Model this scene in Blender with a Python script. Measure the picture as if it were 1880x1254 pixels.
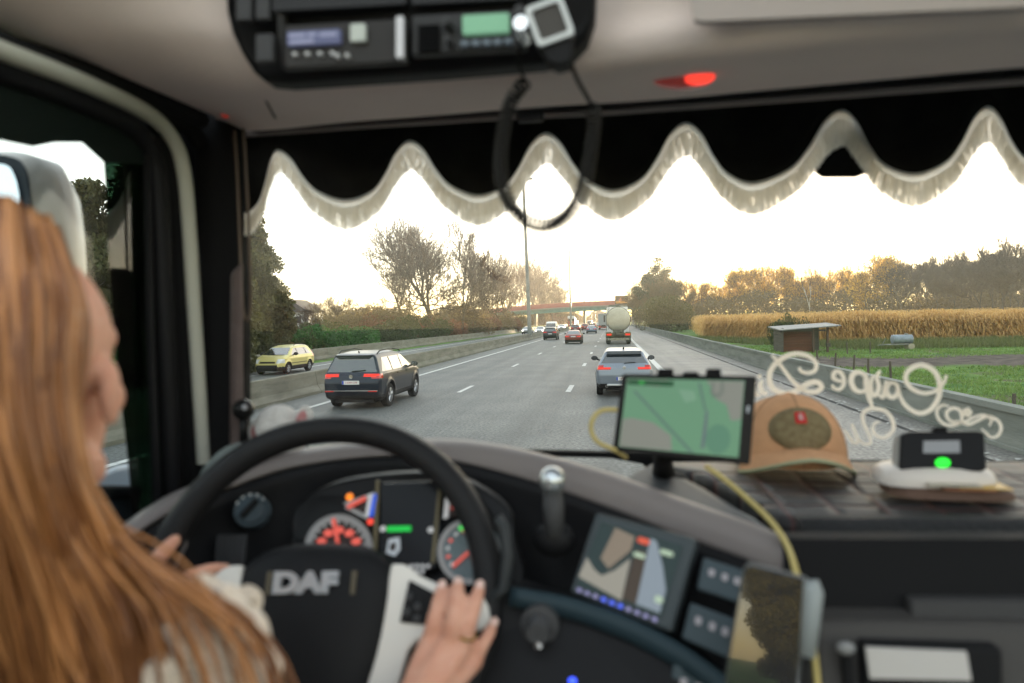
import bpy, bmesh, math, random
import numpy as np
from mathutils import Vector, Matrix, noise as mnoise
C = bpy.context; D = bpy.data
S = C.scene
for o in list(D.objects): D.objects.remove(o)
EXPO = 3.84
# ---------------------------------------------------------------- camera
F = 1253.0; CX, CY = 940.0, 627.0          # focal length and centre in pixels of a 1880 px wide frame
YAW = math.radians(8.35); PITCH = math.atan(37/1253.0); ROLL = math.radians(1.1)
cf = Vector((-math.sin(YAW)*math.cos(PITCH), math.cos(YAW)*math.cos(PITCH), -math.sin(PITCH)))
_r0 = Vector((math.cos(YAW), math.sin(YAW), 0)); _u0 = _r0.cross(cf)
cr = _r0*math.cos(ROLL) - _u0*math.sin(ROLL); cu = _u0*math.cos(ROLL) + _r0*math.sin(ROLL)
EYE = Vector((0, 0, 2.5))
cam = D.cameras.new('camera'); camo = D.objects.new('camera', cam); C.collection.objects.link(camo)
camo.matrix_world = Matrix(((cr.x, cu.x, -cf.x, EYE.x), (cr.y, cu.y, -cf.y, EYE.y), (cr.z, cu.z, -cf.z, EYE.z), (0, 0, 0, 1)))
cam.sensor_width = 36; cam.lens = 36*F/1880; cam.clip_start = 0.02; cam.clip_end = 6000
cam.dof.use_dof = True; cam.dof.focus_distance = 24.0; cam.dof.aperture_fstop = 2.8
S.camera = camo
# ---------------------------------------------------------------- sky, sun, exposure
SUN_EL, SUN_AZ = math.radians(2.4), math.radians(13.9)     # azimuth measured from +Y towards +X
w = D.worlds.new('World'); S.world = w; w.use_nodes = True
nt = w.node_tree; bg = nt.nodes['Background']
sky = nt.nodes.new('ShaderNodeTexSky'); sky.sky_type = 'NISHITA'; sky.sun_disc = False
sky.sun_elevation = SUN_EL; sky.sun_rotation = SUN_AZ; sky.air_density = 1.0; sky.dust_density = .6; sky.ozone_density = 1.0
# gamma evens out the glare of the low-sun sky, standing in for high cloud
hs_ = nt.nodes.new('ShaderNodeHueSaturation'); hs_.inputs['Saturation'].default_value = .95; hs_.inputs['Value'].default_value = .95
gm_ = nt.nodes.new('ShaderNodeGamma'); gm_.inputs[1].default_value = .36; nt.links.new(sky.outputs[0], gm_.inputs[0]); nt.links.new(gm_.outputs[0], hs_.inputs['Color']); nt.links.new(hs_.outputs[0], bg.inputs[0]); bg.inputs[1].default_value = 0.15
sl = D.lights.new('sun', 'SUN'); sl.energy = 2.5; sl.angle = math.radians(1.0); sl.color = (1.0, 0.72, 0.42)
so = D.objects.new('sun', sl); C.collection.objects.link(so)
sdir = Vector((math.sin(SUN_AZ)*math.cos(SUN_EL), math.cos(SUN_AZ)*math.cos(SUN_EL), math.sin(SUN_EL)))
so.rotation_euler = (-sdir).to_track_quat('-Z', 'Y').to_euler(); so.location = (0, 0, 60)
S.view_settings.view_transform = 'Standard'; S.view_settings.look = 'None'; S.view_settings.gamma = 1.0
S.view_settings.exposure = EXPO
S.render.engine = 'CYCLES'; S.cycles.use_denoising = True
S.cycles.max_bounces = 8; S.cycles.transparent_max_bounces = 12; S.cycles.sample_clamp_indirect = 8
S.cycles.caustics_reflective = False; S.cycles.caustics_refractive = False
# ---------------------------------------------------------------- pixel rays -> world points
def ray(px, py): return cf + cr*((px-CX)/F) - cu*((py-CY)/F)
def WY(px, py, Y): d = ray(px, py); return EYE + d*(Y/d.y)
def WX(px, py, X): d = ray(px, py); return EYE + d*(X/d.x)
def WZ(px, py, Z=0.0): d = ray(px, py); return EYE + d*((Z-EYE.z)/d.z)
def WD(px, py, dep): return EYE + ray(px, py)*dep
# ---------------------------------------------------------------- mesh builder
class MB:
    def __init__(s): s.v = []; s.f = []
    def add(s, vs, fs):
        n = len(s.v); s.v += [tuple(p) for p in vs]; s.f += [tuple(n+i for i in f) for f in fs]; return s
    def box(s, c, d, rot=None):
        x, y, z = d[0]/2, d[1]/2, d[2]/2
        vs = [Vector(p) for p in ((-x,-y,-z),(x,-y,-z),(x,y,-z),(-x,y,-z),(-x,-y,z),(x,-y,z),(x,y,z),(-x,y,z))]
        if rot is not None: vs = [rot @ p for p in vs]
        c = Vector(c)
        return s.add([p+c for p in vs], [(0,3,2,1),(4,5,6,7),(0,1,5,4),(1,2,6,5),(2,3,7,6),(3,0,4,7)])
    def tube(s, path, rad, n=8, closed=False, cap=True):
        P = [Vector(p) for p in path]; m = len(P)
        R = rad if hasattr(rad, '__len__') else [rad]*m
        vs = []; ref = None
        for i in range(m):
            a = P[i-1] if (i > 0 or closed) else P[i]; b = P[(i+1) % m] if (i < m-1 or closed) else P[i]
            t = (b-a); t = t.normalized() if t.length > 1e-9 else Vector((0,0,1))
            if ref is None: ref = Vector((0,0,1)) if abs(t.z) < .9 else Vector((1,0,0))
            u = (ref - t*ref.dot(t)); u = u.normalized() if u.length > 1e-6 else t.orthogonal().normalized()
            ref = u; w_ = t.cross(u)
            for k in range(n):
                a_ = 2*math.pi*k/n; vs.append(P[i] + (u*math.cos(a_) + w_*math.sin(a_))*R[i])
        fs = []
        for i in range(m if closed else m-1):
            for k in range(n):
                a0 = i*n+k; a1 = i*n+(k+1) % n; j = (i+1) % m
                fs.append((a0, a1, j*n+(k+1) % n, j*n+k))
        if cap and not closed: fs += [tuple(range(n-1, -1, -1)), tuple((m-1)*n+k for k in range(n))]
        return s.add(vs, fs)
    def prism(s, front, back):
        n = len(front); vs = list(front)+list(back)
        fs = [tuple(range(n)), tuple(range(2*n-1, n-1, -1))] + [(i, n+i, n+(i+1) % n, (i+1) % n) for i in range(n)]
        return s.add(vs, fs)
    def grid(s, rows, closed=False):
        m = len(rows); n = len(rows[0]); vs = [p for r in rows for p in r]; fs = []
        for i in range(m-1):
            for j in range(n if closed else n-1):
                k = (j+1) % n; fs.append((i*n+j, i*n+k, (i+1)*n+k, (i+1)*n+j))
        return s.add(vs, fs)
    def lathe(s, prof, c=(0,0,0), axis='z', n=24, rot=None):
        rows = []
        for r, h in prof:
            row = []
            for k in range(n):
                a = 2*math.pi*k/n; x, y = r*math.cos(a), r*math.sin(a)
                p = Vector((x, y, h)) if axis == 'z' else (Vector((h, x, y)) if axis == 'x' else Vector((x, h, y)))
                if rot is not None: p = rot @ p
                row.append(p+Vector(c))
            rows.append(row)
        return s.grid(rows, closed=True)
    def ball(s, c, r, n=16, m=10, rot=None):
        r = r if hasattr(r, '__len__') else (r, r, r); rows = []
        for i in range(m+1):
            t = math.pi*i/m; row = []
            for k in range(n):
                a = 2*math.pi*k/n
                p = Vector((r[0]*math.sin(t)*math.cos(a), r[1]*math.sin(t)*math.sin(a), r[2]*math.cos(t)))
                if rot is not None: p = rot @ p
                row.append(p+Vector(c))
            rows.append(row)
        return s.grid(rows, closed=True)
def mesh_np(name, v, f):
    me = D.meshes.new(name); v = np.asarray(v, dtype=np.float32); f = np.asarray(f, dtype=np.int32)
    k = f.shape[1]
    me.vertices.add(len(v)); me.vertices.foreach_set('co', v.ravel())
    me.loops.add(f.size); me.loops.foreach_set('vertex_index', f.ravel())
    me.polygons.add(len(f)); me.polygons.foreach_set('loop_start', np.arange(0, f.size, k, dtype=np.int32))
    me.polygons.foreach_set('loop_total', np.full(len(f), k, dtype=np.int32)); me.update(calc_edges=True); return me
def link(o): C.collection.objects.link(o); return o
def wloc(p):
    v = Vector((0,0,0))
    while p is not None: v = v + p.location; p = p.parent
    return v
def fixnormals(me):
    bm = bmesh.new(); bm.from_mesh(me); bmesh.ops.remove_doubles(bm, verts=bm.verts, dist=1e-6)
    bmesh.ops.recalc_face_normals(bm, faces=bm.faces); bm.to_mesh(me); bm.free()
def obj(name, mb, m, parent=None, smooth=False, bevel=0, seg=2, base=None, label=None, solid=0, sub=0, local=False, fix=True):
    """mb is in world space (or in the thing's own space with local=True); becomes ONE mesh object"""
    if isinstance(mb, MB):
        off = wloc(parent) if (parent is not None and not local) else Vector((0,0,0))
        if parent is None and base is None and not local:
            a = np.array(mb.v); base = Vector(((a[:,0].min()+a[:,0].max())/2, (a[:,1].min()+a[:,1].max())/2, a[:,2].min()))
        if parent is None and base is not None: off = Vector(base)
        me = D.meshes.new(name); me.from_pydata([(p[0]-off.x, p[1]-off.y, p[2]-off.z) for p in mb.v], [], mb.f)
        if fix and len(mb.f) < 20000: fixnormals(me)
    else: me = mb; off = Vector(base) if base is not None else Vector((0,0,0))
    o = link(D.objects.new(name, me)); o.parent = parent
    if parent is None: o.location = off
    for mm in (m if isinstance(m, (list, tuple)) else [m]): me.materials.append(mm)
    if smooth:
        me.polygons.foreach_set('use_smooth', np.ones(len(me.polygons), dtype=bool))
        if smooth != 'all':
            try: me.set_sharp_from_angle(angle=math.radians(40))
            except Exception: pass
    if sub: q = o.modifiers.new('sub', 'SUBSURF'); q.levels = sub; q.render_levels = sub
    if solid: q = o.modifiers.new('solid', 'SOLIDIFY'); q.thickness = solid; q.offset = -1
    if bevel: q = o.modifiers.new('bev', 'BEVEL'); q.width = bevel; q.segments = seg; q.limit_method = 'ANGLE'; q.angle_limit = math.radians(35)
    if label: o['label'] = label
    return o
def tag(o, label=None, cat=None, group=None, kind=None):
    if label: o['label'] = label
    if cat: o['category'] = cat
    if group: o['group'] = group
    if kind: o['kind'] = kind
    return o
def thing(name, loc, label, cat, group=None, rz=0):
    o = link(D.objects.new(name, None)); o.location = loc; o.rotation_euler = (0, 0, rz); o.empty_display_size = .1
    return tag(o, label, cat, group)
def kids(o): return [c for c in D.objects if c.parent == o]
def copy_tree(o, parent=None, ch=None):
    c = o.copy(); link(c); c.parent = parent
    for k in kids(o): copy_tree(k, c)
    return c
def cr_interp(P, n):
    """Catmull-Rom through points (tuples), n samples per span"""
    P = [np.array(p, float) for p in P]; out = []
    for i in range(len(P)-1):
        a = P[i-1] if i > 0 else 2*P[0]-P[1]; b = P[i]; c = P[i+1]; d = P[i+2] if i+2 < len(P) else 2*P[-1]-P[-2]
        for k in range(n):
            t = k/n; out.append(.5*((2*b)+(c-a)*t+(2*a-5*b+4*c-d)*t*t+(3*b-a-3*c+d)*t**3))
    out.append(P[-1]); return out
def tovec(L): return [Vector(p) for p in L]
def patch(cols, nu=6, nv=6):
    """rows of control points (px,py,Y) -> smooth grid of world points"""
    rows = [cr_interp([tuple(WY(*p)) for p in r], nu) for r in cols]
    res = []
    for j in range(len(rows[0])):
        res.append(cr_interp([tuple(r[j]) for r in rows], nv))
    return [[Vector(res[j][i]) for j in range(len(res))] for i in range(len(res[0]))]
def rrect(x0, y0, x1, y1, r, n=5):
    out = []
    for cx_, cy_, a0 in ((x1-r, y0+r, -90), (x1-r, y1-r, 0), (x0+r, y1-r, 90), (x0+r, y0+r, 180)):
        for k in range(n+1):
            a = math.radians(a0+90*k/n); out.append((cx_+r*math.cos(a), cy_+r*math.sin(a)))
    return out
def quadmap(q, uv):
    """q: 4 points TL,TR,BR,BL; uv in 0..1"""
    u, v = uv; a = q[0]*(1-u)+q[1]*u; b = q[3]*(1-u)+q[2]*u
    return a*(1-v)+b*v
def qpanel(q, uvs, thick, lift=0.0):
    """polygon given in the uv frame of quad q, front lifted towards the viewer side, with real thickness behind"""
    n = (q[1]-q[0]).cross(q[3]-q[0]).normalized()
    if n.dot(EYE-q[0]) < 0: n = -n
    fr = [quadmap(q, p)+n*lift for p in uvs]; bk = [p-n*thick for p in fr]
    return MB().prism(fr, bk)
def slab(pts, Y, thick, inward=None):
    """outline in pixels at forward distance Y (or per point), extruded away along +Y"""
    fr = [WY(p[0], p[1], p[2] if len(p) > 2 else Y) for p in pts]
    return MB().prism(fr, [p+Vector((0, thick, 0)) for p in fr])
# ---------------------------------------------------------------- materials
MATS = {}
def mat(name, col, rough=.6, metal=0.0, var=0.0, vscale=8.0, bump=0.0, bscale=40.0, coat=0.0, emit=None, estr=0.0, col2=None, spec=.12, trans=0.0, stretch=None, sheen=0.0):
    m = D.materials.new(name); m.use_nodes = True; nt = m.node_tree; b = nt.nodes['Principled BSDF']; MATS[name] = m
    b.inputs['Base Color'].default_value = (*col, 1); b.inputs['Roughness'].default_value = rough; b.inputs['Metallic'].default_value = metal
    b.inputs['Coat Weight'].default_value = coat; b.inputs['Specular IOR Level'].default_value = spec; b.inputs['Coat Roughness'].default_value = .05
    if sheen: b.inputs['Sheen Weight'].default_value = sheen
    if trans: b.inputs['Transmission Weight'].default_value = trans
    if emit: b.inputs['Emission Color'].default_value = (*emit, 1); b.inputs['Emission Strength'].default_value = estr*1.7/2**EXPO
    tc = nt.nodes.new('ShaderNodeTexCoord'); mp = nt.nodes.new('ShaderNodeMapping'); nt.links.new(tc.outputs['Object'], mp.inputs[0])
    if stretch: mp.inputs['Scale'].default_value = stretch
    if var or col2:
        n = nt.nodes.new('ShaderNodeTexNoise'); n.inputs['Scale'].default_value = vscale; n.inputs['Detail'].default_value = 6; n.inputs['Roughness'].default_value = .65
        nt.links.new(mp.outputs[0], n.inputs[0])
        rp = nt.nodes.new('ShaderNodeValToRGB'); rp.color_ramp.elements[0].position = .35; rp.color_ramp.elements[1].position = .65
        c2 = col2 if col2 else tuple(min(1, c*(1+var)) for c in col); c1 = col if col2 else tuple(c*(1-var) for c in col)
        rp.color_ramp.elements[0].color = (*c1, 1); rp.color_ramp.elements[1].color = (*c2, 1)
        nt.links.new(n.outputs[0], rp.inputs[0]); nt.links.new(rp.outputs[0], b.inputs['Base Color'])
    if bump:
        n2 = nt.nodes.new('ShaderNodeTexNoise'); n2.inputs['Scale'].default_value = bscale; n2.inputs['Detail'].default_value = 4
        nt.links.new(mp.outputs[0], n2.inputs[0]); bp = nt.nodes.new('ShaderNodeBump'); bp.inputs['Strength'].default_value = bump; bp.inputs['Distance'].default_value = .02
        nt.links.new(n2.outputs[0], bp.inputs['Height']); nt.links.new(bp.outputs[0], b.inputs['Normal'])
    return m
def leafmat(name, col, col2, tr=.45, vscale=1.5):
    m = D.materials.new(name); m.use_nodes = True; nt = m.node_tree; out = nt.nodes['Material Output']; b = nt.nodes['Principled BSDF']
    b.inputs['Roughness'].default_value = .6; b.inputs['Specular IOR Level'].default_value = .25
    geo = nt.nodes.new('ShaderNodeNewGeometry'); rp = nt.nodes.new('ShaderNodeValToRGB')
    rp.color_ramp.elements[0].color = (*col, 1); rp.color_ramp.elements[1].color = (*col2, 1)
    tc = nt.nodes.new('ShaderNodeTexCoord'); n = nt.nodes.new('ShaderNodeTexNoise'); n.inputs['Scale'].default_value = vscale
    nt.links.new(tc.outputs['Object'], n.inputs[0])
    ad = nt.nodes.new('ShaderNodeMath'); ad.operation = 'MULTIPLY_ADD'; ad.inputs[1].default_value = .6; ad.inputs[2].default_value = 0
    nt.links.new(geo.outputs['Random Per Island'], ad.inputs[0])
    a2 = nt.nodes.new('ShaderNodeMath'); a2.operation = 'MULTIPLY_ADD'; a2.inputs[1].default_value = .5
    nt.links.new(n.outputs[0], a2.inputs[0]); nt.links.new(ad.outputs[0], a2.inputs[2]); nt.links.new(a2.outputs[0], rp.inputs[0])
    nt.links.new(rp.outputs[0], b.inputs['Base Color'])
    t = nt.nodes.new('ShaderNodeBsdfTranslucent'); nt.links.new(rp.outputs[0], t.inputs[0])
    mx = nt.nodes.new('ShaderNodeMixShader'); mx.inputs[0].default_value = tr
    nt.links.new(b.outputs[0], mx.inputs[1]); nt.links.new(t.outputs[0], mx.inputs[2]); nt.links.new(mx.outputs[0], out.inputs[0]); return m
def glassmat(name, tint, refl=.05, rough=.02):
    m = D.materials.new(name); m.use_nodes = True; nt = m.node_tree; out = nt.nodes['Material Output']; nt.nodes.remove(nt.nodes['Principled BSDF'])
    t = nt.nodes.new('ShaderNodeBsdfTransparent'); t.inputs[0].default_value = (*tint, 1)
    g = nt.nodes.new('ShaderNodeBsdfGlossy'); g.inputs['Roughness'].default_value = rough; g.inputs[0].default_value = (1, 1, 1, 1)
    lw = nt.nodes.new('ShaderNodeLayerWeight'); lw.inputs[0].default_value = .15
    mu = nt.nodes.new('ShaderNodeMath'); mu.operation = 'MULTIPLY_ADD'; mu.inputs[1].default_value = .5; mu.inputs[2].default_value = refl; mu.use_clamp = True
    nt.links.new(lw.outputs['Fresnel'], mu.inputs[0])
    mx = nt.nodes.new('ShaderNodeMixShader'); nt.links.new(mu.outputs[0], mx.inputs[0])
    nt.links.new(t.outputs[0], mx.inputs[1]); nt.links.new(g.outputs[0], mx.inputs[2]); nt.links.new(mx.outputs[0], out.inputs[0]); return m
def emat(name, col, s, rough=.3):
    return mat(name, tuple(c*.4 for c in col), rough, emit=col, estr=s)
# ================================================================ SETTING
def ground_mat():
    m = D.materials.new('ground'); m.use_nodes = True; nt = m.node_tree; b = nt.nodes['Principled BSDF']; L = nt.links
    b.inputs['Roughness'].default_value = .95; b.inputs['Specular IOR Level'].default_value = .1
    tc = nt.nodes.new('ShaderNodeTexCoord'); sp = nt.nodes.new('ShaderNodeSeparateXYZ'); L.new(tc.outputs['Object'], sp.inputs[0])
    def noise(s, d=5):
        n = nt.nodes.new('ShaderNodeTexNoise'); n.inputs['Scale'].default_value = s; n.inputs['Detail'].default_value = d; L.new(tc.outputs['Object'], n.inputs[0]); return n
    def ramp(src, p0, c0, p1, c1):
        r = nt.nodes.new('ShaderNodeValToRGB'); r.color_ramp.elements[0].position = p0; r.color_ramp.elements[0].color = (*c0, 1)
        r.color_ramp.elements[1].position = p1; r.color_ramp.elements[1].color = (*c1, 1); L.new(src, r.inputs[0]); return r
    def mix(fac, a, b_):
        x = nt.nodes.new('ShaderNodeMixRGB'); L.new(fac, x.inputs[0]); L.new(a, x.inputs[1]); L.new(b_, x.inputs[2]); return x.outputs[0]
    g = ramp(noise(.9, 8).outputs[0], .38, (.035, .095, .018), .6, (.12, .21, .045))
    br = ramp(noise(2.2, 6).outputs[0], .4, (.055, .04, .028), .65, (.12, .09, .06))
    patchy = ramp(noise(.35, 6).outputs[0], .52, (0, 0, 0), .6, (.8, .8, .8))
    base = mix(patchy.outputs[0], g.outputs[0], br.outputs[0])
    def step(v, a, b_):
        q = nt.nodes.new('ShaderNodeMapRange'); q.interpolation_type = 'SMOOTHSTEP'; q.inputs[1].default_value = a; q.inputs[2].default_value = b_; L.new(v, q.inputs[0]); return q.outputs[0]
    wv = nt.nodes.new('ShaderNodeMath'); wv.operation = 'MULTIPLY_ADD'; wv.inputs[1].default_value = 9; L.new(noise(.12, 3).outputs[0], wv.inputs[0]); L.new(sp.outputs['Y'], wv.inputs[2])
    def mul(a, b_):
        q = nt.nodes.new('ShaderNodeMath'); q.operation = 'MULTIPLY'; L.new(a, q.inputs[0]); L.new(b_, q.inputs[1]); return q.outputs[0]
    mud = mul(mul(step(wv.outputs[0], 39, 41), step(wv.outputs[0], 50.5, 48)), step(sp.outputs['X'], 8.6, 10))
    mudc = ramp(noise(1.6, 8).outputs[0], .4, (.045, .036, .03), .65, (.12, .10, .085))
    out = mix(mud, base, mudc.outputs[0]); L.new(out, b.inputs['Base Color'])
    bp = nt.nodes.new('ShaderNodeBump'); bp.inputs['Strength'].default_value = .9; bp.inputs['Distance'].default_value = .12
    L.new(noise(5, 8).outputs[0], bp.inputs['Height']); L.new(bp.outputs[0], b.inputs['Normal']); return m
def asphalt(name, c1, c2, streak=.22):
    m = D.materials.new(name); m.use_nodes = True; nt = m.node_tree; b = nt.nodes['Principled BSDF']; L = nt.links
    b.inputs['Roughness'].default_value = .62; b.inputs['Specular IOR Level'].default_value = .35
    tc = nt.nodes.new('ShaderNodeTexCoord')
    def noise(s, sc=None, d=6):
        mp = nt.nodes.new('ShaderNodeMapping'); L.new(tc.outputs['Object'], mp.inputs[0])
        if sc: mp.inputs['Scale'].default_value = sc
        n = nt.nodes.new('ShaderNodeTexNoise'); n.inputs['Scale'].default_value = s; n.inputs['Detail'].default_value = d; L.new(mp.outputs[0], n.inputs[0]); return n.outputs[0]
    def ramp(src, p0, c0, p1, c1):
        r = nt.nodes.new('ShaderNodeValToRGB'); r.color_ramp.elements[0].position = p0; r.color_ramp.elements[0].color = (*c0, 1)
        r.color_ramp.elements[1].position = p1; r.color_ramp.elements[1].color = (*c1, 1); L.new(src, r.inputs[0]); return r.outputs[0]
    a = ramp(noise(1.0, (1.3, .04, 1)), .35, c1, .65, c2)                  # long streaks along the lanes
    sp = ramp(noise(14, None, 5), .32, (.35, .35, .35), .68, (1.7, 1.7, 1.7))   # aggregate
    pt = ramp(noise(.5, None, 7), .4, (.85, .85, .85), .62, (1.12, 1.1, 1.08))
    def mul(x, y):
        q = nt.nodes.new('ShaderNodeMixRGB'); q.blend_type = 'MULTIPLY'; q.inputs[0].default_value = 1; L.new(x, q.inputs[1]); L.new(y, q.inputs[2]); return q.outputs[0]
    L.new(mul(mul(a, sp), pt), b.inputs['Base Color'])
    bp = nt.nodes.new('ShaderNodeBump'); bp.inputs['Strength'].default_value = .35; bp.inputs['Distance'].default_value = .01
    L.new(noise(60, None, 2), bp.inputs['Height']); L.new(bp.outputs[0], b.inputs['Normal']); return m
def gh(x, y):
    h = -.03
    if x > 8: h += min(1, (x-8)/30)*max(0, min(1, (y-70)/90))*.9 + .05*math.sin(x*.7)*math.sin(y*.3)
    if x < -21: h += min(1, (-21-x)/6)*.5
    return h
xs = [-2500,-1200,-600,-300,-150,-90,-60,-45,-35,-30,-27,-25,-23,-21.6,-16,-11,-5,0,4,7.1]+[8+1.2*i for i in range(30)]+[48,55,65,80,100,150,300,600,1200,2500]
ys = [-300,-100,-30,0,8]+[12+2.2*i for i in range(32)]+[90+12*i for i in range(14)]+[300,400,600,900,1500,3000,5000]
obj('ground', MB().grid([[Vector((x, y, gh(x, y))) for x in xs] for y in ys]), ground_mat(), smooth='all', base=(0,0,0))['kind'] = 'structure'
A1 = asphalt('asphalt', (.060, .065, .063), (.096, .101, .096)); A2 = asphalt('shoulder_asphalt_glint', (.115, .112, .104), (.162, .156, .144))  # shoulder lighter and warmer: sun glint put into its colour
def sheet(name, x0, x1, y0, y1, z, m, n=1, kind='structure'):
    o = obj(name, MB().grid([[Vector((x0, y, z)), Vector((x1, y, z))] for y in np.linspace(y0, y1, n+1)]), m, base=(0,0,0)); o['kind'] = kind; return o
sheet('road', -10.62, 2.5, -60, 1100, 0.0, A1); sheet('hard_shoulder', 2.5, 7.05, -60, 1100, -.002, A2)
sheet('opposite_road', -20.8, -11.45, -60, 1100, 0.0, A1)
PAINT = mat('road_paint', (.45, .45, .43), .6, var=.25, vscale=6)
mk = MB()
def strip(x0, x1, y0, y1, z=.005): mk.add([(x0,y0,z),(x1,y0,z),(x1,y1,z),(x0,y1,z)], [(0,1,2,3)])
strip(-9.24, -9.04, -40, 1000); strip(2.2, 2.5, -40, 1000, .006); strip(-18.1, -17.9, -40, 1000); strip(-12.0,-11.85,-40,1000)
for k in range(-1, 45):
    y = 25.0+13.35*k; strip(-5.53, -5.37, y-1.25, y+1.25); strip(-1.64, -1.46, y-1.25, y+1.25); strip(-14.6, -14.45, y-1.25, y+1.25)
obj('road_markings', mk, PAINT, base=(0,0,0))['kind'] = 'structure'
sm = MB(); rnd = random.Random(4); pts = []
for k in range(160): pts.append((-1.62+.05*rnd.uniform(-1, 1), 4+k*.8))
for a, b in zip(pts, pts[1:]): sm.add([(a[0]-.012, a[1], .004), (a[0]+.012, a[1], .004), (b[0]+.012, b[1], .004), (b[0]-.012, b[1], .004)], [(0,1,2,3)])
obj('road_seam', sm, mat('seam', (.17, .17, .16), .8), base=(0,0,0))['kind'] = 'structure'
# gutter with litter beside the right barrier
gm = MB()
for k in range(700):
    y = rnd.uniform(12, 120); x = 6.45+rnd.gauss(0, .16); s_ = rnd.uniform(.02, .07)
    gm.add([(x-s_, y-s_*2, .006), (x+s_, y-s_, .02), (x+s_*.5, y+s_*2, .008)], [(0,1,2)])
obj('gutter_grit', gm, mat('grit', (.4, .4, .38), .8), base=(0,0,0), fix=False)['kind'] = 'stuff'
sheet('gutter', 6.2, 6.34, -40, 900, .003, mat('gutter', (.035, .035, .035), .8))
CONC = mat('concrete', (.12, .115, .09), .85, col2=(.20, .19, .155), vscale=1.6, bump=.4, bscale=12, stretch=(1, .35, 2.2))
CONCR = mat('concrete_green', (.115, .125, .11), .85, col2=(.19, .20, .18), vscale=1.3, bump=.4, bscale=12, stretch=(1, .3, 2.5))
def barrier(name, x, y0, y1, side, h, label, m, flat=False, cat='barrier'):
    prof = [(-.32,-.05),(-.32,.08),(-.18,.28),(-.1,h-.02),(-.08,h),(.08,h),(.1,h-.02),(.18,.28),(.32,.08),(.32,-.05)] if not flat else [(-.12,-.05),(-.12,.06),(-.08,.07),(-.08,h-.12),(-.13,h-.12),(-.13,h),(.12,h),(.12,-.05)]
    rows = []; y = y0
    while y < y1:
        for yy, s_ in ((y, 1), (y+5.97, 1), (y+5.975, .93), (y+5.995, .93)):
            rows.append([Vector((x+p[0]*s_, yy, p[1]*(s_*.5+.5) if p[1] > 0 else p[1])) for p in prof])
        y += 6.0
    o = obj(name, MB().grid(rows), m, base=(x, (y0+y1)/2, 0)); return tag(o, label, cat)
barrier('concrete_barrier', -11.03, -30, 900, 1, .8, 'long concrete median barrier between the two carriageways, left of the lanes', CONC)
barrier('concrete_barrier', -21.0, -30, 900, 1, .8, 'far concrete barrier along the outer edge of the opposite carriageway, below the hedges', CONC)
barrier('concrete_barrier', 7.2, -30, 262, 1, .8, 'smooth grey green concrete barrier between the hard shoulder and the field', CONCR, True)
# ---------------------------------------------------------------- lamps
GALV = mat('galvanised', (.17, .18, .17), .5, metal=.3, var=.15, vscale=2)
def lamp():
    t = thing('street_lamp', (0,0,0), 'x', 'street lamp', 'tall twin arm lamps along the median')
    obj('pole', MB().tube([(0,0,.6),(0,0,1.6),(0,0,1.7),(0,0,21.6)], [.30,.29,.27,.17], 12), GALV, t, smooth=True, local=True)
    obj('base_sleeve', MB().lathe([(.02,.55),(.27,.55),(.27,1.0),(.22,1.05),(.02,1.05)], n=14), mat('sleeve', (.55,.55,.52), .7), t, local=True)
    for s_ in (-1, 1):
        obj('arm', MB().tube([(0,0,21.3),(s_*.5,0,21.55),(s_*.75,0,21.6)], .05, 8), GALV, t, local=True)
        m_ = MB().tube([(s_*.7,0,21.6),(s_*.85,0,21.62),(s_*1.15,0,21.62),(s_*1.35,0,21.6)], [.05,.13,.14,.05], 8); obj('lamp_head', m_, GALV, t, local=True)
    return t
proto = lamp(); place = ['nearest and tallest lamp pole, rising out of the median barrier behind the coiled cord', 'second lamp pole along the median, its twin arms clear of the trees', 'third lamp pole along the median, thin against the pale sky', 'fourth lamp pole, a faint line above the bridge', 'fifth and farthest lamp pole, faint above the bridge railing']
for i in range(5):
    o = proto if i == 0 else copy_tree(proto); o.location = (-11.03, 92+95*i, 0); o['label'] = place[i]; o.rotation_euler = (0, -.024 if i == 0 else -.008, 0)
# ---------------------------------------------------------------- bridge
TEAL = mat('teal_paint', (.12, .26, .24), .6, var=.2, vscale=.5); RED = mat('red_rail', (.30, .085, .075), .6, var=.15, vscale=.6)
br = thing('road_bridge', (-14, 280, 0), 'low arched overpass with a teal girder and red railing crossing the motorway', 'bridge')
def bz(x): return 8.15 - .00072*(x-6)**2
bx_ = [-75+3*i for i in range(38)]
def beam(x0, x1, d0, d1, y0, y1):
    rows = []
    for x in [q for q in bx_ if x0 <= q <= x1]:
        z = bz(x); rows.append([Vector((x,y0,z+d0)), Vector((x,y1,z+d0)), Vector((x,y1,z+d1)), Vector((x,y0,z+d1))])
    m_ = MB().grid(rows, closed=True); n = len(m_.v); m_.f += [(3,2,1,0), (n-4,n-3,n-2,n-1)]; return m_
obj('girder', beam(-75, 40, -1.75, -.35, 276, 286), TEAL, br); obj('deck', beam(-75, 40, -.34, .1, 275, 287), mat('deck_edge', (.22,.23,.21), .7), br)
for yy in (275.2, 286.6):
    rl = beam(-75, 40, .2, 1.8, yy, yy+.04)
    for x in [q/1.0 for q in range(-75, 36, 2)]: rl.box((x, yy, bz(x)+.92), (.16, .12, 1.85))
    for k in (.3, .55, 1.85):
        r2 = beam(-75, 40, k, k+.1, yy-.02, yy+.06); rl.add(r2.v, r2.f)
    obj('railing', rl, RED, br)
for x in (-31, -11.0): obj('pier', MB().box((x, 281, 3.1), (.9, 6, 6.6)), CONC, br)
for x in (8.6, 11.0): obj('pier', MB().box((x, 281, 3.1), (.8, 7, 6.6)), CONC, br)
ABM = mat('abutment', (.10, .09, .075), .9, var=.3, vscale=.7)
for q_ in (MB().box((26, 281, 2.9), (20, 12, 6.4)), MB().box((-62, 281, 2.2), (30, 12, 6))): obj('abutment', q_, ABM, br)
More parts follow.
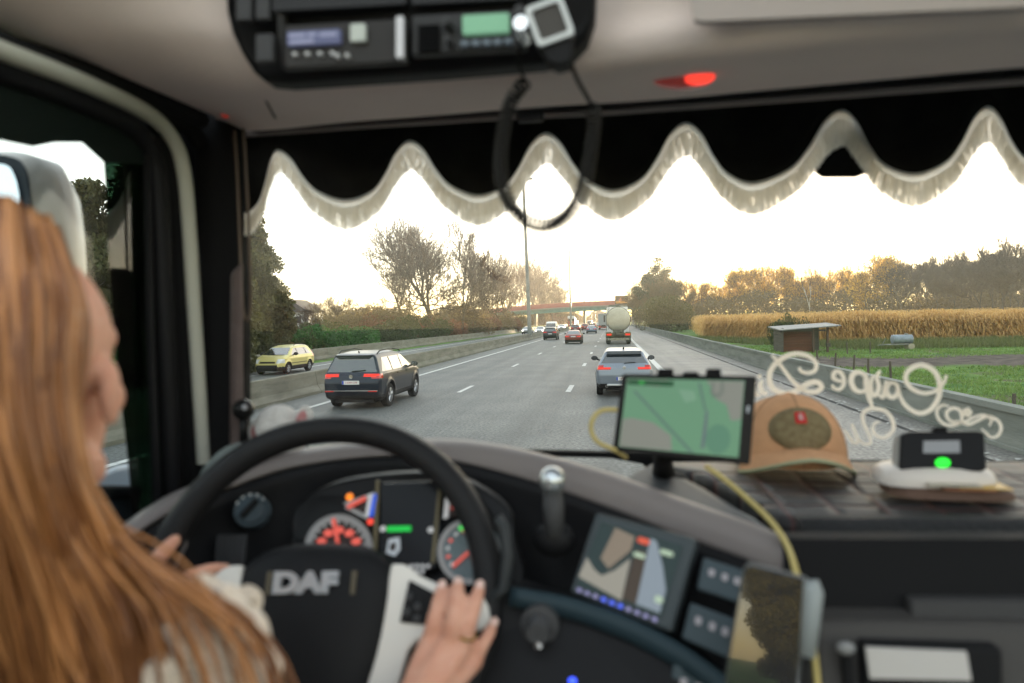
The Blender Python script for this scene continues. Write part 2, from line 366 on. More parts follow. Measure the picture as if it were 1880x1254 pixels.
# sign gantry
sg = thing('message_sign', (3.5, 268, 0), 'electronic warning sign with an amber triangle above two text lines, over the tanker', 'road sign')
obj('panel', MB().box((3.9, 268.3, 10.0), (5.2, .5, 3.3)), mat('sign_black', (.012,.012,.012), .5), sg, bevel=.05)
obj('post', MB().box((8.3, 268.6, 4.8), (.45, .45, 9.6)).box((5.2, 268.75, 8.2), (6.4, .3, .35)).box((5.2, 268.75, 9.2), (6.4, .3, .35)), GALV, sg)
AMB = emat('amber_led', (1.0, .42, .05), .5); ORG = emat('orange_led', (1.0, .14, .02), .6)
tr = MB(); r = random.Random(7)
def led(m_, x, z, s_=.09): m_.box((x, 268.03, z), (s_, .04, s_))
for k in range(2):
    tr = MB(); tr.box((3.87, 268.031, 8.88+k*.52), (4.55, .038, .09)); xx = 1.65
    while xx < 6.1:
        for j in (-1, 1):
            if r.random() < .6: tr.box((xx, 268.03, 8.88+k*.52+j*.1), (.075, .04, .14))
        xx += .145
    obj('text_line', tr, AMB, sg)
t3 = MB()
for i in range(9):
    w_ = (8-i)*.115
    for s_ in (-1, 1): led(t3, 3.9+s_*w_, 9.95+i*.15, .11)
    if i == 0:
        for q in range(-7, 8): led(t3, 3.9+q*.125, 9.95, .15)
for i in range(3): led(t3, 3.9, 10.3+i*.14, .15)
obj('warning_triangle', t3, ORG, sg)
# distance marker
tag(obj('marker_post', MB().box((9.2, 190, .55), (.35, .12, 1.1)), mat('white_post', (.7,.7,.68), .6), bevel=.03), 'small white marker post behind the barrier near the bridge', 'post')
# ================================================================ TREES
BARK = mat('bark', (.055, .045, .036), .95, col2=(.10, .085, .065), vscale=3, bump=.5, bscale=10)
BARKG = mat('bark_grey', (.055, .048, .042), .95, col2=(.09, .08, .068), vscale=3)
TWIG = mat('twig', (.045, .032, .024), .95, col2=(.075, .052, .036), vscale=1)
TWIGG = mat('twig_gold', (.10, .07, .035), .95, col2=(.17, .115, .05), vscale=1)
def tubes_np(segs, n=3):
    """segs: list of (p0, p1, r0, r1) -> vertex/face arrays"""
    A = np.array([s_[0] for s_ in segs]); B = np.array([s_[1] for s_ in segs]); r0 = np.array([s_[2] for s_ in segs]); r1 = np.array([s_[3] for s_ in segs])
    t = B-A; t /= np.maximum(np.linalg.norm(t, axis=1, keepdims=True), 1e-9)
    ref = np.where(np.abs(t[:, 2:3]) < .9, np.array([[0, 0, 1.]]), np.array([[1., 0, 0]]))
    u = np.cross(t, ref); u /= np.linalg.norm(u, axis=1, keepdims=True); w_ = np.cross(t, u)
    V = []
    for P, R in ((A, r0), (B, r1)):
        for k in range(n):
            a = 2*math.pi*k/n; V.append(P + (u*math.cos(a)+w_*math.sin(a))*R[:, None])
    V = np.stack(V, axis=1); N = len(segs); base = (np.arange(N)*2*n)[:, None]
    fs = np.concatenate([base+np.array([[k, (k+1) % n, n+(k+1) % n, n+k]]) for k in range(n)], axis=0)
    return V.reshape(-1, 3), fs
def grow(seed, H, levels=6, spread=.55, up=.25, droop=0, trunk_r=None, fork=.28, ratio=.74, kids_n=(2, 3), twigs=2, wig=.16, tmin=.02):
    R = random.Random(seed); big = []; small = []; tips = []
    def vec(): return Vector((R.gauss(0, 1), R.gauss(0, 1), R.gauss(0, 1))).normalized()
    def rec(p, d, L, r, lv):
        n = 4 if lv < 2 else 3; q = p
        for i in range(n):
            d = (d + vec()*wig + Vector((0, 0, up*.12))).normalized(); q2 = q + d*(L/n); ra = r*(1-.35*i/n); rb = r*(1-.35*(i+1)/n)
            (big if ra > H*.004 else small).append((tuple(q), tuple(q2), ra, rb)); q = q2
            if lv >= 1 and lv < levels and R.random() < .45:
                sd = (d*.55 + vec()*.75).normalized(); rec(q, sd, L*ratio*.75, rb*.55, lv+(1 if R.random() < .35 else 2))
        if lv >= levels:
            tips.append(tuple(q)); return
        k = R.choice(kids_n)
        for j in range(k):
            a = vec(); a = (a - d*a.dot(d)); a = a.normalized() if a.length > 1e-3 else Vector((1,0,0))
            sp = spread*(.6+.7*R.random()); nd = (d*math.cos(sp)+a*math.sin(sp)+Vector((0, 0, up*.3-droop*lv*.04))).normalized()
            rec(q, nd, L*ratio*(.8+.4*R.random()), r*.65*(1.0 if k > 2 else 1.1), lv+1)
    tr_ = trunk_r or H*.018
    rec(Vector((0, 0, -.2)), Vector((R.gauss(0, .03), R.gauss(0, .03), 1)).normalized(), H*fork, tr_, 0)
    allp = np.array([s_[1] for s_ in big+small]); k = H/max(allp[:, 2].max(), .1)
    big = [(np.array(a)*k, np.array(b)*k, c_, d_) for a, b, c_, d_ in big]; small = [(np.array(a)*k, np.array(b)*k, max(c_, tmin), max(d_, tmin*.75)) for a, b, c_, d_ in small]
    return big, small, np.array(tips)*k
def leaves_np(seed, tips, per, rad, size, flat=.6, aspect=.6):
    R = np.random.RandomState(seed); N = len(tips)*per
    P = np.repeat(tips, per, axis=0) + R.normal(0, rad, (N, 3))
    a = R.normal(0, 1, (N, 3)); a[:, 2] *= flat; a /= np.linalg.norm(a, axis=1, keepdims=True)
    b = R.normal(0, 1, (N, 3)); b -= a*(a*b).sum(1, keepdims=True); b /= np.linalg.norm(b, axis=1, keepdims=True)
    s_ = size*(.6+.8*R.rand(N, 1))
    V = np.stack([P-a*s_, P+b*s_*aspect, P+a*s_, P-b*s_*aspect], axis=1).reshape(-1, 3)
    return V, (np.arange(N)*4)[:, None]+np.array([[0, 1, 2, 3]])
def tree_proto(name, label, cat, seed, H, leaf=None, lper=3, lrad=.35, lsize=.12, bark=None, twig=None, group=None, tipfrac=1.0, **kw):
    big, small, tips = grow(seed, H, **kw)
    t = thing(name, (0, 0, 0), label, cat, group)
    v, f = tubes_np(big, 5); obj('trunk', mesh_np('trunk', v, f), bark or BARK, t, smooth='all', local=True)
    if small:
        v, f = tubes_np(small, 3)
        obj('crown' if leaf is None else 'branches', mesh_np('crown', v, f), twig or TWIG, t, local=True)
    if leaf is not None:
        rr = np.random.RandomState(seed); sel = tips[rr.rand(len(tips)) < tipfrac]
        v, f = leaves_np(seed, sel, lper, lrad, lsize); obj('crown', mesh_np('leaves', v, f), leaf, t, local=True)
    return t
def put(proto, used, loc, h, label=None, rz=0.0, sxy=1.0):
    o = proto if not used else copy_tree(proto)
    o.location = loc; s_ = h; o.scale = (s_*sxy, s_*sxy, s_); o.rotation_euler = (0, 0, rz)
    if label: o['label'] = label
    return o
GOLD = leafmat('gold_leaf', (.50, .26, .03), (.92, .58, .10), .75); BROWN = leafmat('brown_leaf', (.12, .05, .025), (.24, .11, .05), .4)
DKGREEN = leafmat('dark_leaf', (.02, .035, .012), (.07, .085, .025), .3); HEDGE = leafmat('hedge_leaf', (.018, .07, .012), (.05, .16, .03), .35)
OLIVE = leafmat('olive_leaf', (.035, .045, .015), (.12, .11, .035), .35); RUST = leafmat('rust_leaf', (.10, .04, .022), (.20, .085, .045), .35); TAN = leafmat('tan_leaf', (.09, .065, .03), (.17, .125, .055), .4)
def gx(px, Y, side=None): p = WY(px, 590, Y); return p.x
# big bare trees on the left
bigt = tree_proto('bare_tree', 'largest bare tree, wide crown of fine twigs above the left barrier', 'tree', 11, 18.5, levels=7, spread=.45, up=.3, fork=.13, ratio=.83, trunk_r=.36, kids_n=(2, 3, 3), wig=.1, tmin=.022, group='bare trees beyond the opposite carriageway')
big2 = tree_proto('bare_tree', 'x', 'tree', 12, 16.5, levels=7, spread=.38, up=.5, fork=.20, ratio=.81, wig=.1, trunk_r=.2, tmin=.022, group='bare trees beyond the opposite carriageway')
big3 = tree_proto('bare_tree', 'x', 'tree', 23, 16, levels=7, spread=.42, up=.4, fork=.17, ratio=.81, wig=.11, trunk_r=.2, tmin=.026, group='bare trees beyond the opposite carriageway')
put(bigt, 0, (gx(790, 102), 102, 0), 1.1, 'largest bare tree, wide crown of fine twigs above the left barrier', 0, 1.12)
tb = [
 (big2, 742, 108, .86, 'browner lower bare tree overlapping the left side of the largest bare tree', 1.0, 1.25),
 (big2, 848, 100, 1.0, 'slim bare tree standing just right of the largest bare tree, leaning right', 2.2, .95),
 (big3, 870, 112, .86, 'small bare tree filling the gap before the wood by the bridge', .4, .9),
 (big3, 905, 150, 1.0, 'bare tree at the left end of the wood before the bridge', 3.3, .9),
 (big2, 928, 165, 1.12, 'second bare tree from the left in the wood before the bridge', .9, .9),
 (big3, 948, 300, 1.75, 'bare tree just left of the nearest lamp pole', 5.0, .8),
 (big2, 975, 300, 1.75, 'bare tree directly behind the nearest lamp pole', 4.1, 1.1),
 (big3, 995, 305, 1.6, 'rounded bare tree just right of the nearest lamp pole', 1.9, 1.2),
 (big3, 1015, 310, 1.3, 'lower bare tree at the right end of the wood before the bridge', 2.7, 1.2),
 (big3, 672, 125, .42, 'small bare tree left of the largest bare tree, low and feathery', 1.1, 1.3),
 (big3, 640, 115, .46, 'small bare tree above the green hedge, pale twigs', 2.9, 1.2),
 (big2, 600, 100, .42, 'low wide bare tree above the left part of the green hedge', 3.9, 1.9),
 (big3, 570, 95, .36, 'low bare tree beside the house roof', 4.9, 1.6),
 (big2, 935, 262, 1.5, 'bare tree rising behind the wood left of the nearest lamp pole', 5.5, 1.0), (big3, 960, 318, 1.75, 'bare tree directly left of the nearest lamp pole and farther back', .2, 1.0),
 (big2, 1004, 322, 1.5, 'bare tree at the back of the wood right of the nearest lamp pole', 3.0, 1.1), (big3, 890, 180, 1.1, 'bare tree behind the small one left of the wood', 2.2, .9),
 (big3, 1030, 325, 1.0, 'last low bare tree of the wood, close to the second lamp pole', 4.4, 1.2)]
us = set()
for p, px, Y, h, lb, rz, sxy in tb:
    put(p, id(p) in us, (gx(px, Y), Y, .3), h*(1.1 if Y > 90 and h > .7 else 1), lb, rz, sxy); us.add(id(p))
# left evergreen / ivy covered trees
def leafy(name, label, cat, seed, H, prof, leaf, n, ls, group=None, bark=None, k=60, cr_=.13, rough=.35):
    """trunk, limbs and leaf clumps filling an uneven volume of revolution; prof = [(z/H, radius m)]"""
    R = np.random.RandomState(seed); zz = np.array([p[0] for p in prof]); rr_ = np.array([p[1] for p in prof])
    wgt = np.interp(np.linspace(zz[0], zz[-1], 200), zz, rr_); zc_ = R.choice(np.linspace(zz[0], zz[-1], 200), k, p=wgt/wgt.sum()); rad = np.interp(zc_, zz, rr_)
    a = R.rand(k)*6.283; q = rad*(.25+.75*R.rand(k)**.6)*(1+rough*R.normal(0, .5, k)); cc = np.stack([q*np.cos(a), q*np.sin(a), zc_*H], 1); cs_ = H*cr_*(.5+.7*R.rand(k))
    idx = R.choice(k, n, p=cs_**2/(cs_**2).sum()); d = R.normal(0, 1, (n, 3)); d /= np.linalg.norm(d, axis=1, keepdims=True)
    P = cc[idx]+d*(cs_[idx]*R.rand(n)**.33)[:, None]*np.array([[1.15, 1.15, .8]]); P[:, 2] = np.maximum(P[:, 2], .05)
    u = R.normal(0, 1, (n, 3)); u /= np.linalg.norm(u, axis=1, keepdims=True); v_ = R.normal(0, 1, (n, 3)); v_ -= u*(u*v_).sum(1, keepdims=True); v_ /= np.linalg.norm(v_, axis=1, keepdims=True)
    s_ = ls*(.6+.8*R.rand(n, 1)); V = np.stack([P-u*s_, P+v_*s_*.6, P+u*s_, P-v_*s_*.6], axis=1).reshape(-1, 3)
    t = thing(name, (0, 0, 0), label, cat, group); obj('crown', mesh_np('crown', V, (np.arange(n)*4)[:, None]+np.array([[0,1,2,3]])), leaf, t, local=True)
    segs = []; top = zz[-1]*H*.95; pz = np.linspace(-.1, top, 9); pts_ = [np.array([R.normal(0, .12)*i*.4, R.normal(0, .12)*i*.4, z]) for i, z in enumerate(pz)]; tr0 = H*.022
    for i in range(8): segs.append((pts_[i], pts_[i+1], tr0*(1-i/9), tr0*(1-(i+1)/9)))
    for c_ in cc:
        z0 = max(.3, c_[2]*.8-.3); st = np.array([np.interp(z0, pz, [p[0] for p in pts_]), np.interp(z0, pz, [p[1] for p in pts_]), z0]); md = (st+c_)/2+R.normal(0, .15, 3)
        segs += [(st, md, tr0*.22, tr0*.15), (md, c_, tr0*.15, tr0*.08)]
        for j in range(4): segs.append((c_, c_+R.normal(0, 1, 3)*H*.045+np.array([0, 0, H*.02]), tr0*.07, tr0*.03))
    v2, f2 = tubes_np(segs, 5); obj('trunk', mesh_np('trunk', v2, f2), bark or BARK, t, smooth='all', local=True); return t
GE = 'leafy trees at the left edge'
ev = leafy('evergreen_tree', 'x', 'tree', 31, 10.0, [(.02, 1.9), (.3, 2.1), (.6, 1.6), (.82, .9), (1.0, .15)], OLIVE, 46000, .12, GE, k=110, cr_=.085)
put(ev, 0, (-26.2, 46, 0), 1.18, 'tall dense olive green tree at the left edge of the windscreen view', .5, 1.0)
put(ev, 1, (-28.8, 46, 0), 1.3, 'olive tree partly hidden by the left windscreen pillar', 2.1, 1.1)
put(ev, 1, (-24.0, 46, 0), .62, 'brownish lower tree at the right foot of the tall olive tree', 4.0, .9)
put(ev, 1, (gx(165, 27), 27, 0), .92, 'dark tree seen through the side window beside the mirror', 1.0, .8)
put(ev, 1, (gx(238, 27), 29, 0), 1.05, 'dark green tree seen through the tinted part of the side window', 3.0, 1.1)
put(ev, 1, (gx(300, 30), 33, 0), 1.1, 'dark green tree behind the black windscreen pillar', 5.0, 1.1)
for q_, (x_, y_, h_) in enumerate(((-24, -84, 2.7), (-31, -80, 2.2), (-16, -96, 2.3))): put(ev, 1, (x_, y_, 0), h_, ('tall unseen tree added behind the truck, mirrored in the middle of the phone screen', 'unseen tree added behind the truck, mirrored at the left of the phone screen', 'unseen tree added behind the truck, mirrored at the right of the phone screen')[q_], q_*2.0, .9)  # out of view behind the truck, added for the phone's reflection
# hedges and bushes : clumps of leaves over stems
def bush(name, label, cat, seed, size, leaf, n, ls, group=None, stems=14):
    """n leaves scattered through an uneven ellipsoidal volume"""
    R = np.random.RandomState(seed); a, b, h = size
    k = 22; cc = R.rand(k, 3); cc[:, 0] = (cc[:, 0]*2-1)*a*.75; cc[:, 1] = (cc[:, 1]*2-1)*b*.7; cc[:, 2] = h*(.15+.6*cc[:, 2]*(1-.5*np.abs(cc[:, 0])/a)); rr = h*(.16+.2*R.rand(k))
    idx = R.randint(0, k, n); d = R.normal(0, 1, (n, 3)); d /= np.linalg.norm(d, axis=1, keepdims=True)
    P = cc[idx] + d*(rr[idx]*(R.rand(n)**.25))[:, None]*np.array([[1.25, 1.25, 1]]); P[:, 2] = np.abs(P[:, 2])
    u = R.normal(0, 1, (n, 3)); u /= np.linalg.norm(u, axis=1, keepdims=True); v_ = R.normal(0, 1, (n, 3)); v_ -= u*(u*v_).sum(1, keepdims=True); v_ /= np.linalg.norm(v_, axis=1, keepdims=True)
    s_ = ls*(.6+.8*R.rand(n, 1)); V = np.stack([P-u*s_, P+v_*s_*.6, P+u*s_, P-v_*s_*.6], axis=1).reshape(-1, 3)
    t = thing(name, (0,0,0), label, cat, group)
    obj('foliage', mesh_np('foliage', V, (np.arange(n)*4)[:, None]+np.array([[0,1,2,3]])), leaf, t, local=True)
    segs = []
    for i in range(stems):
        p = cc[i % k]; q = np.array([p[0]*.4, p[1]*.4, -.1]); segs.append((q, p, .05, .02))
        for j in range(5): segs.append((p, p+R.normal(0, 1, 3)*rr[i % k]*.8+np.array([0,0,rr[i % k]*.5]), .02, .008))
    v2, f2 = tubes_np(segs, 4); obj('stems', mesh_np('stems', v2, f2), TWIG, t, local=True); return t
GH = 'bright green hedge bushes beyond the opposite carriageway'
h1 = bush('hedge_bush', 'x', 'bush', 3, (4.2, 2.2, 3.0), HEDGE, 9000, .11, GH)
put(h1, 0, (gx(575, 56), 56, .2), .9, 'left clump of bright green hedge behind the yellow car'); put(h1, 1, (gx(655, 63), 63, .2), .85, 'right clump of bright green hedge, left of the black car roof line', 2.0, 1.1)
put(h1, 1, (gx(290, 26)-1.5, 27, .2), .9, 'green hedge seen through the tinted side window', 1.0)
db = bush('dark_bush', 'x', 'bush', 5, (4, 2.5, 3.2), DKGREEN, 7000, .12, 'dark bushes behind the barriers')
put(db, 0, (gx(545, 66), 70, .2), 1.0, 'dark bush at the left end of the green hedge, below the house'); put(db, 1, (gx(715, 78), 78, .2), .95, 'dark bush at the right end of the green hedge', 1.0, 1.0)
put(db, 1, (gx(770, 86), 86, .2), 1.2, 'dark bush at the foot of the largest bare tree', 3.0, .9)
rb = bush('brown_bush', 'x', 'bush', 6, (5, 3, 4.0), RUST, 6500, .13, 'rusty brown bushes behind the far barrier', 22)
tnb = bush('tan_bush', 'x', 'bush', 8, (5, 3, 4.6), TAN, 6500, .12, 'tan bushes behind the far barrier', 22)
L_ = [(rb, 700, 88, 1.05, 'brown bush under the left part of the largest bare tree'), (tnb, 740, 92, 1.25, 'tall tan bush directly below the largest bare tree crown'), (rb, 800, 92, .85, 'rusty bush right of the foot of the largest bare tree'),
      (tnb, 690, 97, 1.2, 'tan bush behind the brown bush left of the largest bare tree'), (tnb, 660, 90, 1.0, 'tan bush rising behind the right clump of green hedge'), (tnb, 610, 86, .95, 'tan bush behind the left clump of green hedge'),
      (rb, 835, 98, .85, 'rusty bush below the slim bare tree'), (tnb, 850, 112, 1.1, 'tan bush below the small bare tree beside the slim one'), (rb, 868, 112, .9, 'rusty bush in the gap before the wood'), (rb, 895, 130, 1.0, 'rusty bush at the left foot of the wood before the bridge'),
      (tnb, 900, 145, 1.2, 'tan bush behind the rusty bush at the foot of the wood'), (rb, 918, 150, 1.1, 'rusty bush under the wood, left of the bridge end'), (tnb, 935, 175, 1.2, 'tan bush beside the left end of the bridge'), (rb, 938, 165, 1.0, 'rusty bush just before the left end of the bridge'),
      (tnb, 975, 298, 1.4, 'tan bush behind the bridge at its left end'), (tnb, 990, 300, 1.6, 'tan bush seen under the left span of the bridge'), (rb, 1010, 320, 1.6, 'brown bush seen under the middle of the bridge'), (tnb, 1035, 345, 1.9, 'tan bush behind the bridge beside the second lamp pole'), (tnb, 1062, 420, 2.2, 'tan bush far behind the bridge above the queue of cars')]
us = set()
for p, px, Y, h, lb in L_: put(p, id(p) in us, (min(gx(px, Y), -24), Y, .2), h, lb, px*.37); us.add(id(p))
# right wood beside the bridge
pine = leafy('pine_tree', 'tall dark pine rising from the clump right of the bridge sign', 'tree', 41, 19.5, [(.3, 3.2), (.5, 5.2), (.7, 5.0), (.85, 2.8), (.97, .8)], DKGREEN, 20000, .2, None, k=70, cr_=.085, rough=.3)
put(pine, 0, (gx(1208, 192), 192, 0), .98)
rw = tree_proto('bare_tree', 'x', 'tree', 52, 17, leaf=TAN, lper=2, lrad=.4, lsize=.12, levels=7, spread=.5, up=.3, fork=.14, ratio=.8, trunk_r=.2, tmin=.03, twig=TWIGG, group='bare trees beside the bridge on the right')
W_ = [(1168, 195, .86, 'bare tree at the left edge of the clump right of the bridge sign'), (1190, 200, .95, 'bare tree left of the tall pine'), (1230, 196, .98, 'bare tree right of the tall pine'), (1250, 190, .85, 'bare tree at the right edge of the pine clump'), (1216, 180, .8, 'lower bare tree in front of the tall pine')]
for i, (px, Y, h, lb) in enumerate(W_): put(rw, i, (gx(px, Y), Y, 0), h, lb, i*1.3, 1.0)
ob = bush('olive_bush', 'x', 'bush', 9, (4.5, 3, 6.5), OLIVE, 9000, .15, 'olive bushes on the right verge')
for i, (px, Y, h, lb) in enumerate([(1228, 128, 1.15, 'tall olive bush at the left end of the cornfield'), (1205, 150, 1.2, 'olive bush between the bridge and the cornfield'), (1255, 140, .75, 'low olive bush touching the corner of the corn'), (1195, 185, 1.3, 'dark olive bush under the pine')]): put(ob, i, (max(gx(px, Y), 9.8), Y, 0), h, lb, i*1.1, .8)
put(db, 1, (gx(1445, 57), 57, 0), .95, 'dark shrub growing behind the shed roof, in front of the corn', .4, .45)
# tree line across the field
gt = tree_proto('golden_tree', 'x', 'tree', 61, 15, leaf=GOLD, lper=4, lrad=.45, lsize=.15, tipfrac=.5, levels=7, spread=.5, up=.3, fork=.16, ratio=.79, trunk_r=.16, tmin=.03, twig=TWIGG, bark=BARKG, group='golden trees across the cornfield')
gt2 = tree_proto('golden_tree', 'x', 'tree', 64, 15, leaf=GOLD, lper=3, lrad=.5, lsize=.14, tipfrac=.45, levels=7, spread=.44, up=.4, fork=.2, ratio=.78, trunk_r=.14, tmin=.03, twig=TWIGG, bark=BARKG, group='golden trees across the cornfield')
far = tree_proto('bare_tree', 'x', 'tree', 71, 15, levels=7, spread=.34, up=.6, fork=.26, ratio=.77, trunk_r=.15, tmin=.034, bark=BARKG, group='slender bare trees across the cornfield')
far2 = tree_proto('bare_tree', 'x', 'tree', 75, 15, levels=7, spread=.40, up=.5, fork=.24, ratio=.78, trunk_r=.14, tmin=.034, bark=BARKG, group='slender bare trees across the cornfield')
wide = tree_proto('bare_tree', 'solitary bare tree with an open fan of branches, right of the sunlit gold trees', 'tree', 83, 17, levels=7, spread=.5, up=.4, fork=.24, ratio=.77, trunk_r=.26, tmin=.03, bark=BARK)
put(wide, 0, (gx(1655, 165), 165, .6), .92, None, 1.0, 1.1)
used = {}
def pt(p, px, Y, h, lb, k=0, sxy=1.0):
    o = put(p, used.get(id(p), 0), (gx(px, Y), Y, .8), h, lb, px*.61, sxy); used[id(p)] = 1; return o
R = random.Random(3)
hts = {1275:.86,1292:.8,1308:.84,1325:.8,1342:.88,1360:1.0,1378:1.08,1394:1.0,1410:1.1,1428:1.15,1445:1.12,1462:1.05,1478:.95,1495:1.1,1512:.95,1530:1.02,1548:1.1,1568:1.0}
names = ['at the left end of the golden row beside the pine clump','second in the golden row from the pine clump','third in the golden row from the pine clump','fourth in the golden row from the pine clump','fifth in the golden row, where its top starts to climb','sixth in the golden row from the left','first of the tall pair of golden trees left of the sun glow','second of the tall pair of golden trees left of the sun glow','golden tree above the left side of the shed','golden tree directly above the shed','golden tree above the right side of the shed','golden tree at the brightest part of the sunrise glow','smaller golden tree just right of the brightest glow','golden tree above the white birch trunk','golden tree right of the white birch trunk','golden tree left of the big leafy gold tree','golden tree touching the big leafy gold tree on its left','golden tree behind the big leafy gold tree']
for i, (px, h) in enumerate(sorted(hts.items())):
    pt(gt if i % 3 != 1 else gt2, px, 215+R.uniform(-12, 12), h*1.03, names[i], sxy=.85)
pt(gt, 1590, 170, 1.08, 'big leafy gold brown tree, rounder than its neighbours', sxy=1.05)
nm2 = ['first','second','third','fourth','fifth','sixth','seventh','eighth','ninth','tenth','eleventh','twelfth','thirteenth','fourteenth','fifteenth','sixteenth','seventeenth','eighteenth','nineteenth','twentieth']
for i in range(17):
    px = 1616+i*17+R.uniform(-4, 4); pt((far, far2)[i % 2], px, 190+R.uniform(-15, 15), 1.02+.012*i+R.uniform(-.05, .05), nm2[i]+' slender bare tree counted rightwards from the big leafy gold tree', sxy=.85)
for i, (px, Y, h) in enumerate([(1840, 130, 1.0), (1875, 122, 1.06), (1800, 150, .98)]): pt(far2 if i else far, px, Y, h, ['taller dark bare tree near the right edge of the view', 'dark bare tree cut by the right edge of the photograph', 'bare tree left of the two tall dark trees at the right edge'][i], sxy=1.25)
birch = tree_proto('birch_tree', 'white trunked birch standing before the golden trees', 'tree', 91, 13, levels=5, spread=.3, up=.5, fork=.45, ratio=.7, trunk_r=.14, bark=mat('birch', (.5, .48, .44), .8, var=.3, vscale=4))
put(birch, 0, (gx(1487, 185), 185, .6), 1.1)
# undergrowth band : countless shrubs behind the corn
def scatter_band(name, label, seed, rng, n, ls, leaf, zf):
    R_ = np.random.RandomState(seed); x = rng[0]+(rng[1]-rng[0])*R_.rand(n); y = rng[2]+(rng[3]-rng[2])*R_.rand(n)
    top = zf(x, y); z = top*(R_.rand(n)**.7); u = R_.normal(0, 1, (n, 3)); u /= np.linalg.norm(u, axis=1, keepdims=True); v_ = R_.normal(0, 1, (n, 3)); v_ -= u*(u*v_).sum(1, keepdims=True); v_ /= np.linalg.norm(v_, axis=1, keepdims=True)
    P = np.stack([x, y, z], axis=1); s_ = ls*(.6+.8*R_.rand(n, 1)); V = np.stack([P-u*s_, P+v_*s_*.6, P+u*s_, P-v_*s_*.6], axis=1).reshape(-1, 3)
    o = obj(name, mesh_np(name, V, (np.arange(n)*4)[:, None]+np.array([[0,1,2,3]])), leaf); return tag(o, label, None, None, 'stuff')
def zf(x, y): return 4.2+1.6*np.sin(x*.21+y*.13)+1.0*np.sin(x*.53)+.5*np.sin(x*1.7)
scatter_band('undergrowth', 'dark tangle of shrubs along the foot of the wood behind the cornfield', 3, (22, 172, 184, 205), 80000, .26, TAN, lambda x, y: 3.2+.95*zf(x, y))
scatter_band('undergrowth', 'low dark hedge line behind the corn', 5, (22, 165, 176, 184), 30000, .22, DKGREEN, lambda x, y: 3.2+.4*np.sin(x*.4))
def zf2(x, y): return 7+3*np.sin(x*.11+2)+2*np.sin(x*.37)
scatter_band('distant_wood', 'far wood closing the view behind the trees on the left', 6, (-120, -30, 150, 175), 36000, .3, TAN, lambda x, y: 5.0+1.5*np.sin(x*.3))
scatter_band('distant_wood', 'far wood closing the view behind the bridge', 7, (-60, 60, 560, 600), 30000, .7, TAN, zf2)
scatter_band('distant_wood', 'far grey wood behind the bare trees on the right', 8, (95, 230, 206, 235), 40000, .30, mat('wood_haze', (.10,.085,.075), .95), lambda x, y: 6.5+.02*x+2*np.sin(x*.3)+np.sin(x*.9))
# sticks: dense stems in the far wood
R_ = np.random.RandomState(12); segs = []
for i in range(800):
    x = R_.uniform(22, 190)**1.0; x = x if R_.rand() > .5 else R_.uniform(75, 190); y = R_.uniform(190, 225); h = R_.uniform(7, 12+x*.02); dx = R_.normal(0, .5); segs.append(((x, y, 0), (x+dx, y, h), .09, .03))
    for k in range(6):
        z = h*R_.uniform(.4, 1); segs.append(((x+dx*z/h, y, z), (x+dx*z/h+R_.normal(0, 1), y+R_.normal(0, .6), z+R_.uniform(.6, 2.2)), .035, .015))
v, f = tubes_np(segs, 3); tag(obj('thicket', mesh_np('thicket', v, f), TWIG), 'thicket of thin stems filling the wood behind the cornfield', None, None, 'stuff')
# ---------------------------------------------------------------- corn
def corn():
    R_ = np.random.RandomState(21); P0 = []
    def inside(x, y):
        f0 = np.interp(x, [10.5, 17.6, 29.8, 45, 160], [80, 62.5, 64, 66, 72]); return (y > f0) & (y < 176)
    n = 26000; x = 10.5+R_.rand(n)**1.0*150; y = 60+116*R_.rand(n)**1.9; k = inside(x, y) & (x < 12+.95*y) & (x > .08*y+4); x, y = x[k], y[k]
    n = 9000; t = R_.rand(n); xe = 10.5+75*t; ye = np.interp(xe, [10.5, 17.6, 29.8, 45, 160], [80, 62.5, 64, 66, 72])+2.5*R_.rand(n); x = np.concatenate([x, xe]); y = np.concatenate([y, ye]); n = len(x)
    g = np.array([gh(a, b) for a, b in zip(x, y)]); H = (2.0+.6*R_.rand(n)**1.5+.15*np.sin(x*.9+y*.5)+ .35*np.clip((40-x)/40, 0, 1)); V = []; Fc = []; c = 0
    base = np.stack([x, y, g], 1)
    a = R_.rand(n)*6.28; d = np.stack([np.cos(a), np.sin(a), 0*a], 1)*.03; top = base+np.stack([R_.normal(0, .12, n), R_.normal(0, .12, n), H], 1)
    V.append(np.stack([base-d, base+d, top+d*.5, top-d*.5], 1).reshape(-1, 3)); c += n
    for j in range(7):
        z = H*(.12+.13*j+.06*R_.rand(n)); a = R_.rand(n)*6.28; L = .35+.35*R_.rand(n); dr = np.stack([np.cos(a), np.sin(a), 0*a], 1)
        p = base+np.stack([0*z, 0*z, z], 1); q = p+dr*(L*.5)[:, None]+np.array([[0, 0, .22]]); e = p+dr*L[:, None]+np.stack([0*z, 0*z, -.25*R_.rand(n)], 1); s_ = np.cross(dr, [0, 0, 1.])*.05
        V.append(np.stack([p-s_*.5, p+s_*.5, q+s_, q-s_], 1).reshape(-1, 3)); V.append(np.stack([q-s_, q+s_, e+s_*.2, e-s_*.2], 1).reshape(-1, 3)); c += 2*n
    V = np.concatenate(V); Fq = (np.arange(c)*4)[:, None]+np.array([[0,1,2,3]])
    o = obj('corn_crop', mesh_np('corn', V, Fq), leafmat('corn_leaf', (.36, .20, .06), (.72, .47, .18), .5, .4)); return tag(o, 'dry golden standing maize filling the field', None, None, 'stuff')
corn()
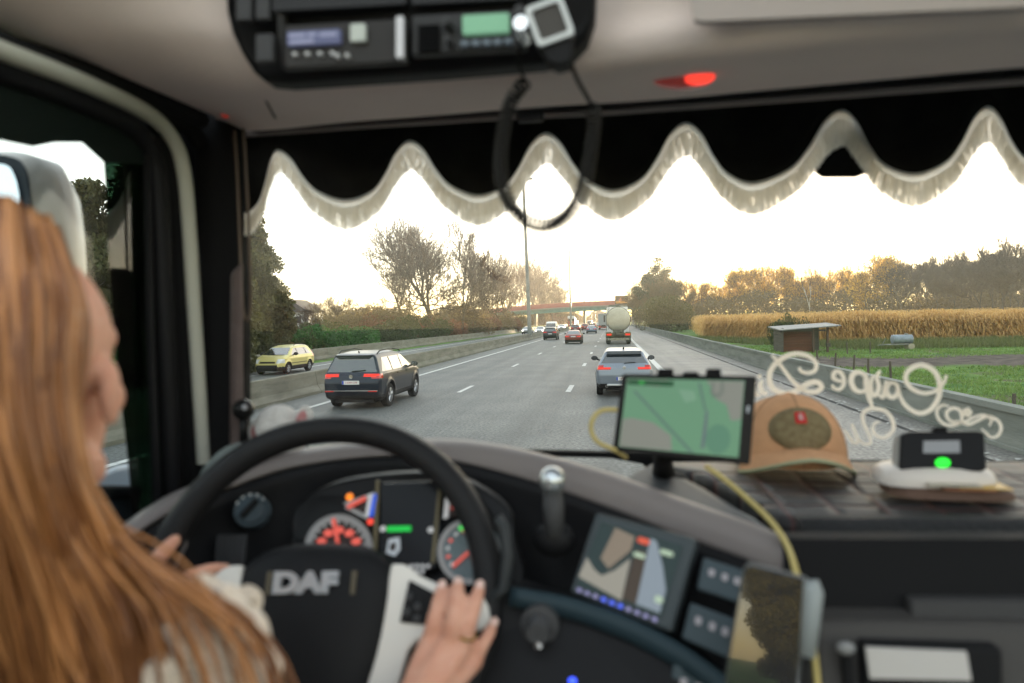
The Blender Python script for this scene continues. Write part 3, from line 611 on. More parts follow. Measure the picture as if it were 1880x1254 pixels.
# grass tufts on the verge and pasture
def grass():
    R_ = np.random.RandomState(31); n = 90000; y = 11+50*R_.rand(n)**1.35; x = 7.7+R_.rand(n)*(4+.62*y)
    dens = np.sin(x*1.3+np.sin(y*.9)*2)*np.sin(y*.8+x*.4); k = (R_.rand(n) < .55+.45*dens) & ~((y > 36+2*np.sin(x*.3)) & (y < 43+2*np.sin(x*.3)) & (x > 9.5)); x, y = x[k], y[k]; n = len(x)
    h = .05+.10*R_.rand(n)+.10*(R_.rand(n) < .06)+.25*np.exp(-((x-8.0)/.5)**2)*R_.rand(n); a = R_.rand(n)*6.28; wd = .012+.012*R_.rand(n)+.0006*y
    g = np.array([gh(q, r_) for q, r_ in zip(x, y)]); b = np.stack([x, y, g-.01], 1); d = np.stack([np.cos(a), np.sin(a), 0*a], 1)*wd[:, None]; tp = b+np.stack([R_.normal(0, .05, n), R_.normal(0, .05, n), h], 1)
    V = np.stack([b-d, b+d, tp], 1).reshape(-1, 3)
    o = obj('grass', mesh_np('grass', V, (np.arange(n)*3)[:, None]+np.array([[0,1,2]])), leafmat('grass_blade', (.06, .12, .02), (.19, .28, .07), .4, .5)); tag(o, 'short green pasture grass beyond the right barrier', None, None, 'stuff')
    n = 26000; x = 8.5+R_.rand(n)*55; y = np.interp(x, [10.5, 17.6, 29.8, 45, 160], [78, 61, 62, 64, 70])-R_.rand(n)**1.5*9; k = y > 47; x, y = x[k], y[k]; n = len(x)
    h = .2+.5*R_.rand(n); a = R_.rand(n)*6.28; b = np.stack([x, y, 0*x], 1); d = np.stack([np.cos(a), np.sin(a), 0*a], 1)*.04; tp = b+np.stack([R_.normal(0, .15, n), R_.normal(0, .15, n), h], 1)
    o = obj('tall_grass', mesh_np('tall_grass', np.stack([b-d, b+d, tp], 1).reshape(-1, 3), (np.arange(n)*3)[:, None]+np.array([[0,1,2]])), leafmat('rank_grass', (.05, .08, .02), (.17, .17, .06), .4, .3)); tag(o, 'rank green grass strip in front of the corn', None, None, 'stuff')
grass()
# ---------------------------------------------------------------- shed, fence posts, trailer, field fences, house
WOODR = mat('red_brown_board', (.10, .038, .022), .8, var=.3, vscale=3, stretch=(.3, .3, 6)); WOODG = mat('grey_board', (.075, .065, .055), .85, var=.3, vscale=3, stretch=(.3, .3, 6))
sh = thing('field_shed', (12.5, 50.5, 0), 'low open shed with red brown boards and a pale flat roof at the field edge', 'shed')
x0, x1, xs_, ys0, ys1 = 11.45, 14.2, 15.4, 49.2, 52.0
m_ = MB()
for i in range(7): m_.box((x0+.02, (ys0+ys1)/2, .12+i*.28), (.05, ys1-ys0, .26)); 
obj('side_wall', m_, WOODG, sh)
m_ = MB()
for i in range(8): m_.box(((x0+x1)/2, ys0+.55, .12+i*.22), (x1-x0-.1, .05, .21))
obj('board_wall', m_, WOODR, sh); obj('wall', MB().box((13.4, ys1, .95), (3.9, .06, 1.9)), WOODG, sh)
for x in (14.0, 15.15): obj('post', MB().box((x, ys0+.25, .95), (.16, .16, 2.0)), mat('post_brown', (.09,.06,.045), .85), sh)
obj('box', MB().box((15.15, ys0+.1, .55), (.32, .25, .28)), WOODG, sh)
sh.scale = (.8, 1, .86)
rf = MB().prism([Vector(p) for p in ((x0-.4,ys0-.5,1.83),(16.1,ys0-.2,2.12),(16.1,ys1+.3,2.3),(x0-.4,ys1+.3,2.05))], [Vector(p) for p in ((x0-.4,ys0-.5,1.75),(16.1,ys0-.2,2.04),(16.1,ys1+.3,2.22),(x0-.4,ys1+.3,1.97))]); obj('roof', rf, mat('tin_roof', (.2,.2,.2), .6, metal=.2, var=.2), sh)
obj('lintel', MB().box((13.2, ys0+.3, 1.72), (3.6, .1, .14)), WOODG, sh)
fp = [(1500,660,1),(1533,668,1),(1567,673,1),(1594,683,1),(1636,690,1),(1556,640,0),(1598,640,0),(1790,745,0),(1862,738,0)]
pw = ['fence post nearest the shed','second fence post from the shed along the near pasture edge','third fence post along the near pasture edge','leaning fence post above the letters','fifth fence post along the near pasture edge','thin fence post in the strip beyond the mud','fence post in the strip beyond the mud, left of the tank','short post in the pasture above the flourish','short post in the pasture by the right edge']
for i, (px, py, k) in enumerate(fp):
    p = WZ(px, py+8, 0); o = obj('fence_post', MB().tube([(p.x, p.y, -.1), (p.x+.03*math.sin(i), p.y, .4), (p.x+.05*math.sin(i), p.y, .72)], [.05, .045, .04], 7) if i < 7 else MB().tube([(p.x, p.y, -.1), (p.x, p.y, .34)], [.05, .045], 7), mat('old_wood%d' % i if False else 'old_wood', (.08,.065,.05), .9), None)
    tag(o, pw[i], 'post', 'fence posts in the pasture')
tk = thing('water_tank', (19.9, 48.5, 0), 'galvanised water tank on a small single axle trailer in the pasture', 'water tank')
tkp = WZ(1658, 641, 0); X0, Y0 = tkp.x, tkp.y; tk.location = (X0, Y0, 0); tk.scale = (.8,.8,.75)
obj('tank', MB().lathe([(.02,-.85),(.36,-.83),(.42,-.8),(.42,.8),(.36,.83),(.02,.85)], c=(X0-.1, Y0, .95), axis='x', n=20), mat('zinc', (.20,.23,.26), .5, metal=.2, var=.2, vscale=3), tk, smooth=True)
obj('lid', MB().lathe([(.02,.1),(.14,.1),(.16,0),(.16,-.05)], c=(X0+.25, Y0, 1.38), n=12), GALV, tk)
obj('chassis', MB().box((X0-.3, Y0, .45), (2.2, .7, .08)).tube([(X0-1.3,Y0,.45),(X0-2.1,Y0,.4)], .04).tube([(X0-1.75,Y0,.4),(X0-1.45,Y0,1.0)], .03), GALV, tk)
for s_ in (-.45, .45): obj('wheel', MB().lathe([(.02,-.07),(.18,-.07),(.27,-.05),(.27,.05),(.18,.07),(.02,.07)], c=(X0+.5, Y0+s_, .27), axis='y', n=18), mat('tank_wheel', (.3,.27,.2), .8), tk, smooth=True)
RAIL = mat('rail_wood', (.12,.115,.10), .9)
def railfence(px0, px1, Y, h, label):
    a, b = WY(px0, 570, Y), WY(px1, 570, Y); m_ = MB(); n = max(2, int((b.x-a.x)/2.5)); t = thing('rail_fence', (a.x, Y, 0), label, 'fence')
    for i in range(n+1): x = a.x+(b.x-a.x)*i/n; obj('post', MB().box((x, Y, h/2+.4), (.14, .14, h+.8)), RAIL, t)
    for z in (h*.55+.5, h*.95+.5): m_.box(((a.x+b.x)/2, Y-.09, z), (b.x-a.x, .05, .13))
    obj('rail', m_, RAIL, t)
railfence(1487, 1542, 179, 2.7, 'short pale rail fence at the top of the cornfield by the birch'); railfence(1660, 1870, 178, 2.5, 'long dark rail fence behind the corn below the bare wood')
hs = thing('house', (gx(537, 125), 125, 0), 'small white gabled house half hidden behind the hedge on the left', 'house'); hx = gx(535, 125)
obj('wall', MB().box((hx, 128, 2.6), (7.5, 7, 5.2)), mat('render_white', (.5,.5,.5), .8), hs)
obj('roof', MB().prism([Vector(p) for p in ((hx-4.3,124,5.0),(hx+4.3,124,5.0),(hx,124,7.6))], [Vector(p) for p in ((hx-4.3,132,5.0),(hx+4.3,132,5.0),(hx,132,7.6))]), mat('slate', (.05,.05,.055), .7), hs)
for s_ in (-1.8, 1.6): obj('window', MB().box((hx+s_, 124.48, 3.6), (1.2, .06, 1.3)), mat('dark_pane', (.03,.035,.04), .2), hs)
# ================================================================ VEHICLES
def sd_poly(p, poly):
    """signed distance of 2-D points p (n,2) to polygon"""
    d = np.full(len(p), 1e9); inside = np.zeros(len(p), bool); n = len(poly)
    for i in range(n):
        a = poly[i]; b = poly[(i+1) % n]; e = b-a; w_ = p-a
        t = np.clip((w_@e)/(e@e), 0, 1); q = w_-t[:, None]*e; d = np.minimum(d, (q*q).sum(1))
        c = ((a[1] > p[:, 1]) != (b[1] > p[:, 1])) & (p[:, 0] < (b[0]-a[0])*(p[:, 1]-a[1])/(b[1]-a[1]+1e-12)+a[0]); inside ^= c
    d = np.sqrt(d); return np.where(inside, -d, d)
def smax(a, b, k):
    h = np.clip(.5-.5*(b-a)/k, 0, 1); return b*(1-h)+a*h+k*h*(1-h)
def car_surface(sil, zw, plan, res, wheels, wr, zc=.75, extra=None):
    sil = np.array(sil, float); zw = np.array(zw, float); plan = np.array(plan, float)
    ya, yb = sil[:, 0].min(), sil[:, 0].max(); za, zb = sil[:, 1].min(), sil[:, 1].max()
    hw = zw[:, 1].max()+.05; lo = np.array([-hw, ya-.05, za-.05]); hi = np.array([hw, yb+.05, zb+.05])
    N = np.maximum(2, np.round((hi-lo)/res).astype(int)); idx = {}; V = []; Fc = []
    def vid(i, j, k):
        key = (i, j, k)
        if key not in idx: idx[key] = len(V); V.append((lo[0]+(hi[0]-lo[0])*i/N[0], lo[1]+(hi[1]-lo[1])*j/N[1], lo[2]+(hi[2]-lo[2])*k/N[2]))
        return idx[key]
    for s_ in (0, N[0]):
        for j in range(N[1]):
            for k in range(N[2]):
                q = (vid(s_,j,k), vid(s_,j+1,k), vid(s_,j+1,k+1), vid(s_,j,k+1)); Fc.append(q if s_ else q[::-1])
    for s_ in (0, N[1]):
        for i in range(N[0]):
            for k in range(N[2]):
                q = (vid(i,s_,k), vid(i,s_,k+1), vid(i+1,s_,k+1), vid(i+1,s_,k)); Fc.append(q if s_ else q[::-1])
    for s_ in (0, N[2]):
        for i in range(N[0]):
            for j in range(N[1]):
                q = (vid(i,j,s_), vid(i+1,j,s_), vid(i+1,j+1,s_), vid(i,j+1,s_)); Fc.append(q if s_ else q[::-1])
    P0 = np.array(V); T = np.stack([np.zeros(len(P0)), np.clip(P0[:, 1], ya+.75, yb-.75), np.clip(P0[:, 2], zc-.12, zc+.12)], 1)
    def sdf(p):
        d1 = sd_poly(p[:, 1:], sil)
        W = np.interp(p[:, 2], zw[:, 0], zw[:, 1])*np.interp(p[:, 1], plan[:, 0], plan[:, 1])
        fl = sum(.03*np.exp(-(((p[:, 1]-y)**2+(p[:, 2]-wr)**2)**.5-wr-.06)**2/.006) for y in wheels)
        d2 = (np.abs(p[:, 0])-W-fl)*.93; d = smax(d1, d2, .09)
        for y in wheels:
            c = np.sqrt((p[:, 1]-y)**2+(p[:, 2]-wr)**2)-(wr+.045); c = np.maximum(c, .62-np.abs(p[:, 0])); d = np.maximum(d, -c)
        if extra is not None: d = extra(p, d)
        return d
    D_ = T-P0; Ln = np.linalg.norm(D_, axis=1); D_ /= Ln[:, None]; t = np.zeros(len(P0))
    for _ in range(45): t = np.minimum(t+sdf(P0+D_*t[:, None])*.7, Ln)
    return P0+D_*t[:, None], np.array(Fc)
def split(P, Fc, fn):
    c = P[Fc].mean(1); n = np.cross(P[Fc[:, 2]]-P[Fc[:, 0]], P[Fc[:, 3]]-P[Fc[:, 1]]); n /= np.maximum(np.linalg.norm(n, axis=1, keepdims=True), 1e-9)
    lab = fn(c, n); out = {}
    for k in set(lab):
        f = Fc[lab == k]; u, inv = np.unique(f, return_inverse=True); out[k] = mesh_np(k, P[u], inv.reshape(f.shape))
    return out
def paint(name, col, metal=.35, rough=.32): return mat(name, col, rough, metal=metal, coat=.2, spec=.25)
GLASSD = mat('car_glass', (.012,.016,.018), .04, spec=1.0, coat=1.0); TYRE = mat('tyre', (.018,.018,.018), .85, bump=.2); PLAST = mat('black_plastic', (.02,.02,.021), .6)
RIM = mat('alloy', (.42,.42,.43), .35, metal=.9); CHROME = mat('chrome', (.7,.7,.7), .15, metal=1.0)
LTR = mat('tail_red', (.30,.012,.01), .15, coat=1.0, emit=(1,.04,.02), estr=.06); LTR2 = emat('tail_glow', (1,.05,.03), .5); LTW = emat('headlight', (1,.93,.8), 3)
HEADG = mat('headlamp_glass', (.5,.52,.52), .1, coat=1.0); PLATE = mat('plate_white', (.6,.6,.58), .5); INK = mat('plate_ink', (.30,.03,.03), .6); EU = mat('plate_blue', (.02,.05,.35), .5)
def wheel(parent, x, y, r, w_, side, spokes=5, lod=0):
    c = (x, y, r); prof = [(r*.62,-w_/2),(r*.93,-w_/2),(r,-w_*.36),(r,w_*.36),(r*.93,w_/2),(r*.62,w_/2),(r*.6,0)]
    n = 28 if lod == 0 else 12
    o = obj('wheel', MB().lathe(prof+[prof[0]], c=c, axis='x', n=n), TYRE, parent, smooth=True, local=True)
    m_ = MB(); xo = x+side*w_*.42
    m_.lathe([(r*.62,0),(r*.66,side*.012),(r*.58,side*.012),(r*.56,-side*.03)], c=(xo, y, r), axis='x', n=n)
    m_.lathe([(.001,side*.01),(r*.14,side*.012),(r*.16,-side*.02)], c=(xo, y, r), axis='x', n=12)
    for k in range(spokes):
        a = 2*math.pi*k/spokes+.3
        for da in (-.13, .13):
            p = Vector((xo, y+math.cos(a)*r*.1, r+math.sin(a)*r*.1)); q = Vector((xo, y+math.cos(a+da)*r*.6, r+math.sin(a+da)*r*.6)); m_.tube([p, q], [r*.085, r*.055], 5)
    obj('rim', m_, RIM, o, smooth=True, local=True)
    obj('brake_disc', MB().lathe([(.001,0),(r*.56,0),(r*.56,-side*.02)], c=(xo-side*.05, y, r), axis='x', n=16), PLAST, o, local=True)
def glyph(name, text, size, m, parent, loc, rot=(math.pi/2,0,0), ext=.002, bold=0, sx=1.0, kind=None):
    cu_ = D.curves.new(name, 'FONT'); cu_.body = text; cu_.size = size; cu_.extrude = ext; cu_.align_x = 'CENTER'; cu_.align_y = 'CENTER'; cu_.offset = bold
    to = D.objects.new(name, cu_); C.collection.objects.link(to); C.view_layer.update()
    me = D.meshes.new_from_object(to.evaluated_get(C.evaluated_depsgraph_get())); D.objects.remove(to); D.curves.remove(cu_)
    o = link(D.objects.new(name, me)); me.materials.clear(); me.materials.append(m); o.parent = parent; o.location = loc; o.rotation_euler = rot; o.scale = (sx, 1, 1); return o
def plate(parent, c, w_=.52, h=.11, text=None, ink=None):
    p = obj('number_plate', MB().box(c, (w_, .02, h)), PLATE, parent, local=True)
    obj('country_band', MB().box((c[0]-w_/2+.03, c[1]-.012, c[2]), (.05, .004, h*.96)), EU, p, local=True)
    if text: glyph('plate_text', text, h*.72, INK, p, (c[0]+.02, c[1]-.013, c[2]))
    return p
SPEC = {
 'suv': dict(L=(-2.24, 2.26), sil=[(-2.14,.33),(-2.23,.5),(-2.24,.78),(-2.19,1.0),(-2.13,1.08),(-1.93,1.45),(-1.9,1.55),(-2.0,1.585),(-1.8,1.63),(-1.0,1.675),(-.2,1.67),(.35,1.58),(1.15,1.14),(1.6,1.06),(2.08,.93),(2.24,.74),(2.26,.45),(2.16,.26),(-1.9,.25)],
     zw=[(.2,.80),(.35,.88),(.6,.905),(.85,.91),(1.0,.89),(1.08,.86),(1.5,.68),(1.62,.60),(1.7,.5)], plan=[(-2.26,.90),(-2.05,.965),(-1.5,1),(1.4,1),(1.9,.95),(2.26,.78)], wheels=[-1.33, 1.36], r=.355, win=(1.10,1.50), rw=(1.10,1.53), tl=(.90,1.05,.38), side=(-1.85,.95)),
 'crossover': dict(L=(-2.18, 2.18), sil=[(-2.05,.3),(-2.16,.45),(-2.18,.7),(-2.14,.95),(-2.08,1.04),(-1.72,1.36),(-1.66,1.44),(-1.76,1.46),(-1.5,1.49),(-.6,1.525),(.1,1.51),(.55,1.42),(1.25,1.05),(1.7,.98),(2.05,.85),(2.18,.65),(2.18,.4),(2.1,.25),(-1.85,.24)],
     zw=[(.2,.78),(.35,.87),(.6,.905),(.85,.91),(.97,.88),(1.06,.84),(1.4,.64),(1.48,.56),(1.56,.45)], plan=[(-2.2,.90),(-2.0,.965),(-1.5,1),(1.4,1),(1.85,.94),(2.2,.78)], wheels=[-1.32, 1.35], r=.35, win=(1.04,1.37), rw=(1.09,1.36), tl=(.87,1.02,.42), side=(-1.55,1.0)),
 'sedan': dict(L=(-2.3, 2.3), sil=[(-2.15,.28),(-2.28,.42),(-2.3,.62),(-2.26,.86),(-2.2,.93),(-1.75,.98),(-1.05,1.33),(-.6,1.41),(-.1,1.43),(.3,1.39),(1.2,.97),(1.7,.9),(2.15,.76),(2.3,.58),(2.3,.36),(2.2,.2),(-2.0,.2)],
     zw=[(.15,.78),(.3,.86),(.5,.90),(.8,.905),(.92,.88),(.98,.84),(1.32,.62),(1.4,.54),(1.5,.4)], plan=[(-2.3,.88),(-2.05,.96),(-1.5,1),(1.4,1),(1.9,.94),(2.3,.76)], wheels=[-1.4, 1.42], r=.33, win=(.97,1.30), rw=(1.02,1.33), tl=(.74,.86,.42), side=(-1.25,1.0)),
 'estate': dict(L=(-2.02, 2.0), sil=[(-1.9,.3),(-2.0,.42),(-2.02,.65),(-1.97,.92),(-1.6,1.36),(-1.5,1.43),(-.9,1.47),(-.1,1.46),(.4,1.36),(1.15,.98),(1.5,.9),(1.85,.72),(1.98,.55),(2.0,.38),(1.9,.22),(-1.75,.22)],
     zw=[(.15,.72),(.3,.80),(.55,.825),(.8,.83),(.92,.80),(.97,.77),(1.32,.60),(1.42,.52),(1.5,.4)], plan=[(-2.02,.88),(-1.8,.96),(-1.3,1),(1.1,1),(1.6,.93),(2.0,.74)], wheels=[-1.2, 1.24], r=.3, win=(.97,1.31), rw=(.98,1.33), tl=(.8,1.15,.6), side=(-1.5,.8)),
 'van': dict(L=(-2.7, 2.7), sil=[(-2.6,.35),(-2.7,.5),(-2.7,2.1),(-2.6,2.28),(-1,2.32),(1.0,2.3),(1.35,2.15),(2.0,1.3),(2.5,1.1),(2.68,.85),(2.7,.5),(2.6,.3),(-2.4,.3)],
     zw=[(.2,.9),(.4,.98),(1.2,.99),(2.1,.9),(2.4,.75)], plan=[(-2.7,.94),(-2.4,1),(2.0,1),(2.4,.93),(2.7,.8)], wheels=[-1.7, 1.7], r=.35, win=(1.3,1.85), rw=(1.35,1.95), tl=(.9,1.4,.8), side=(1.0,1.75))}
def build_car(name, kind, label, cat, pmat, res=.032, group=None, hl=False, seen='rear', text=None, brake=False):
    sp_ = SPEC[kind]; P, Fc = car_surface(sp_['sil'], sp_['zw'], sp_['plan'], res, sp_['wheels'], sp_['r'])
    w0, w1 = sp_['win']; r0, r1 = sp_['rw']; t0, t1, tx = sp_['tl']; s0, s1 = sp_['side']; y0, y1 = sp_['L']; wh = sp_['wheels']; r = sp_['r']
    def fn(c, n):
        x, y, z = np.abs(c[:, 0]), c[:, 1], c[:, 2]; nx, ny, nz = n.T; lab = np.full(len(c), 'body', dtype=object); nx = np.abs(nx)
        mid = (y0+y1)/2
        lab[(z < .42) & (nz < .5)] = 'lower_trim'
        if kind in ('suv', 'crossover'):
            for q in wh: lab[(nx > .5) & (np.sqrt((y-q)**2+(z-r)**2) < r+.11)] = 'lower_trim'
        for q in wh: lab[(np.sqrt((y-q)**2+(z-r)**2) < r+.06) & (z < 2*r+.1)] = 'lower_trim'
        W = np.interp(z, [a for a, b in sp_['zw']], [b for a, b in sp_['zw']])
        lab[(y < mid) & (ny < -.25) & (z > r0) & (z < r1) & (x < W-.09+.0*z)] = 'rear_window'
        lab[(y > 0) & (ny > .25) & (nz > .15) & (z > w0+.03) & (z < r1+.02) & (x < W-.06)] = 'windscreen'
        front = s1-(z-w0)*1.45; back = s0+(z-w0)*(.9 if kind != 'van' else 0)
        sw = (nx > .6) & (z > w0) & (z < w1) & (y < front) & (y > back)
        lab[sw] = 'side_window'
        for q in ([-.95, .02] if kind != 'van' else []): lab[sw & (np.abs(y-q-(z-w0)*.1) < .04)] = 'window_pillar'
        tl = (y < y0+.42) & (z > t0) & (z < t1) & (x > tx+(z-t0)*0) & ((ny < -.4) | ((nx > .4) & (y < y0+.36)))
        if kind == 'suv': tl &= ~((x < .62) & (z < t0+.07))
        if kind == 'crossover': tl &= ~((x < .66) & (z > t1-.055))
        lab[tl] = 'tail_light'
        lab[tl & (np.abs(z-(t0+t1)/2-(.03 if kind == 'suv' else -.02)) < .028) & (ny < -.4)] = 'tail_lamp'
        hd = (y > y1-.45) & (z > .60) & (z < .80) & (x > .48) & (ny > .1) & (nz < .9); 
        if kind == 'van': hd = (y > y1-.4) & (z > .8) & (z < 1.05) & (x > .6)
        lab[hd] = 'headlight'
        lab[(y > y1-.3) & (ny > .6) & (z > .32) & (z < .5) & (x < .55)] = 'grille'
        lab[(y > y1-.3) & (ny > .5) & (z > .60) & (z < .68) & (x < .42)] = 'grille'
        return lab
    t = thing(name, (0, 0, 0), label, cat, group); pm = {'body': pmat, 'lower_trim': PLAST, 'rear_window': GLASSD, 'windscreen': GLASSD, 'side_window': GLASSD, 'window_pillar': PLAST, 'tail_light': LTR, 'tail_lamp': LTR2, 'headlight': LTW if hl else HEADG, 'grille': PLAST}
    for k, me in split(P, Fc, fn).items():
        if k in ('tail_light', 'tail_lamp', 'headlight', 'side_window'):      # left and right are separate parts
            co = np.array([v.co[:] for v in me.vertices]); fs = np.array([p.vertices[:] for p in me.polygons]); s_ = co[fs].mean(1)[:, 0] > 0
            for q in (s_, ~s_):
                if q.any():
                    u, inv = np.unique(fs[q], return_inverse=True); obj(k, mesh_np(k, co[u], inv.reshape(-1, 4)), pm[k], t, smooth='all')
            D.meshes.remove(me)
        else: obj(k, me, pm[k], t, smooth='all')
    hw = max(b for a, b in sp_['zw']); lod = 0 if res < .05 else 1
    obj('underbody', MB().box((0, 0, .34), (1.2, y1-y0-.5, .3)), PLAST, t, local=True)
    for y in wh:
        for s_ in (-1, 1): wheel(t, s_*(hw-.115), y, r, .21, s_, lod=lod)
    zb = w0+.04
    for s_ in (-1, 1):
        ym = s1-.12; m_ = MB().ball((s_*(hw+.11), ym, zb+.02), (.12, .07, .085), 12, 8); m_.tube([(s_*(hw-.08), ym, zb-.06), (s_*(hw+.05), ym, zb-.01)], .03, 6)
        mo = obj('wing_mirror', m_, PLAST if kind != 'estate' else PLAST, t, smooth=True, local=True)
        if lod == 0: obj('mirror_glass', MB().box((s_*(hw+.11), ym-.062, zb+.02), (.17, .012, .11)), GLASSD, mo, local=True, bevel=.004)
    if seen == 'rear':
        pz = {'suv': .80, 'crossover': .60, 'sedan': .78, 'estate': .6, 'van': .6}[kind]; plate(t, (0, y0-.015, pz), text=text)
    if kind == 'suv' and lod == 0:
        obj('chrome_strip', MB().box((0, y0-.008, .56), (1.62, .02, .022)), CHROME, t, local=True)
        obj('badge', MB().lathe([(.001,0),(.055,0),(.06,-.01),(.05,.01)], c=(0, y0+.02, .97), axis='y', n=18), CHROME, t, local=True)
        for s_ in (-1, 1):
            obj('roof_rail', MB().tube([(s_*.60,-1.6,1.62),(s_*.61,-1.4,1.695),(s_*.62,-.3,1.725),(s_*.62,.35,1.66),(s_*.62,.5,1.60)], .017, 8), PLAST, t, local=True)
            obj('reflector', MB().box((s_*.66, y0-.01, .545), (.26, .02, .035)), LTR, t, local=True)
            for y in (-.55, .35): obj('door_handle', MB().box((s_*.90, y, .98), (.03, .16, .025)), PLAST, t, local=True, bevel=.008)
        obj('antenna', MB().tube([(0,-1.5,1.63),(0,-1.55,1.70)], [.035,.008], 8), PLAST, t, local=True)
        obj('wiper', MB().tube([(0,-2.13,1.12),(.42,-2.11,1.15)], .014, 6), PLAST, t, local=True)
        obj('swage_line', MB().box((.915, -.3, 1.015), (.012, 3.0, .014)).box((-.915, -.3, 1.015), (.012, 3.0, .014)), PLAST, t, local=True)
    if kind == 'crossover':
        obj('badge', MB().lathe([(.001,-.012),(.05,-.012),(.058,0),(.05,.01)], c=(0, y0+.035, .945), axis='y', n=20), CHROME, t, local=True)
        obj('skid_plate', MB().box((0, y0+.0, .40), (1.1, .06, .07)), mat('silver_trim', (.45,.46,.47), .4, metal=.6), t, local=True, bevel=.02)
        for s_ in (-1, 1):
            obj('exhaust', MB().lathe([(.03,.1),(.03,-.02),(.042,-.02),(.042,.1)], c=(s_*.56, y0+.0, .36), axis='y', n=16), CHROME, t, local=True)
            obj('reflector', MB().box((s_*.70, y0+.045, .74), (.2, .02, .035)), LTR, t, local=True)
        obj('antenna', MB().tube([(0,-1.25,1.50),(0,-1.32,1.585)], [.04,.008], 8), PLAST, t, local=True)
        obj('wiper', MB().tube([(0,-2.05,1.085),(.36,-2.02,1.11)], .014, 6), PLAST, t, local=True)
        obj('spoiler', MB().box((0, -1.73, 1.455), (1.12, .16, .03)), pmat, t, local=True, bevel=.012)
    if kind == 'estate':
        for s_ in (-1, 1):
            obj('roof_rail', MB().tube([(s_*.52,-1.35,1.44),(s_*.54,-1.1,1.51),(s_*.55,-.2,1.52),(s_*.55,.15,1.45)], .016, 8), PLAST, t, local=True)
            obj('rub_strip', MB().box((s_*.835, -.1, .56), (.016, 2.2, .04)), mat('strip_grey', (.12,.11,.06), .5), t, local=True)
        obj('wiper', MB().tube([(-.55,1.14,.99),(.4,1.17,1.0)], .014, 6), PLAST, t, local=True)
    return t
def recolor(o, oldmat, newmat):
    for k in kids(o):
        for i, s_ in enumerate(k.material_slots):
            if s_.material == oldmat: s_.link = 'OBJECT'; s_.material = newmat
def place(o, px, py, label=None, rz=0.0, X=None, dy=0.0, sc=1.0):
    """rear bumper bottom centre seen at this pixel"""
    p = WZ(px, py, 0); o.location = (p.x if X is None else X, p.y+dy, 0); o.rotation_euler = (0, 0, rz); o.scale = (sc,)*3
    if label: o['label'] = label
    return o
NAVY = paint('navy_paint', (.012,.018,.028)); GREY = paint('grey_paint', (.18,.205,.24)); YEL = paint('yellow_paint', (.52,.46,.17), .2); REDP = paint('red_paint', (.16,.035,.025)); BLK = paint('black_paint', (.02,.022,.025))
suv = build_car('parked_car' if False else 'car', 'suv', 'dark blue off roader in the left lane with chrome bumper strip and white number plate', 'car', NAVY, .03, text='2-EAM-378')
suv.location = (-7.57, 19.9+1.33, 0)
xo = build_car('car', 'crossover', 'grey crossover with a sky lit roof directly ahead in the right lane, behind the tablet', 'car', GREY, .03, text='1-DBM-540')
xo.location = (.37, 22.95+1.32, 0)
# opposite traffic, front towards us (heading -Y)
es = build_car('car', 'estate', 'small yellow estate coming the other way behind the median barrier', 'car', YEL, .03, seen='front')
es.rotation_euler = (0, 0, math.pi); es.location = (gx(508, 33.5), 34.3, .0)
rd = build_car('car', 'sedan', 'low dark red saloon in the middle lane with a white number plate', 'car', REDP, .06)
rd.location = (-4.07, 72.8+1.4, 0)
bk = build_car('car', 'suv', 'black off roader in the left lane just ahead of the red saloon, near the barrier', 'car', BLK, .06)
bk.location = (-7.9, 88.3+1.33, 0)
Q = 'queue of cars far ahead under the bridge'
def far_car(src, X, Y, label, m=None, old=None, rz=0.0, sc=1.0, group=Q):
    o = copy_tree(src); o.location = (X, Y, 0); o.rotation_euler = (0, 0, rz); o['label'] = label; o['group'] = group; o.scale = (sc,)*3
    if m: recolor(o, old, m)
    return o
MAR = paint('maroon_paint', (.09,.02,.018)); BLU = paint('blue_paint', (.10,.14,.19)); SIL = paint('silver_paint', (.45,.45,.44), .3); WHT = paint('white_paint', (.65,.65,.63), 0); BR2 = paint('brick_paint', (.24,.05,.035))
far_car(bk, -6.9, 132, 'dark off roader in the left lane, third vehicle from the black one', MAR, BLK)
far_car(bk, -6.3, 165, 'dark red car behind the lamp pole line, partly hidden by the dark off roader', BR2, BLK)
far_car(rd, -3.75, 128, 'blue grey car in the middle lane ahead of the red saloon', BLU, REDP, sc=1.04)
far_car(bk, -5.0, 185, 'brick red car in the queue between the dark ones and the blue grey car', BR2, BLK)
far_car(bk, -7.6, 225, 'small dark car at the far end of the left lane queue', BLK, BLK)
far_car(rd, -4.6, 240, 'small silver car far ahead, just left of the grey box lorry', SIL, REDP)
OP = 'oncoming traffic on the opposite carriageway'
hc = build_car('car', 'sedan', 'first oncoming silver car with lit headlights left of the nearest lamp pole', 'car', SIL, .07, group=OP, hl=True, seen='front')
hc.rotation_euler = (0, 0, math.pi); hc.location = (-16.3, 132, 0)
far_car(hc, gx(992, 128), 128, 'oncoming silver car with lit headlights just right of the nearest lamp pole', None, None, math.pi, 1.0, OP)
far_car(hc, gx(1031, 180), 180, 'oncoming car with bright headlights in front of the white cab lorry', WHT, SIL, math.pi, 1.0, OP)
far_car(hc, gx(1049, 250), 250, 'tiny oncoming car beside the second lamp pole', None, None, math.pi, 1.0, OP)
vn = build_car('van', 'van', 'white van coming the other way, above the black off roader', 'van', WHT, .08, seen='front')
vn.rotation_euler = (0, 0, math.pi); vn.location = (gx(1010, 125), 128, 0)
v2 = copy_tree(vn); v2['label'] = 'white van far ahead in the queue under the bridge'; v2.location = (-8.3, 262, 0); v2.rotation_euler = (0, 0, 0)
v3 = copy_tree(vn); v3['label'] = 'distant oncoming white van above the queue of cars, by the third lamp pole'; v3.location = (-13.2, 250, 0)
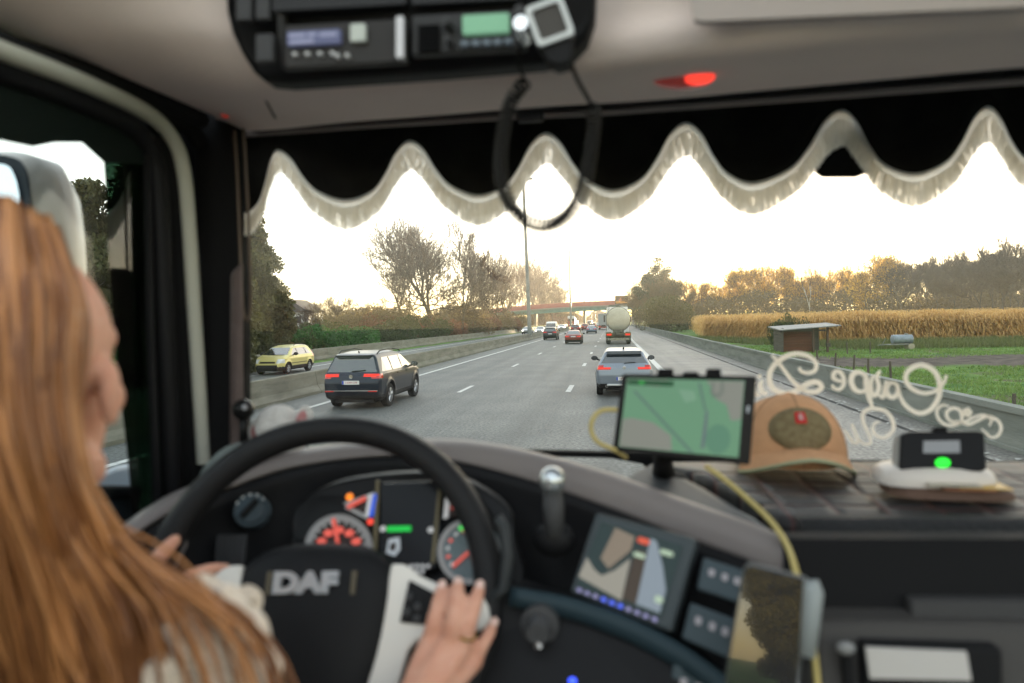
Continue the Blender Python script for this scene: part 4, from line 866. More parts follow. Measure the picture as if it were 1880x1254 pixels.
# lorries
def lorry(name, label, x, y, bodym, h=3.9, w_=2.5, L=9, front=False):
    t = thing(name, (x, y, 0), label, 'lorry'); s_ = 1 if not front else -1
    obj('box_body', MB().box((x, y+s_*L/2, 1.1+(h-1.1)/2), (w_, L, h-1.1)), bodym, t, bevel=.04)
    obj('cab', MB().prism([Vector((x+a*1.2, y+s_*(L+.1), z)) for a, z in ((-1,.6),(1,.6),(1,3.0),(-1,3.0))], [Vector((x+a*1.15, y+s_*(L+2), z)) for a, z in ((-1,.6),(1,.6),(1,2.6),(-1,2.6))]), WHT, t, bevel=.08)
    obj('chassis', MB().box((x, y+s_*L/2, .85), (1.0, L, .3)), PLAST, t)
    obj('bumper', MB().box((x, y, .55), (2.4, .15, .25)).box((x, y+.05, .8), (2.4, .1, .2)), BR2, t)
    for k in (1.2, 2.5, L+.8):
        for q in (-1, 1): obj('wheel', MB().lathe([(.02,-.15),(.45,-.15),(.5,-.1),(.5,.1),(.45,.15),(.02,.15)], c=(x+q*1.05, y+s_*k, .5), axis='x', n=16), TYRE, t, smooth=True)
    for q in (-1, 1): obj('tail_light', MB().box((x+q*.95, y-.09, .8), (.35, .05, .16)), LTR2, t)
    return t
lorry('lorry', 'grey box lorry ahead of the tanker, seen just left of it', -2.1, 172, mat('tarp_grey', (.22,.25,.26), .6), 4.0)
lo = lorry('lorry', 'oncoming white cab lorry with an orange body left of the second lamp pole', gx(1042, 215), 235, BR2, 3.4, 2.4, 6, front=False)
obj('windscreen', MB().box((lo.location.x, 234.9, 2.6), (2.1, .08, .8)), GLASSD, lo)
obj('visor', MB().box((lo.location.x, 234.9, 3.5), (2.4, .3, .9)), WHT, lo, bevel=.1)
# tanker
def tanker():
    x, y = .63, 69.2; t = thing('tanker_lorry', (x, y, 0), 'cream tank lorry with a grimy round rear end in the right lane', 'tanker')
    CRM = mat('cream_tank', (.32,.305,.24), .38, col2=(.42,.40,.32), vscale=.9, coat=.3); DIRT = mat('grime', (.06,.058,.045), .9, col2=(.16,.15,.11), vscale=3)
    DY = mat('dirty_yellow', (.20,.16,.06), .8, col2=(.09,.08,.045), vscale=4); WHB = mat('bumper_dirty_white', (.30,.29,.22), .7, col2=(.14,.13,.10), vscale=5)
    a, b = 1.2, 1.22
    def ring(yy, k): return [Vector((x+a*k*math.cos(q), yy, 2.5+b*k*math.sin(q))) for q in [2*math.pi*i/48 for i in range(48)]]
    obj('tank', MB().grid([ring(y-.27,.001), ring(y-.26,.3), ring(y-.2,.6), ring(y-.08,.86), ring(y+.05,.965), ring(y+.14,.985), ring(y+.15,1.0), ring(y+9, 1.0), ring(y+9.5,.8), ring(y+9.6,.001)], closed=True), CRM, t, smooth=True)
    for yy in (y+.25, y+2.2, y+4.6): obj('rib_band', MB().grid([ring(yy,1.0), ring(yy,1.035), ring(yy+.12,1.035), ring(yy+.12,1.0)], closed=True), CRM, t, smooth=True)
    obj('dark_seal', MB().grid([ring(y+.15,.99), ring(y+.15,1.03), ring(y+.2,1.03), ring(y+.2,.99)], closed=True), PLAST, t, smooth=True)
    m_ = MB(); m_.tube([(x-.9,y+.3,3.45),(x-.9,y+.3,3.95),(x-.9,y+6,3.95)], .03).tube([(x+.2,y+.3,3.75),(x+.2,y+.3,4.0),(x+.2,y+6,4.0)], .03)
    for k in range(6): m_.tube([(x-.9,y+.4+k,3.95),(x+.2,y+.4+k,4.0)], .02)
    obj('walkway', m_, GALV, t)
    obj('ladder', MB().tube([(x-1.15,y+.1,1.3),(x-1.2,y+.05,3.6),(x-.9,y+.3,3.9)], .03).tube([(x-.95,y-.05,1.5),(x-1.0,y-.02,3.5)], .025), GALV, t)
    obj('valve_box', MB().box((x, y-.05, 1.22), (1.1, .5, .55)).tube([(x-.2,y-.35,1.25),(x-.2,y-.5,1.1),(x-.2,y-.5,.95)], .1, 10).tube([(x+.25,y-.3,1.3),(x+.25,y-.42,1.2)], .13, 10), DIRT, t, bevel=.02)
    obj('chassis', MB().box((x-.5,y+4.5,.95),(.15,9.5,.35)).box((x+.5,y+4.5,.95),(.15,9.5,.35)).box((x,y+.1,.95),(2.2,.3,.3)), DIRT, t)
    for q in (-1, 1):
        obj('light_board', MB().box((x+q*.88, y-.12, .98), (.72, .08, .36)), DY, t, bevel=.01)
        obj('tail_light', MB().box((x+q*.92, y-.18, .98), (.46, .05, .17)), LTR2, t, bevel=.01)
        rows = [[Vector((x+q*xx, y+.75+.68*math.cos(an), .55+.68*math.sin(an))) for xx in (.72, 1.25)] for an in [math.pi*i/14 for i in range(15)]]
        obj('mudguard', MB().grid(rows), DIRT, t, solid=.03)
        for k in (.75, 2.1, 3.4): obj('wheel', MB().lathe([(.02,-.19),(.3,-.19),(.48,-.17),(.52,-.12),(.52,.12),(.48,.17),(.3,.19),(.02,.19)], c=(x+q*1.02, y+k, .52), axis='x', n=26), TYRE, t, smooth=True)
        obj('mud_flap', MB().box((x+q*1.0, y+.08, .42), (.5, .03, .5)), PLAST, t)
    obj('underrun_bar', MB().box((x, y-.2, .52), (2.42, .12, .22)), WHB, t, bevel=.02)
    for q in (-1.12, 1.12): obj('bar_end', MB().box((x+q, y-.27, .52), (.1, .02, .16)), PLAST, t)
    obj('fuel_skirt', MB().box((x, y+.2, .75), (1.6, .1, .3)), DIRT, t)
    cabx = MB().box((x+.02, y+12.2, 2.0), (2.5, 2.2, 2.9)); cabx.prism([Vector((x+k*1.22, y+11.1, z)) for k, z in ((-1,3.4),(1,3.4),(1,3.95),(-1,3.95))], [Vector((x+k*1.1, y+13.0, z)) for k, z in ((-1,3.4),(1,3.4),(1,3.5),(-1,3.5))])
    obj('cab', cabx, WHT, t, bevel=.08)
    for q in (-1, 1): obj('wing_mirror', MB().box((x+q*1.52, y+12.9, 2.6), (.14, .18, .8)).tube([(x+q*1.25,y+12.9,2.9),(x+q*1.5,y+12.9,2.95)], .03), PLAST, t, bevel=.03)
    for q in (-1, 1): obj('cab_wheel', MB().lathe([(.02,-.15),(.45,-.15),(.5,-.1),(.5,.1),(.45,.15),(.02,.15)], c=(x+q*1.05, y+11.8, .5), axis='x', n=16), TYRE, t, smooth=True)
    obj('side_panel', MB().box((x+1.18,y+2.5,2.35),(.06,3.0,1.0)), CRM, t)
    return t
tanker()
# ================================================================ THE CAB
BEIGE = mat('headliner', (.80,.69,.65), .75, var=.04, vscale=3, bump=.15, bscale=220); BLACKP = mat('cab_black', (.008,.008,.009), .5, bump=.12, bscale=300)
BLACKM = mat('cab_matte', (.008,.008,.0085), .8); GREYP = mat('cab_grey_trim', (.17,.15,.145), .45, bump=.1, bscale=250); CREAM = mat('door_seal_strip', (.42,.42,.36), .6)
TEALT = mat('teal_trim', (.018,.032,.04), .4); SILV = mat('silver_spoke', (.60,.57,.53), .4, metal=.1); DGREY = mat('dark_grey', (.05,.05,.052), .5); BEZ = mat('screen_bezel', (.045,.055,.06), .3)
def leatherette():
    m = D.materials.new('quilted_dash'); m.use_nodes = True; nt = m.node_tree; b = nt.nodes['Principled BSDF']; L = nt.links
    b.inputs['Base Color'].default_value = (.02,.02,.021,1); b.inputs['Roughness'].default_value = .55; b.inputs['Specular IOR Level'].default_value = .3
    tc = nt.nodes.new('ShaderNodeTexCoord'); mp = nt.nodes.new('ShaderNodeMapping'); mp.inputs['Scale'].default_value = (14, 14, 14); L.new(tc.outputs['Object'], mp.inputs[0])
    v = nt.nodes.new('ShaderNodeTexVoronoi'); v.feature = 'DISTANCE_TO_EDGE'; v.inputs['Randomness'].default_value = .12; v.inputs['Scale'].default_value = 1.0; L.new(mp.outputs[0], v.inputs[0])
    bp = nt.nodes.new('ShaderNodeBump'); bp.inputs['Strength'].default_value = .5; bp.inputs['Distance'].default_value = .012
    r = nt.nodes.new('ShaderNodeValToRGB'); r.color_ramp.elements[1].position = .18; L.new(v.outputs[0], r.inputs[0]); L.new(r.outputs[0], bp.inputs['Height']); L.new(bp.outputs[0], b.inputs['Normal'])
    r2 = nt.nodes.new('ShaderNodeValToRGB'); r2.color_ramp.elements[0].color = (.07,.02,.018,1); r2.color_ramp.elements[1].color = (.018,.017,.018,1); r2.color_ramp.elements[1].position = .06; L.new(v.outputs[0], r2.inputs[0]); L.new(r2.outputs[0], b.inputs['Base Color'])
    return m
cab = thing('truck_cab', (.35, .6, 1.2), 'dark interior of the truck cab with beige ceiling shelf, black dashboard and windscreen', 'truck cab')
def part(name, mb, m, parent=None, **k): return obj(name, mb, m, parent or cab, **k)
# windscreen: gently curved in plan
def WSY(x): return 1.46-.20*((x-.35)/1.07)**2
def wsurf(px, py, off=0.0):
    d = ray(px, py); t = 1.4
    for _ in range(12): t = (WSY((EYE+d*t).x)-off)/d.y
    return EYE+d*t
rows = [[Vector((-.74+2.3*i/30, WSY(-.74+2.3*i/30), z)) for i in range(31)] for z in np.linspace(2.02, 2.95, 8)]
part('windscreen', MB().grid(rows), glassmat('windscreen_glass', (.97,.98,.97), .015, .01), smooth='all', solid=.006, fix=False)
# black band / frame at windscreen foot and top
fr = MB(); fr.tube([Vector((-.76+2.36*i/24, WSY(-.76+2.36*i/24)-.02, 2.93)) for i in range(25)], .035, 8); part('windscreen_header', fr, BLACKM)
# headliner / ceiling shelf: rows go from the front lip back towards the viewer
lip = [(395,216,1.16),(480,219,1.10),(620,211,1.07),(800,198,1.05),(1000,183,1.03),(1200,160,1.01),(1400,143,.99),(1600,126,.97),(1900,100,.94)]
def row(dy, Ys, tilt=0): return [(p[0], p[1]+dy, Ys) for p in lip]
r0 = [(380,236,1.24),(480,240,1.15),(620,226,1.12),(800,212,1.10),(1000,196,1.08),(1200,184,1.06),(1400,166,1.04),(1600,148,1.02),(1900,122,1.0)]
r2_ = [(322,186,1.06),(470,196,1.02),(620,192,1.0),(800,182,.98),(1000,166,.96),(1200,144,.94),(1400,126,.92),(1600,108,.90),(1900,84,.88)]
r3 = [(225,146,.96),(430,160,.93),(620,168,.93),(800,158,.92),(1000,142,.91),(1200,118,.88),(1400,100,.84),(1600,80,.82),(1900,56,.80)]
r4 = [(90,92,.85),(390,80,.86),(620,120,.89),(800,112,.89),(1000,96,.885),(1200,64,.85),(1400,40,.80),(1600,20,.78),(1900,-6,.76)]
r5 = [(-50,34,.76),(350,-10,.82),(620,40,.88),(800,30,.88),(1000,10,.875),(1200,-20,.84),(1400,-40,.78),(1600,-60,.76),(1900,-90,.74)]
r6 = [(-280,-60,.62),(300,-260,.74),(620,-300,.80),(800,-300,.79),(1000,-300,.78),(1200,-300,.72),(1400,-300,.68),(1600,-320,.66),(1950,-340,.62)]
for r_ in (r0, lip, r2_, r3, r4, r5, r6): r_.append((2450, r_[-1][1]+(r_[-1][1]-r_[-2][1])*1.5, r_[-1][2]-.005)); r_.append((3300, r_[-1][1]+(r_[-1][1]-r_[-3][1])*1.2, r_[-1][2]-.01))
part('headliner', MB().grid(patch([r0, lip, r2_, r3, r4, r5, r6], 5, 5)), BEIGE, smooth='all', fix=False)
# raised panel on the right part of the ceiling shelf
q = [WY(1258,-60,.79), WY(1990,-90,.735), WY(1900,22,.755), WY(1275,50,.80)]
part('shelf_door', qpanel(q, rrect(.0,.0,1,.95,.06,6), .02, .012), mat('shelf_door_beige', (.42,.37,.35), .7, bump=.1, bscale=220), bevel=.012, seg=4)
part('panel_seam', MB().tube(tovec(cr_interp([tuple(WY(*p)-Vector((0,.004,0))) for p in ((478,148,.925),(484,172,.955),(500,205,1.03),(508,218,1.07))], 4)), .0016, 5), BLACKM)
# header rail above the door, cream seal, pillars (side plane of the cab is x = -.74)
def xs(pts, X): return [WX(p[0], p[1], X) for p in pts]
rail = [(-120,-20),(0,48),(120,108),(240,166),(330,207),(400,226)]
part('door_header', MB().tube(tovec(cr_interp([tuple(p) for p in xs([(-160,22),(0,84),(140,140),(260,190),(340,228),(366,262)], -.735)], 5)), .017, 10), BLACKM, smooth=True)
strip_ = [(-160,28),(0,92),(110,134),(200,172),(262,203),(300,232),(326,272),(338,320),(346,400),(356,560),(366,720),(374,850)]
pth = tovec(cr_interp([tuple(p) for p in xs(strip_, -.725)], 6))
part('door_seal', MB().tube(pth, .0125, 10), CREAM, smooth=True)
inner = [(-160,66),(0,128),(100,166),(180,200),(235,228),(268,262),(286,310),(294,420),(302,600),(310,760),(318,960)]
part('door_frame', MB().tube(tovec(cr_interp([tuple(p) for p in xs(inner, -.745)], 6)), [.017]*61, 10), BLACKP, smooth=True)
part('door_frame_inner', MB().tube(tovec(cr_interp([tuple(p) for p in xs([(290,250),(310,330),(322,450),(332,600),(344,800),(352,930)], -.752)], 5)), .020, 8), BLACKM, smooth=True)
ap = MB().prism([WY(352,205,1.17), WY(452,205,1.17), WY(448,500,1.15), WY(446,860,1.12), WY(366,860,1.12), WY(360,500,1.15)], [WY(352,205,1.17)+Vector((-.05,.1,0)), WY(452,205,1.17)+Vector((-.05,.08,0)), WY(448,500,1.15)+Vector((-.05,.08,0)), WY(446,860,1.12)+Vector((-.05,.08,0)), WY(366,860,1.12)+Vector((-.05,.1,0)), WY(360,500,1.15)+Vector((-.05,.1,0))])
part('windscreen_pillar', ap, BLACKM, bevel=.01)
part('pillar_trim', MB().prism([WY(427,500,1.10), WY(446,480,1.10), WY(448,740,1.09), WY(446,850,1.08), WY(424,850,1.08)], [p+Vector((-.022,.03,0)) for p in (WY(427,500,1.10), WY(446,480,1.10), WY(448,740,1.09), WY(446,850,1.08), WY(424,850,1.08))]), mat('pillar_trim', (.10,.075,.07), .6, bump=.3, bscale=60), bevel=.006)
# dark header below the shelf lip
hd = MB().grid([[WY(p[0], p[1]+4, p[2]+.03), WY(p[0], p[1]+4, p[2]+.03)+Vector((0,.35,.30))] for p in r0]); part('header_underside', hd, BLACKM, solid=.01, fix=False)
# door, side glass with tinted front part, mirror outside
XG = -.775
part('side_window', MB().add([WX(-500,40,XG), WX(300,40,XG), WX(300,1000,XG), WX(-500,1000,XG)], [(0,1,2,3)]), glassmat('side_glass', (.9,.93,.93), .02), solid=.005)
tint = [(186,230),(192,330),(196,420),(206,560),(218,700),(232,820),(246,975),(330,1000),(330,230)]
part('tinted_quarter', MB().prism(xs(tint, XG+.012), xs(tint, XG+.018)), glassmat('tint_glass', (.10,.16,.12), .05))
part('tint_header', MB().prism(xs([(-400,20),(0,120),(170,190),(300,250),(300,300),(192,300),(150,262),(100,262),(60,270),(0,258),(-400,250)], XG+.02), xs([(-400,20),(0,120),(170,190),(300,250),(300,300),(192,300),(150,262),(100,262),(60,270),(0,258),(-400,250)], XG+.028)), mat('tint_header', (.006,.010,.008), .5))
part('quarter_bar', MB().tube([WX(270,262,XG+.03), WX(276,600,XG+.03), WX(290,960,XG+.03)], .007, 6), BLACKP)
part('door_panel', MB().prism(xs([(-500,905),(250,905),(262,985),(420,880),(440,1400),(-500,1500)], -.80), xs([(-500,905),(250,905),(262,985),(420,880),(440,1400),(-500,1500)], -.86)), mat('door_blue_grey', (.045,.055,.07), .4))
part('door_corner', MB().prism(xs([(225,185),(350,250),(360,430),(290,430),(284,310),(262,268)], -.765), xs([(225,185),(350,250),(360,430),(290,430),(284,310),(262,268)], -.775)), BLACKM)
part('header_trim', MB().tube(tovec(cr_interp([tuple(WY(*p)) for p in ((-70,46,.77),(60,92,.835),(150,124,.89),(235,160,.965),(322,196,1.06),(372,222,1.13))], 5)), .014, 8), BLACKM, smooth='all')
part('door_sill', MB().tube([WX(-400,905,-.80), WX(250,905,-.80)], .012, 8), BLACKM)
mr = D.objects  # wing mirror outside the side glass
def mirror():
    def ring(pts, dy): return [Vector(p)+Vector((0, dy, 0)) for p in cr_interp([tuple(WY(p[0], p[1], 1.0-.00009*(p[1]-500))) for p in pts], 5)]
    rim = [(-260,286),(-60,284),(16,287),(46,306),(58,360),(66,460),(70,640),(64,740),(30,775),(-260,800)]
    gl = [(-260,304),(-60,301),(10,303),(32,320),(44,370),(52,470),(56,640),(50,720),(20,752),(-260,775)]
    B_, G_ = ring(rim, 0), ring(gl, 0); c = sum(B_, Vector())/len(B_); up_ = Vector((.012, 0, .018))
    o = part('wing_mirror', MB().grid([B_, [p+up_*.6+Vector((0,.02,0)) for p in B_], [p+Vector((.008,.075,.010)) for p in B_], [c+(p-c)*.85+Vector((0,.12,0)) for p in B_], [c+(p-c)*.2+Vector((0,.15,0)) for p in B_]], closed=True), mat('mirror_housing', (.42,.39,.35), .45, coat=.3), smooth='all', fix=False)
    obj('mirror_rim', MB().prism([p+Vector((0,-.004,0)) for p in B_], [p+Vector((0,.02,0)) for p in B_]), mat('mirror_rim', (.012,.02,.028), .4), o)
    obj('mirror_glass', MB().prism([p+Vector((0,-.008,0)) for p in G_], [p+Vector((0,.004,0)) for p in G_]), mat('mirror_silver', (.60,.66,.70), .03, metal=1.0), o)
mirror()
part('roof_side_liner', MB().prism(xs([(-500,-500),(400,80),(420,300),(360,330),(330,250),(250,190),(0,110),(-500,40)], -.785), xs([(-500,-500),(400,80),(420,300),(360,330),(330,250),(250,190),(0,110),(-500,40)], -.80)), BLACKM)
part('pillar_backing', MB().prism([WY(300,240,1.21), WY(450,228,1.23), WY(450,900,1.2), WY(310,960,1.18)], [WY(300,240,1.21)+Vector((0,.02,0)), WY(450,228,1.23)+Vector((0,.02,0)), WY(450,900,1.2)+Vector((0,.02,0)), WY(310,960,1.18)+Vector((0,.02,0))]), BLACKM)
# bonnet-blue outside ledge seen low through the side window
part('mirror_step', MB().prism(xs([(176,872),(215,856),(250,850),(252,912),(170,912)], -1.0), xs([(176,872),(215,856),(250,850),(252,912),(170,912)], -1.2)), mat('truck_pale_blue', (.30,.36,.44), .35, coat=.6), bevel=.01)
# overhead console
CY_ = .842
con = [(408,-60,.80),(414,20,.815),(424,60,.83),(440,95,.84),(462,130,.85),(482,146,.855),(520,149,.855),(800,130,.845),(1000,112,.835),(1050,96,.83),(1078,66,.822),(1092,24,.81),(1096,-60,.80)]
part('overhead_console', slab(con, CY_, .045), BLACKP, bevel=.008)
co = part('console_frame', slab([(498,-60,.785),(512,-60,.785),(528,120,.83),(514,124,.83)], .8, .02), DGREY, bevel=.003)
def cpanel(name, x0, y0, x1, y1, Y, m, th=.012, r=3, parent=None, tilt=-.055, **k):
    pts = rrect(x0, y0, x1, y1, r); return part(name, slab([(p[0], p[1]+tilt*(p[0]-x0), Y) for p in pts], Y, th), m, parent, **k)
for x, y, w_, h in ((432,-14,28,52),(468,-14,26,50),(468,62,32,52)): cpanel('rocker_switch', x, y, x+w_, y+h, .80, DGREY, r=4, bevel=.003)
tc_ = cpanel('tachograph', 522, 46, 746, 126, .80, mat('tacho_black', (.03,.028,.027), .35), r=4, bevel=.003)
cpanel('tachograph_screen', 527, 58, 624, 84, .793, emat('lcd_blue', (.22,.24,.42), .09), parent=tc_)
for i, x in enumerate((540,563,586,609,618,636)): cpanel('button', x-3, 95+(5 if i > 3 else 0)-i*.5, x+4, 102+(5 if i > 3 else 0)-i*.5, .793, mat('knob_white', (.5,.5,.5), .5), r=3, tilt=0, parent=tc_)
for q0, q1, yy in ((530,560,62),(564,580,60),(586,618,60),(532,576,74)): cpanel('screen_mark', q0, yy, q1, yy+7, .7925, emat('lcd_pale', (.5,.52,.75), .12), parent=tc_, r=2)
cpanel('paper_slot', 643, 44, 670, 76, .793, mat('tacho_label', (.45,.48,.44), .6), parent=tc_); cpanel('drawer_edge', 727, 30, 741, 106, .79, mat('brushed', (.35,.34,.34), .35, metal=.8), parent=tc_)
cb = cpanel('radio', 756, 28, 966, 102, .80, mat('radio_black', (.035,.035,.036), .4), r=4, bevel=.004)
cpanel('radio_screen', 849, 28, 934, 62, .792, emat('lcd_green', (.30,.62,.40), .22), parent=cb, r=3)
for k in range(8): cpanel('speaker_slot', 766, 46+k*6.4, 806, 48.6+k*6.4, .793, BLACKM, parent=cb, r=1)
for k in range(5): cpanel('radio_button', 846+k*20, 74-k*1, 860+k*20, 84-k*1, .792, mat('button_pale', (.14,.17,.2), .4), parent=cb, r=2, tilt=0)
for x, y, r_ in ((823,46,9),(826,78,7),(956,26,10)):
    p = WY(x, y, .79); obj('radio_knob', MB().lathe([(.001,-.014),(r_*.00055,-.014),(r_*.0006,0),(r_*.0006,.012)], c=p, axis='y', n=18), DGREY, cb, smooth=True)
p = WY(962, 62, .785); obj('mic_plug', MB().lathe([(.001,-.03),(.008,-.03),(.0095,-.02),(.0095,.01)], c=p, axis='y', n=20), CHROME, cb, smooth=True)
cpanel('console_slot', 500, -40, 745, 20, .80, mat('slot_black', (.03,.03,.032), .5), r=3); cpanel('console_slot', 756, -40, 960, 8, .80, mat('slot_black', (.03,.03,.032), .5), r=3)
# red reading lamp
pl = WY(1252, 146, .96); rl_ = MB().ball(pl, (.040,.02,.0125), 24, 12, Matrix.Rotation(math.radians(4), 3, 'Y')); lm = part('reading_lamp', rl_, mat('red_lens', (.35,.06,.05), .25, coat=1.0, emit=(1,.1,.08), estr=.05), smooth='all')
obj('lit_bulb', MB().ball(WY(1284, 143, .945), (.020,.012,.0085), 18, 10), emat('red_glow', (1,.05,.03), .9), lm, smooth='all')
part('indicator_dot', MB().ball(WY(414, 210, 1.12), (.008,.008,.006), 12, 8), emat('red_dot', (1,.08,.05), .10), smooth='all')
# curtain rod
rod = [(452,246,1.20),(700,228,1.19),(940,213,1.18),(1100,206,1.17),(1400,184,1.15),(1900,146,1.10)]
part('curtain_rod', MB().tube([WY(*p) for p in rod], .0065, 10), mat('rod_grey', (.24,.21,.20), .4, metal=.3), smooth=True)
part('rod_bracket', MB().box(WY(974, 213, 1.17), (.045,.02,.02)), DGREY, bevel=.004)
# ---- black valance with fringe, hanging inside the windscreen
VOFF = .07
peaks = [(395,300,345),(515,280,319),(755,263,314),(1003,250,303),(1258,232,289),(1545,206,268),(1812,200,262),(2060,186,252),(2330,168,238),(2640,148,220),(3000,124,200)]
valls = [(448,392,432),(633,369,421),(876,360,413),(1126,350,404),(1384,336,393),(1680,322,380),(1930,306,362),(2190,290,346),(2480,272,328),(2810,250,306)]
up, lo_ = [], []
for i in range(len(peaks)):
    a = peaks[i]; up.append((a[0], a[1])); lo_.append((a[0]+4, a[2]))
    if i < len(valls):
        b = valls[i]; nx = peaks[i+1]; w1 = b[0]-a[0]; w2 = nx[0]-b[0]
        up += [(a[0]+w1*q, a[1]+(b[1]-a[1])*k) for q, k in ((.21,.17),(.41,.56),(.62,.84))]+[(b[0], b[1])]+[(b[0]+w2*q, b[1]+(nx[1]-b[1])*k) for q, k in ((.38,.16),(.59,.44),(.79,.83))]
        lo_ += [(a[0]+w1*q, a[2]+(b[2]-a[2])*k) for q, k in ((.14,.10),(.30,.34),(.53,.70))]+[(b[0], b[2])]+[(b[0]+w2*q, b[2]+(nx[2]-b[2])*k) for q, k in ((.47,.30),(.70,.66),(.86,.90))]
U = cr_interp(up, 8); Lw = cr_interp(lo_, 8)
U = [u for u in U]; n_ = len(U)
def vs(px, py, off=VOFF, k=0):
    p = wsurf(px, py, off); return p+Vector((0, .012*math.sin(p.x*26+1), 0))
top = [vs(u[0], 205-.05*(u[0]-940)-30) for u in U]
# keep fabric vertical: top edge directly above lower edge
edge = [vs(u[0], u[1]) for u in U]
rows = [[Vector((e.x, e.y+.02*t, e.z*(1-t)+3.08*t)) for e in edge] for t in (0, .15, .3, .5, .75, 1)]
CLOTH = mat('black_velour', (.010,.0095,.009), .95, var=.3, vscale=20, sheen=.1)
va = obj('curtain_valance', MB().grid(rows), CLOTH, smooth='all', solid=.004, fix=False); tag(va, 'black scalloped curtain valance with a pale grey fringe across the top of the windscreen', 'curtain')
low = [vs(l[0], l[1], VOFF+.004) for l in Lw]
FR = leafmat('fringe_thread', (.90,.87,.81), (.96,.94,.90), .78, 30); BRAID = leafmat('fringe_braid', (.88,.87,.84), (.95,.94,.92), .72, 60)
Nn = len(edge); brd = []
for i in range(Nn):
    e = edge[i]+Vector((0,-.005,0)); l = low[min(i, len(low)-1)]; brd.append((e, l))
bb = [[e*(1-t)+l*t+Vector((0,-.003*math.sin(t*3.14),0)) for e, l in brd] for t in (-.06, .06, .18, .27)]
obj('fringe_braid', MB().grid(bb), BRAID, va, smooth='all', fix=False)
# threads: thousands of little strings from braid to the lower edge
rs = np.random.RandomState(5); E = np.array([tuple(b[0]) for b in brd]); Lq = np.array([tuple(b[1]) for b in brd]); seg = np.linalg.norm(np.diff(Lq, axis=0), axis=1); cs = np.concatenate([[0], np.cumsum(seg)]); n = 7600
s_ = (np.arange(n)+rs.rand(n)*.9)/n*cs[-1]; tt = np.interp(s_, cs, np.arange(Nn)); i0 = np.minimum(tt.astype(int), Nn-2); fr_ = (tt-i0)[:, None]
Es = E[i0]*(1-fr_)+E[i0+1]*fr_; Ls = Lq[i0]*(1-fr_)+Lq[i0+1]*fr_; A_ = Es+(Ls-Es)*.22; B_ = Es+(Ls-Es)*(1.0+rs.normal(0, .025, (n, 1)))
A_[:, 1] += rs.uniform(-.003, .003, n); B_ += np.stack([rs.normal(0, .0012, n), rs.uniform(-.004, .004, n), 0*s_], 1); M_ = (A_+B_)/2+rs.normal(0, .0006, (n, 3))
an = rs.uniform(-.9, .9, n); W_ = np.stack([np.cos(an), np.sin(an), 0*an], 1)*.0008
v = np.concatenate([np.stack([A_-W_, A_+W_, M_+W_, M_-W_], 1).reshape(-1, 3), np.stack([M_-W_, M_+W_, B_+W_*.6, B_-W_*.6], 1).reshape(-1, 3)]); f = (np.arange(2*n)*4)[:, None]+np.array([[0,1,2,3]]); obj('fringe', mesh_np('fringe', v-np.array(va.location), f), FR, va, local=True)
# sun sensor / dark pod behind the valance on the glass
part('sensor_pod', MB().prism([wsurf(*p, .03) for p in ((1500,230),(1590,230),(1592,318),(1570,326),(1510,326),(1496,318))], [wsurf(*p, .0) for p in ((1500,230),(1590,230),(1592,318),(1570,326),(1510,326),(1496,318))]), BLACKM, bevel=.006)
XR = 1.44   # right side of the cab, just outside the photograph
part('windscreen_pillar', MB().prism([Vector(p) for p in ((XR-.02,1.18,1.9),(XR+.08,1.10,1.9),(XR+.08,1.10,3.2),(XR-.02,1.18,3.2))], [Vector(p) for p in ((XR+.0,1.30,1.9),(XR+.10,1.25,1.9),(XR+.10,1.25,3.2),(XR+.0,1.30,3.2))]), BLACKM, bevel=.01)
part('door_panel', MB().box((XR+.06, .55, 1.85), (.08, 1.2, .7)), mat('door_black', (.02,.02,.022), .6), bevel=.02)
part('door_header', MB().box((XR+.05, .55, 2.98), (.08, 1.2, .16)), BLACKM, bevel=.02)
# blind cord loop by the pillar
cp = [WY(*p) for p in ((431,240,1.14),(436,330,1.14),(440,440,1.14),(444,540,1.14),(448,575,1.14),(453,588,1.14),(459,575,1.14),(460,520,1.14),(456,400,1.14),(451,300,1.14),(447,236,1.14))]
part('blind_cord', MB().tube(tovec(cr_interp([tuple(p) for p in cp], 5)), .0028, 6), mat('cord_brown', (.13,.10,.08), .7), smooth='all')
# ---- dashboard
d0 = [(-60,1120,.62),(150,1040,.78),(300,938,.90),(420,886,1.0),(520,852,1.07),(640,832,1.10),(760,826,1.10),(850,828,1.09),(960,846,1.07),(1100,884,1.03),(1250,938,.98),(1380,985,.92),(1460,1018,.88)]
dT = [(p[0], p[1]-8, p[2]+.05) for p in d0]; dB = [(p[0], p[1]+(14 if i < 7 else 14+min(30,(i-6)*9)), p[2]-.012) for i, p in enumerate(d0)]
dR = [(p[0]+5, p[1]-4, p[2]+.16) for p in d0]
part('dash_rim', MB().grid(patch([dR, dT, d0, dB], 5, 4)), GREYP, smooth='all', solid=.012, fix=False)
# black fascia below the rim
fa = [(p[0], p[1]-2, p[2]+.0) for p in dB]; fb = [(p[0]-8, p[1]+110, p[2]-.02) for p in dB]; fc = [(p[0]-24, 1330+(p[0]-600)*.05, p[2]-.13) for p in dB]
part('dashboard', MB().grid(patch([fa, fb, fc], 4, 5)), BLACKP, smooth='all', solid=.02, fix=False)
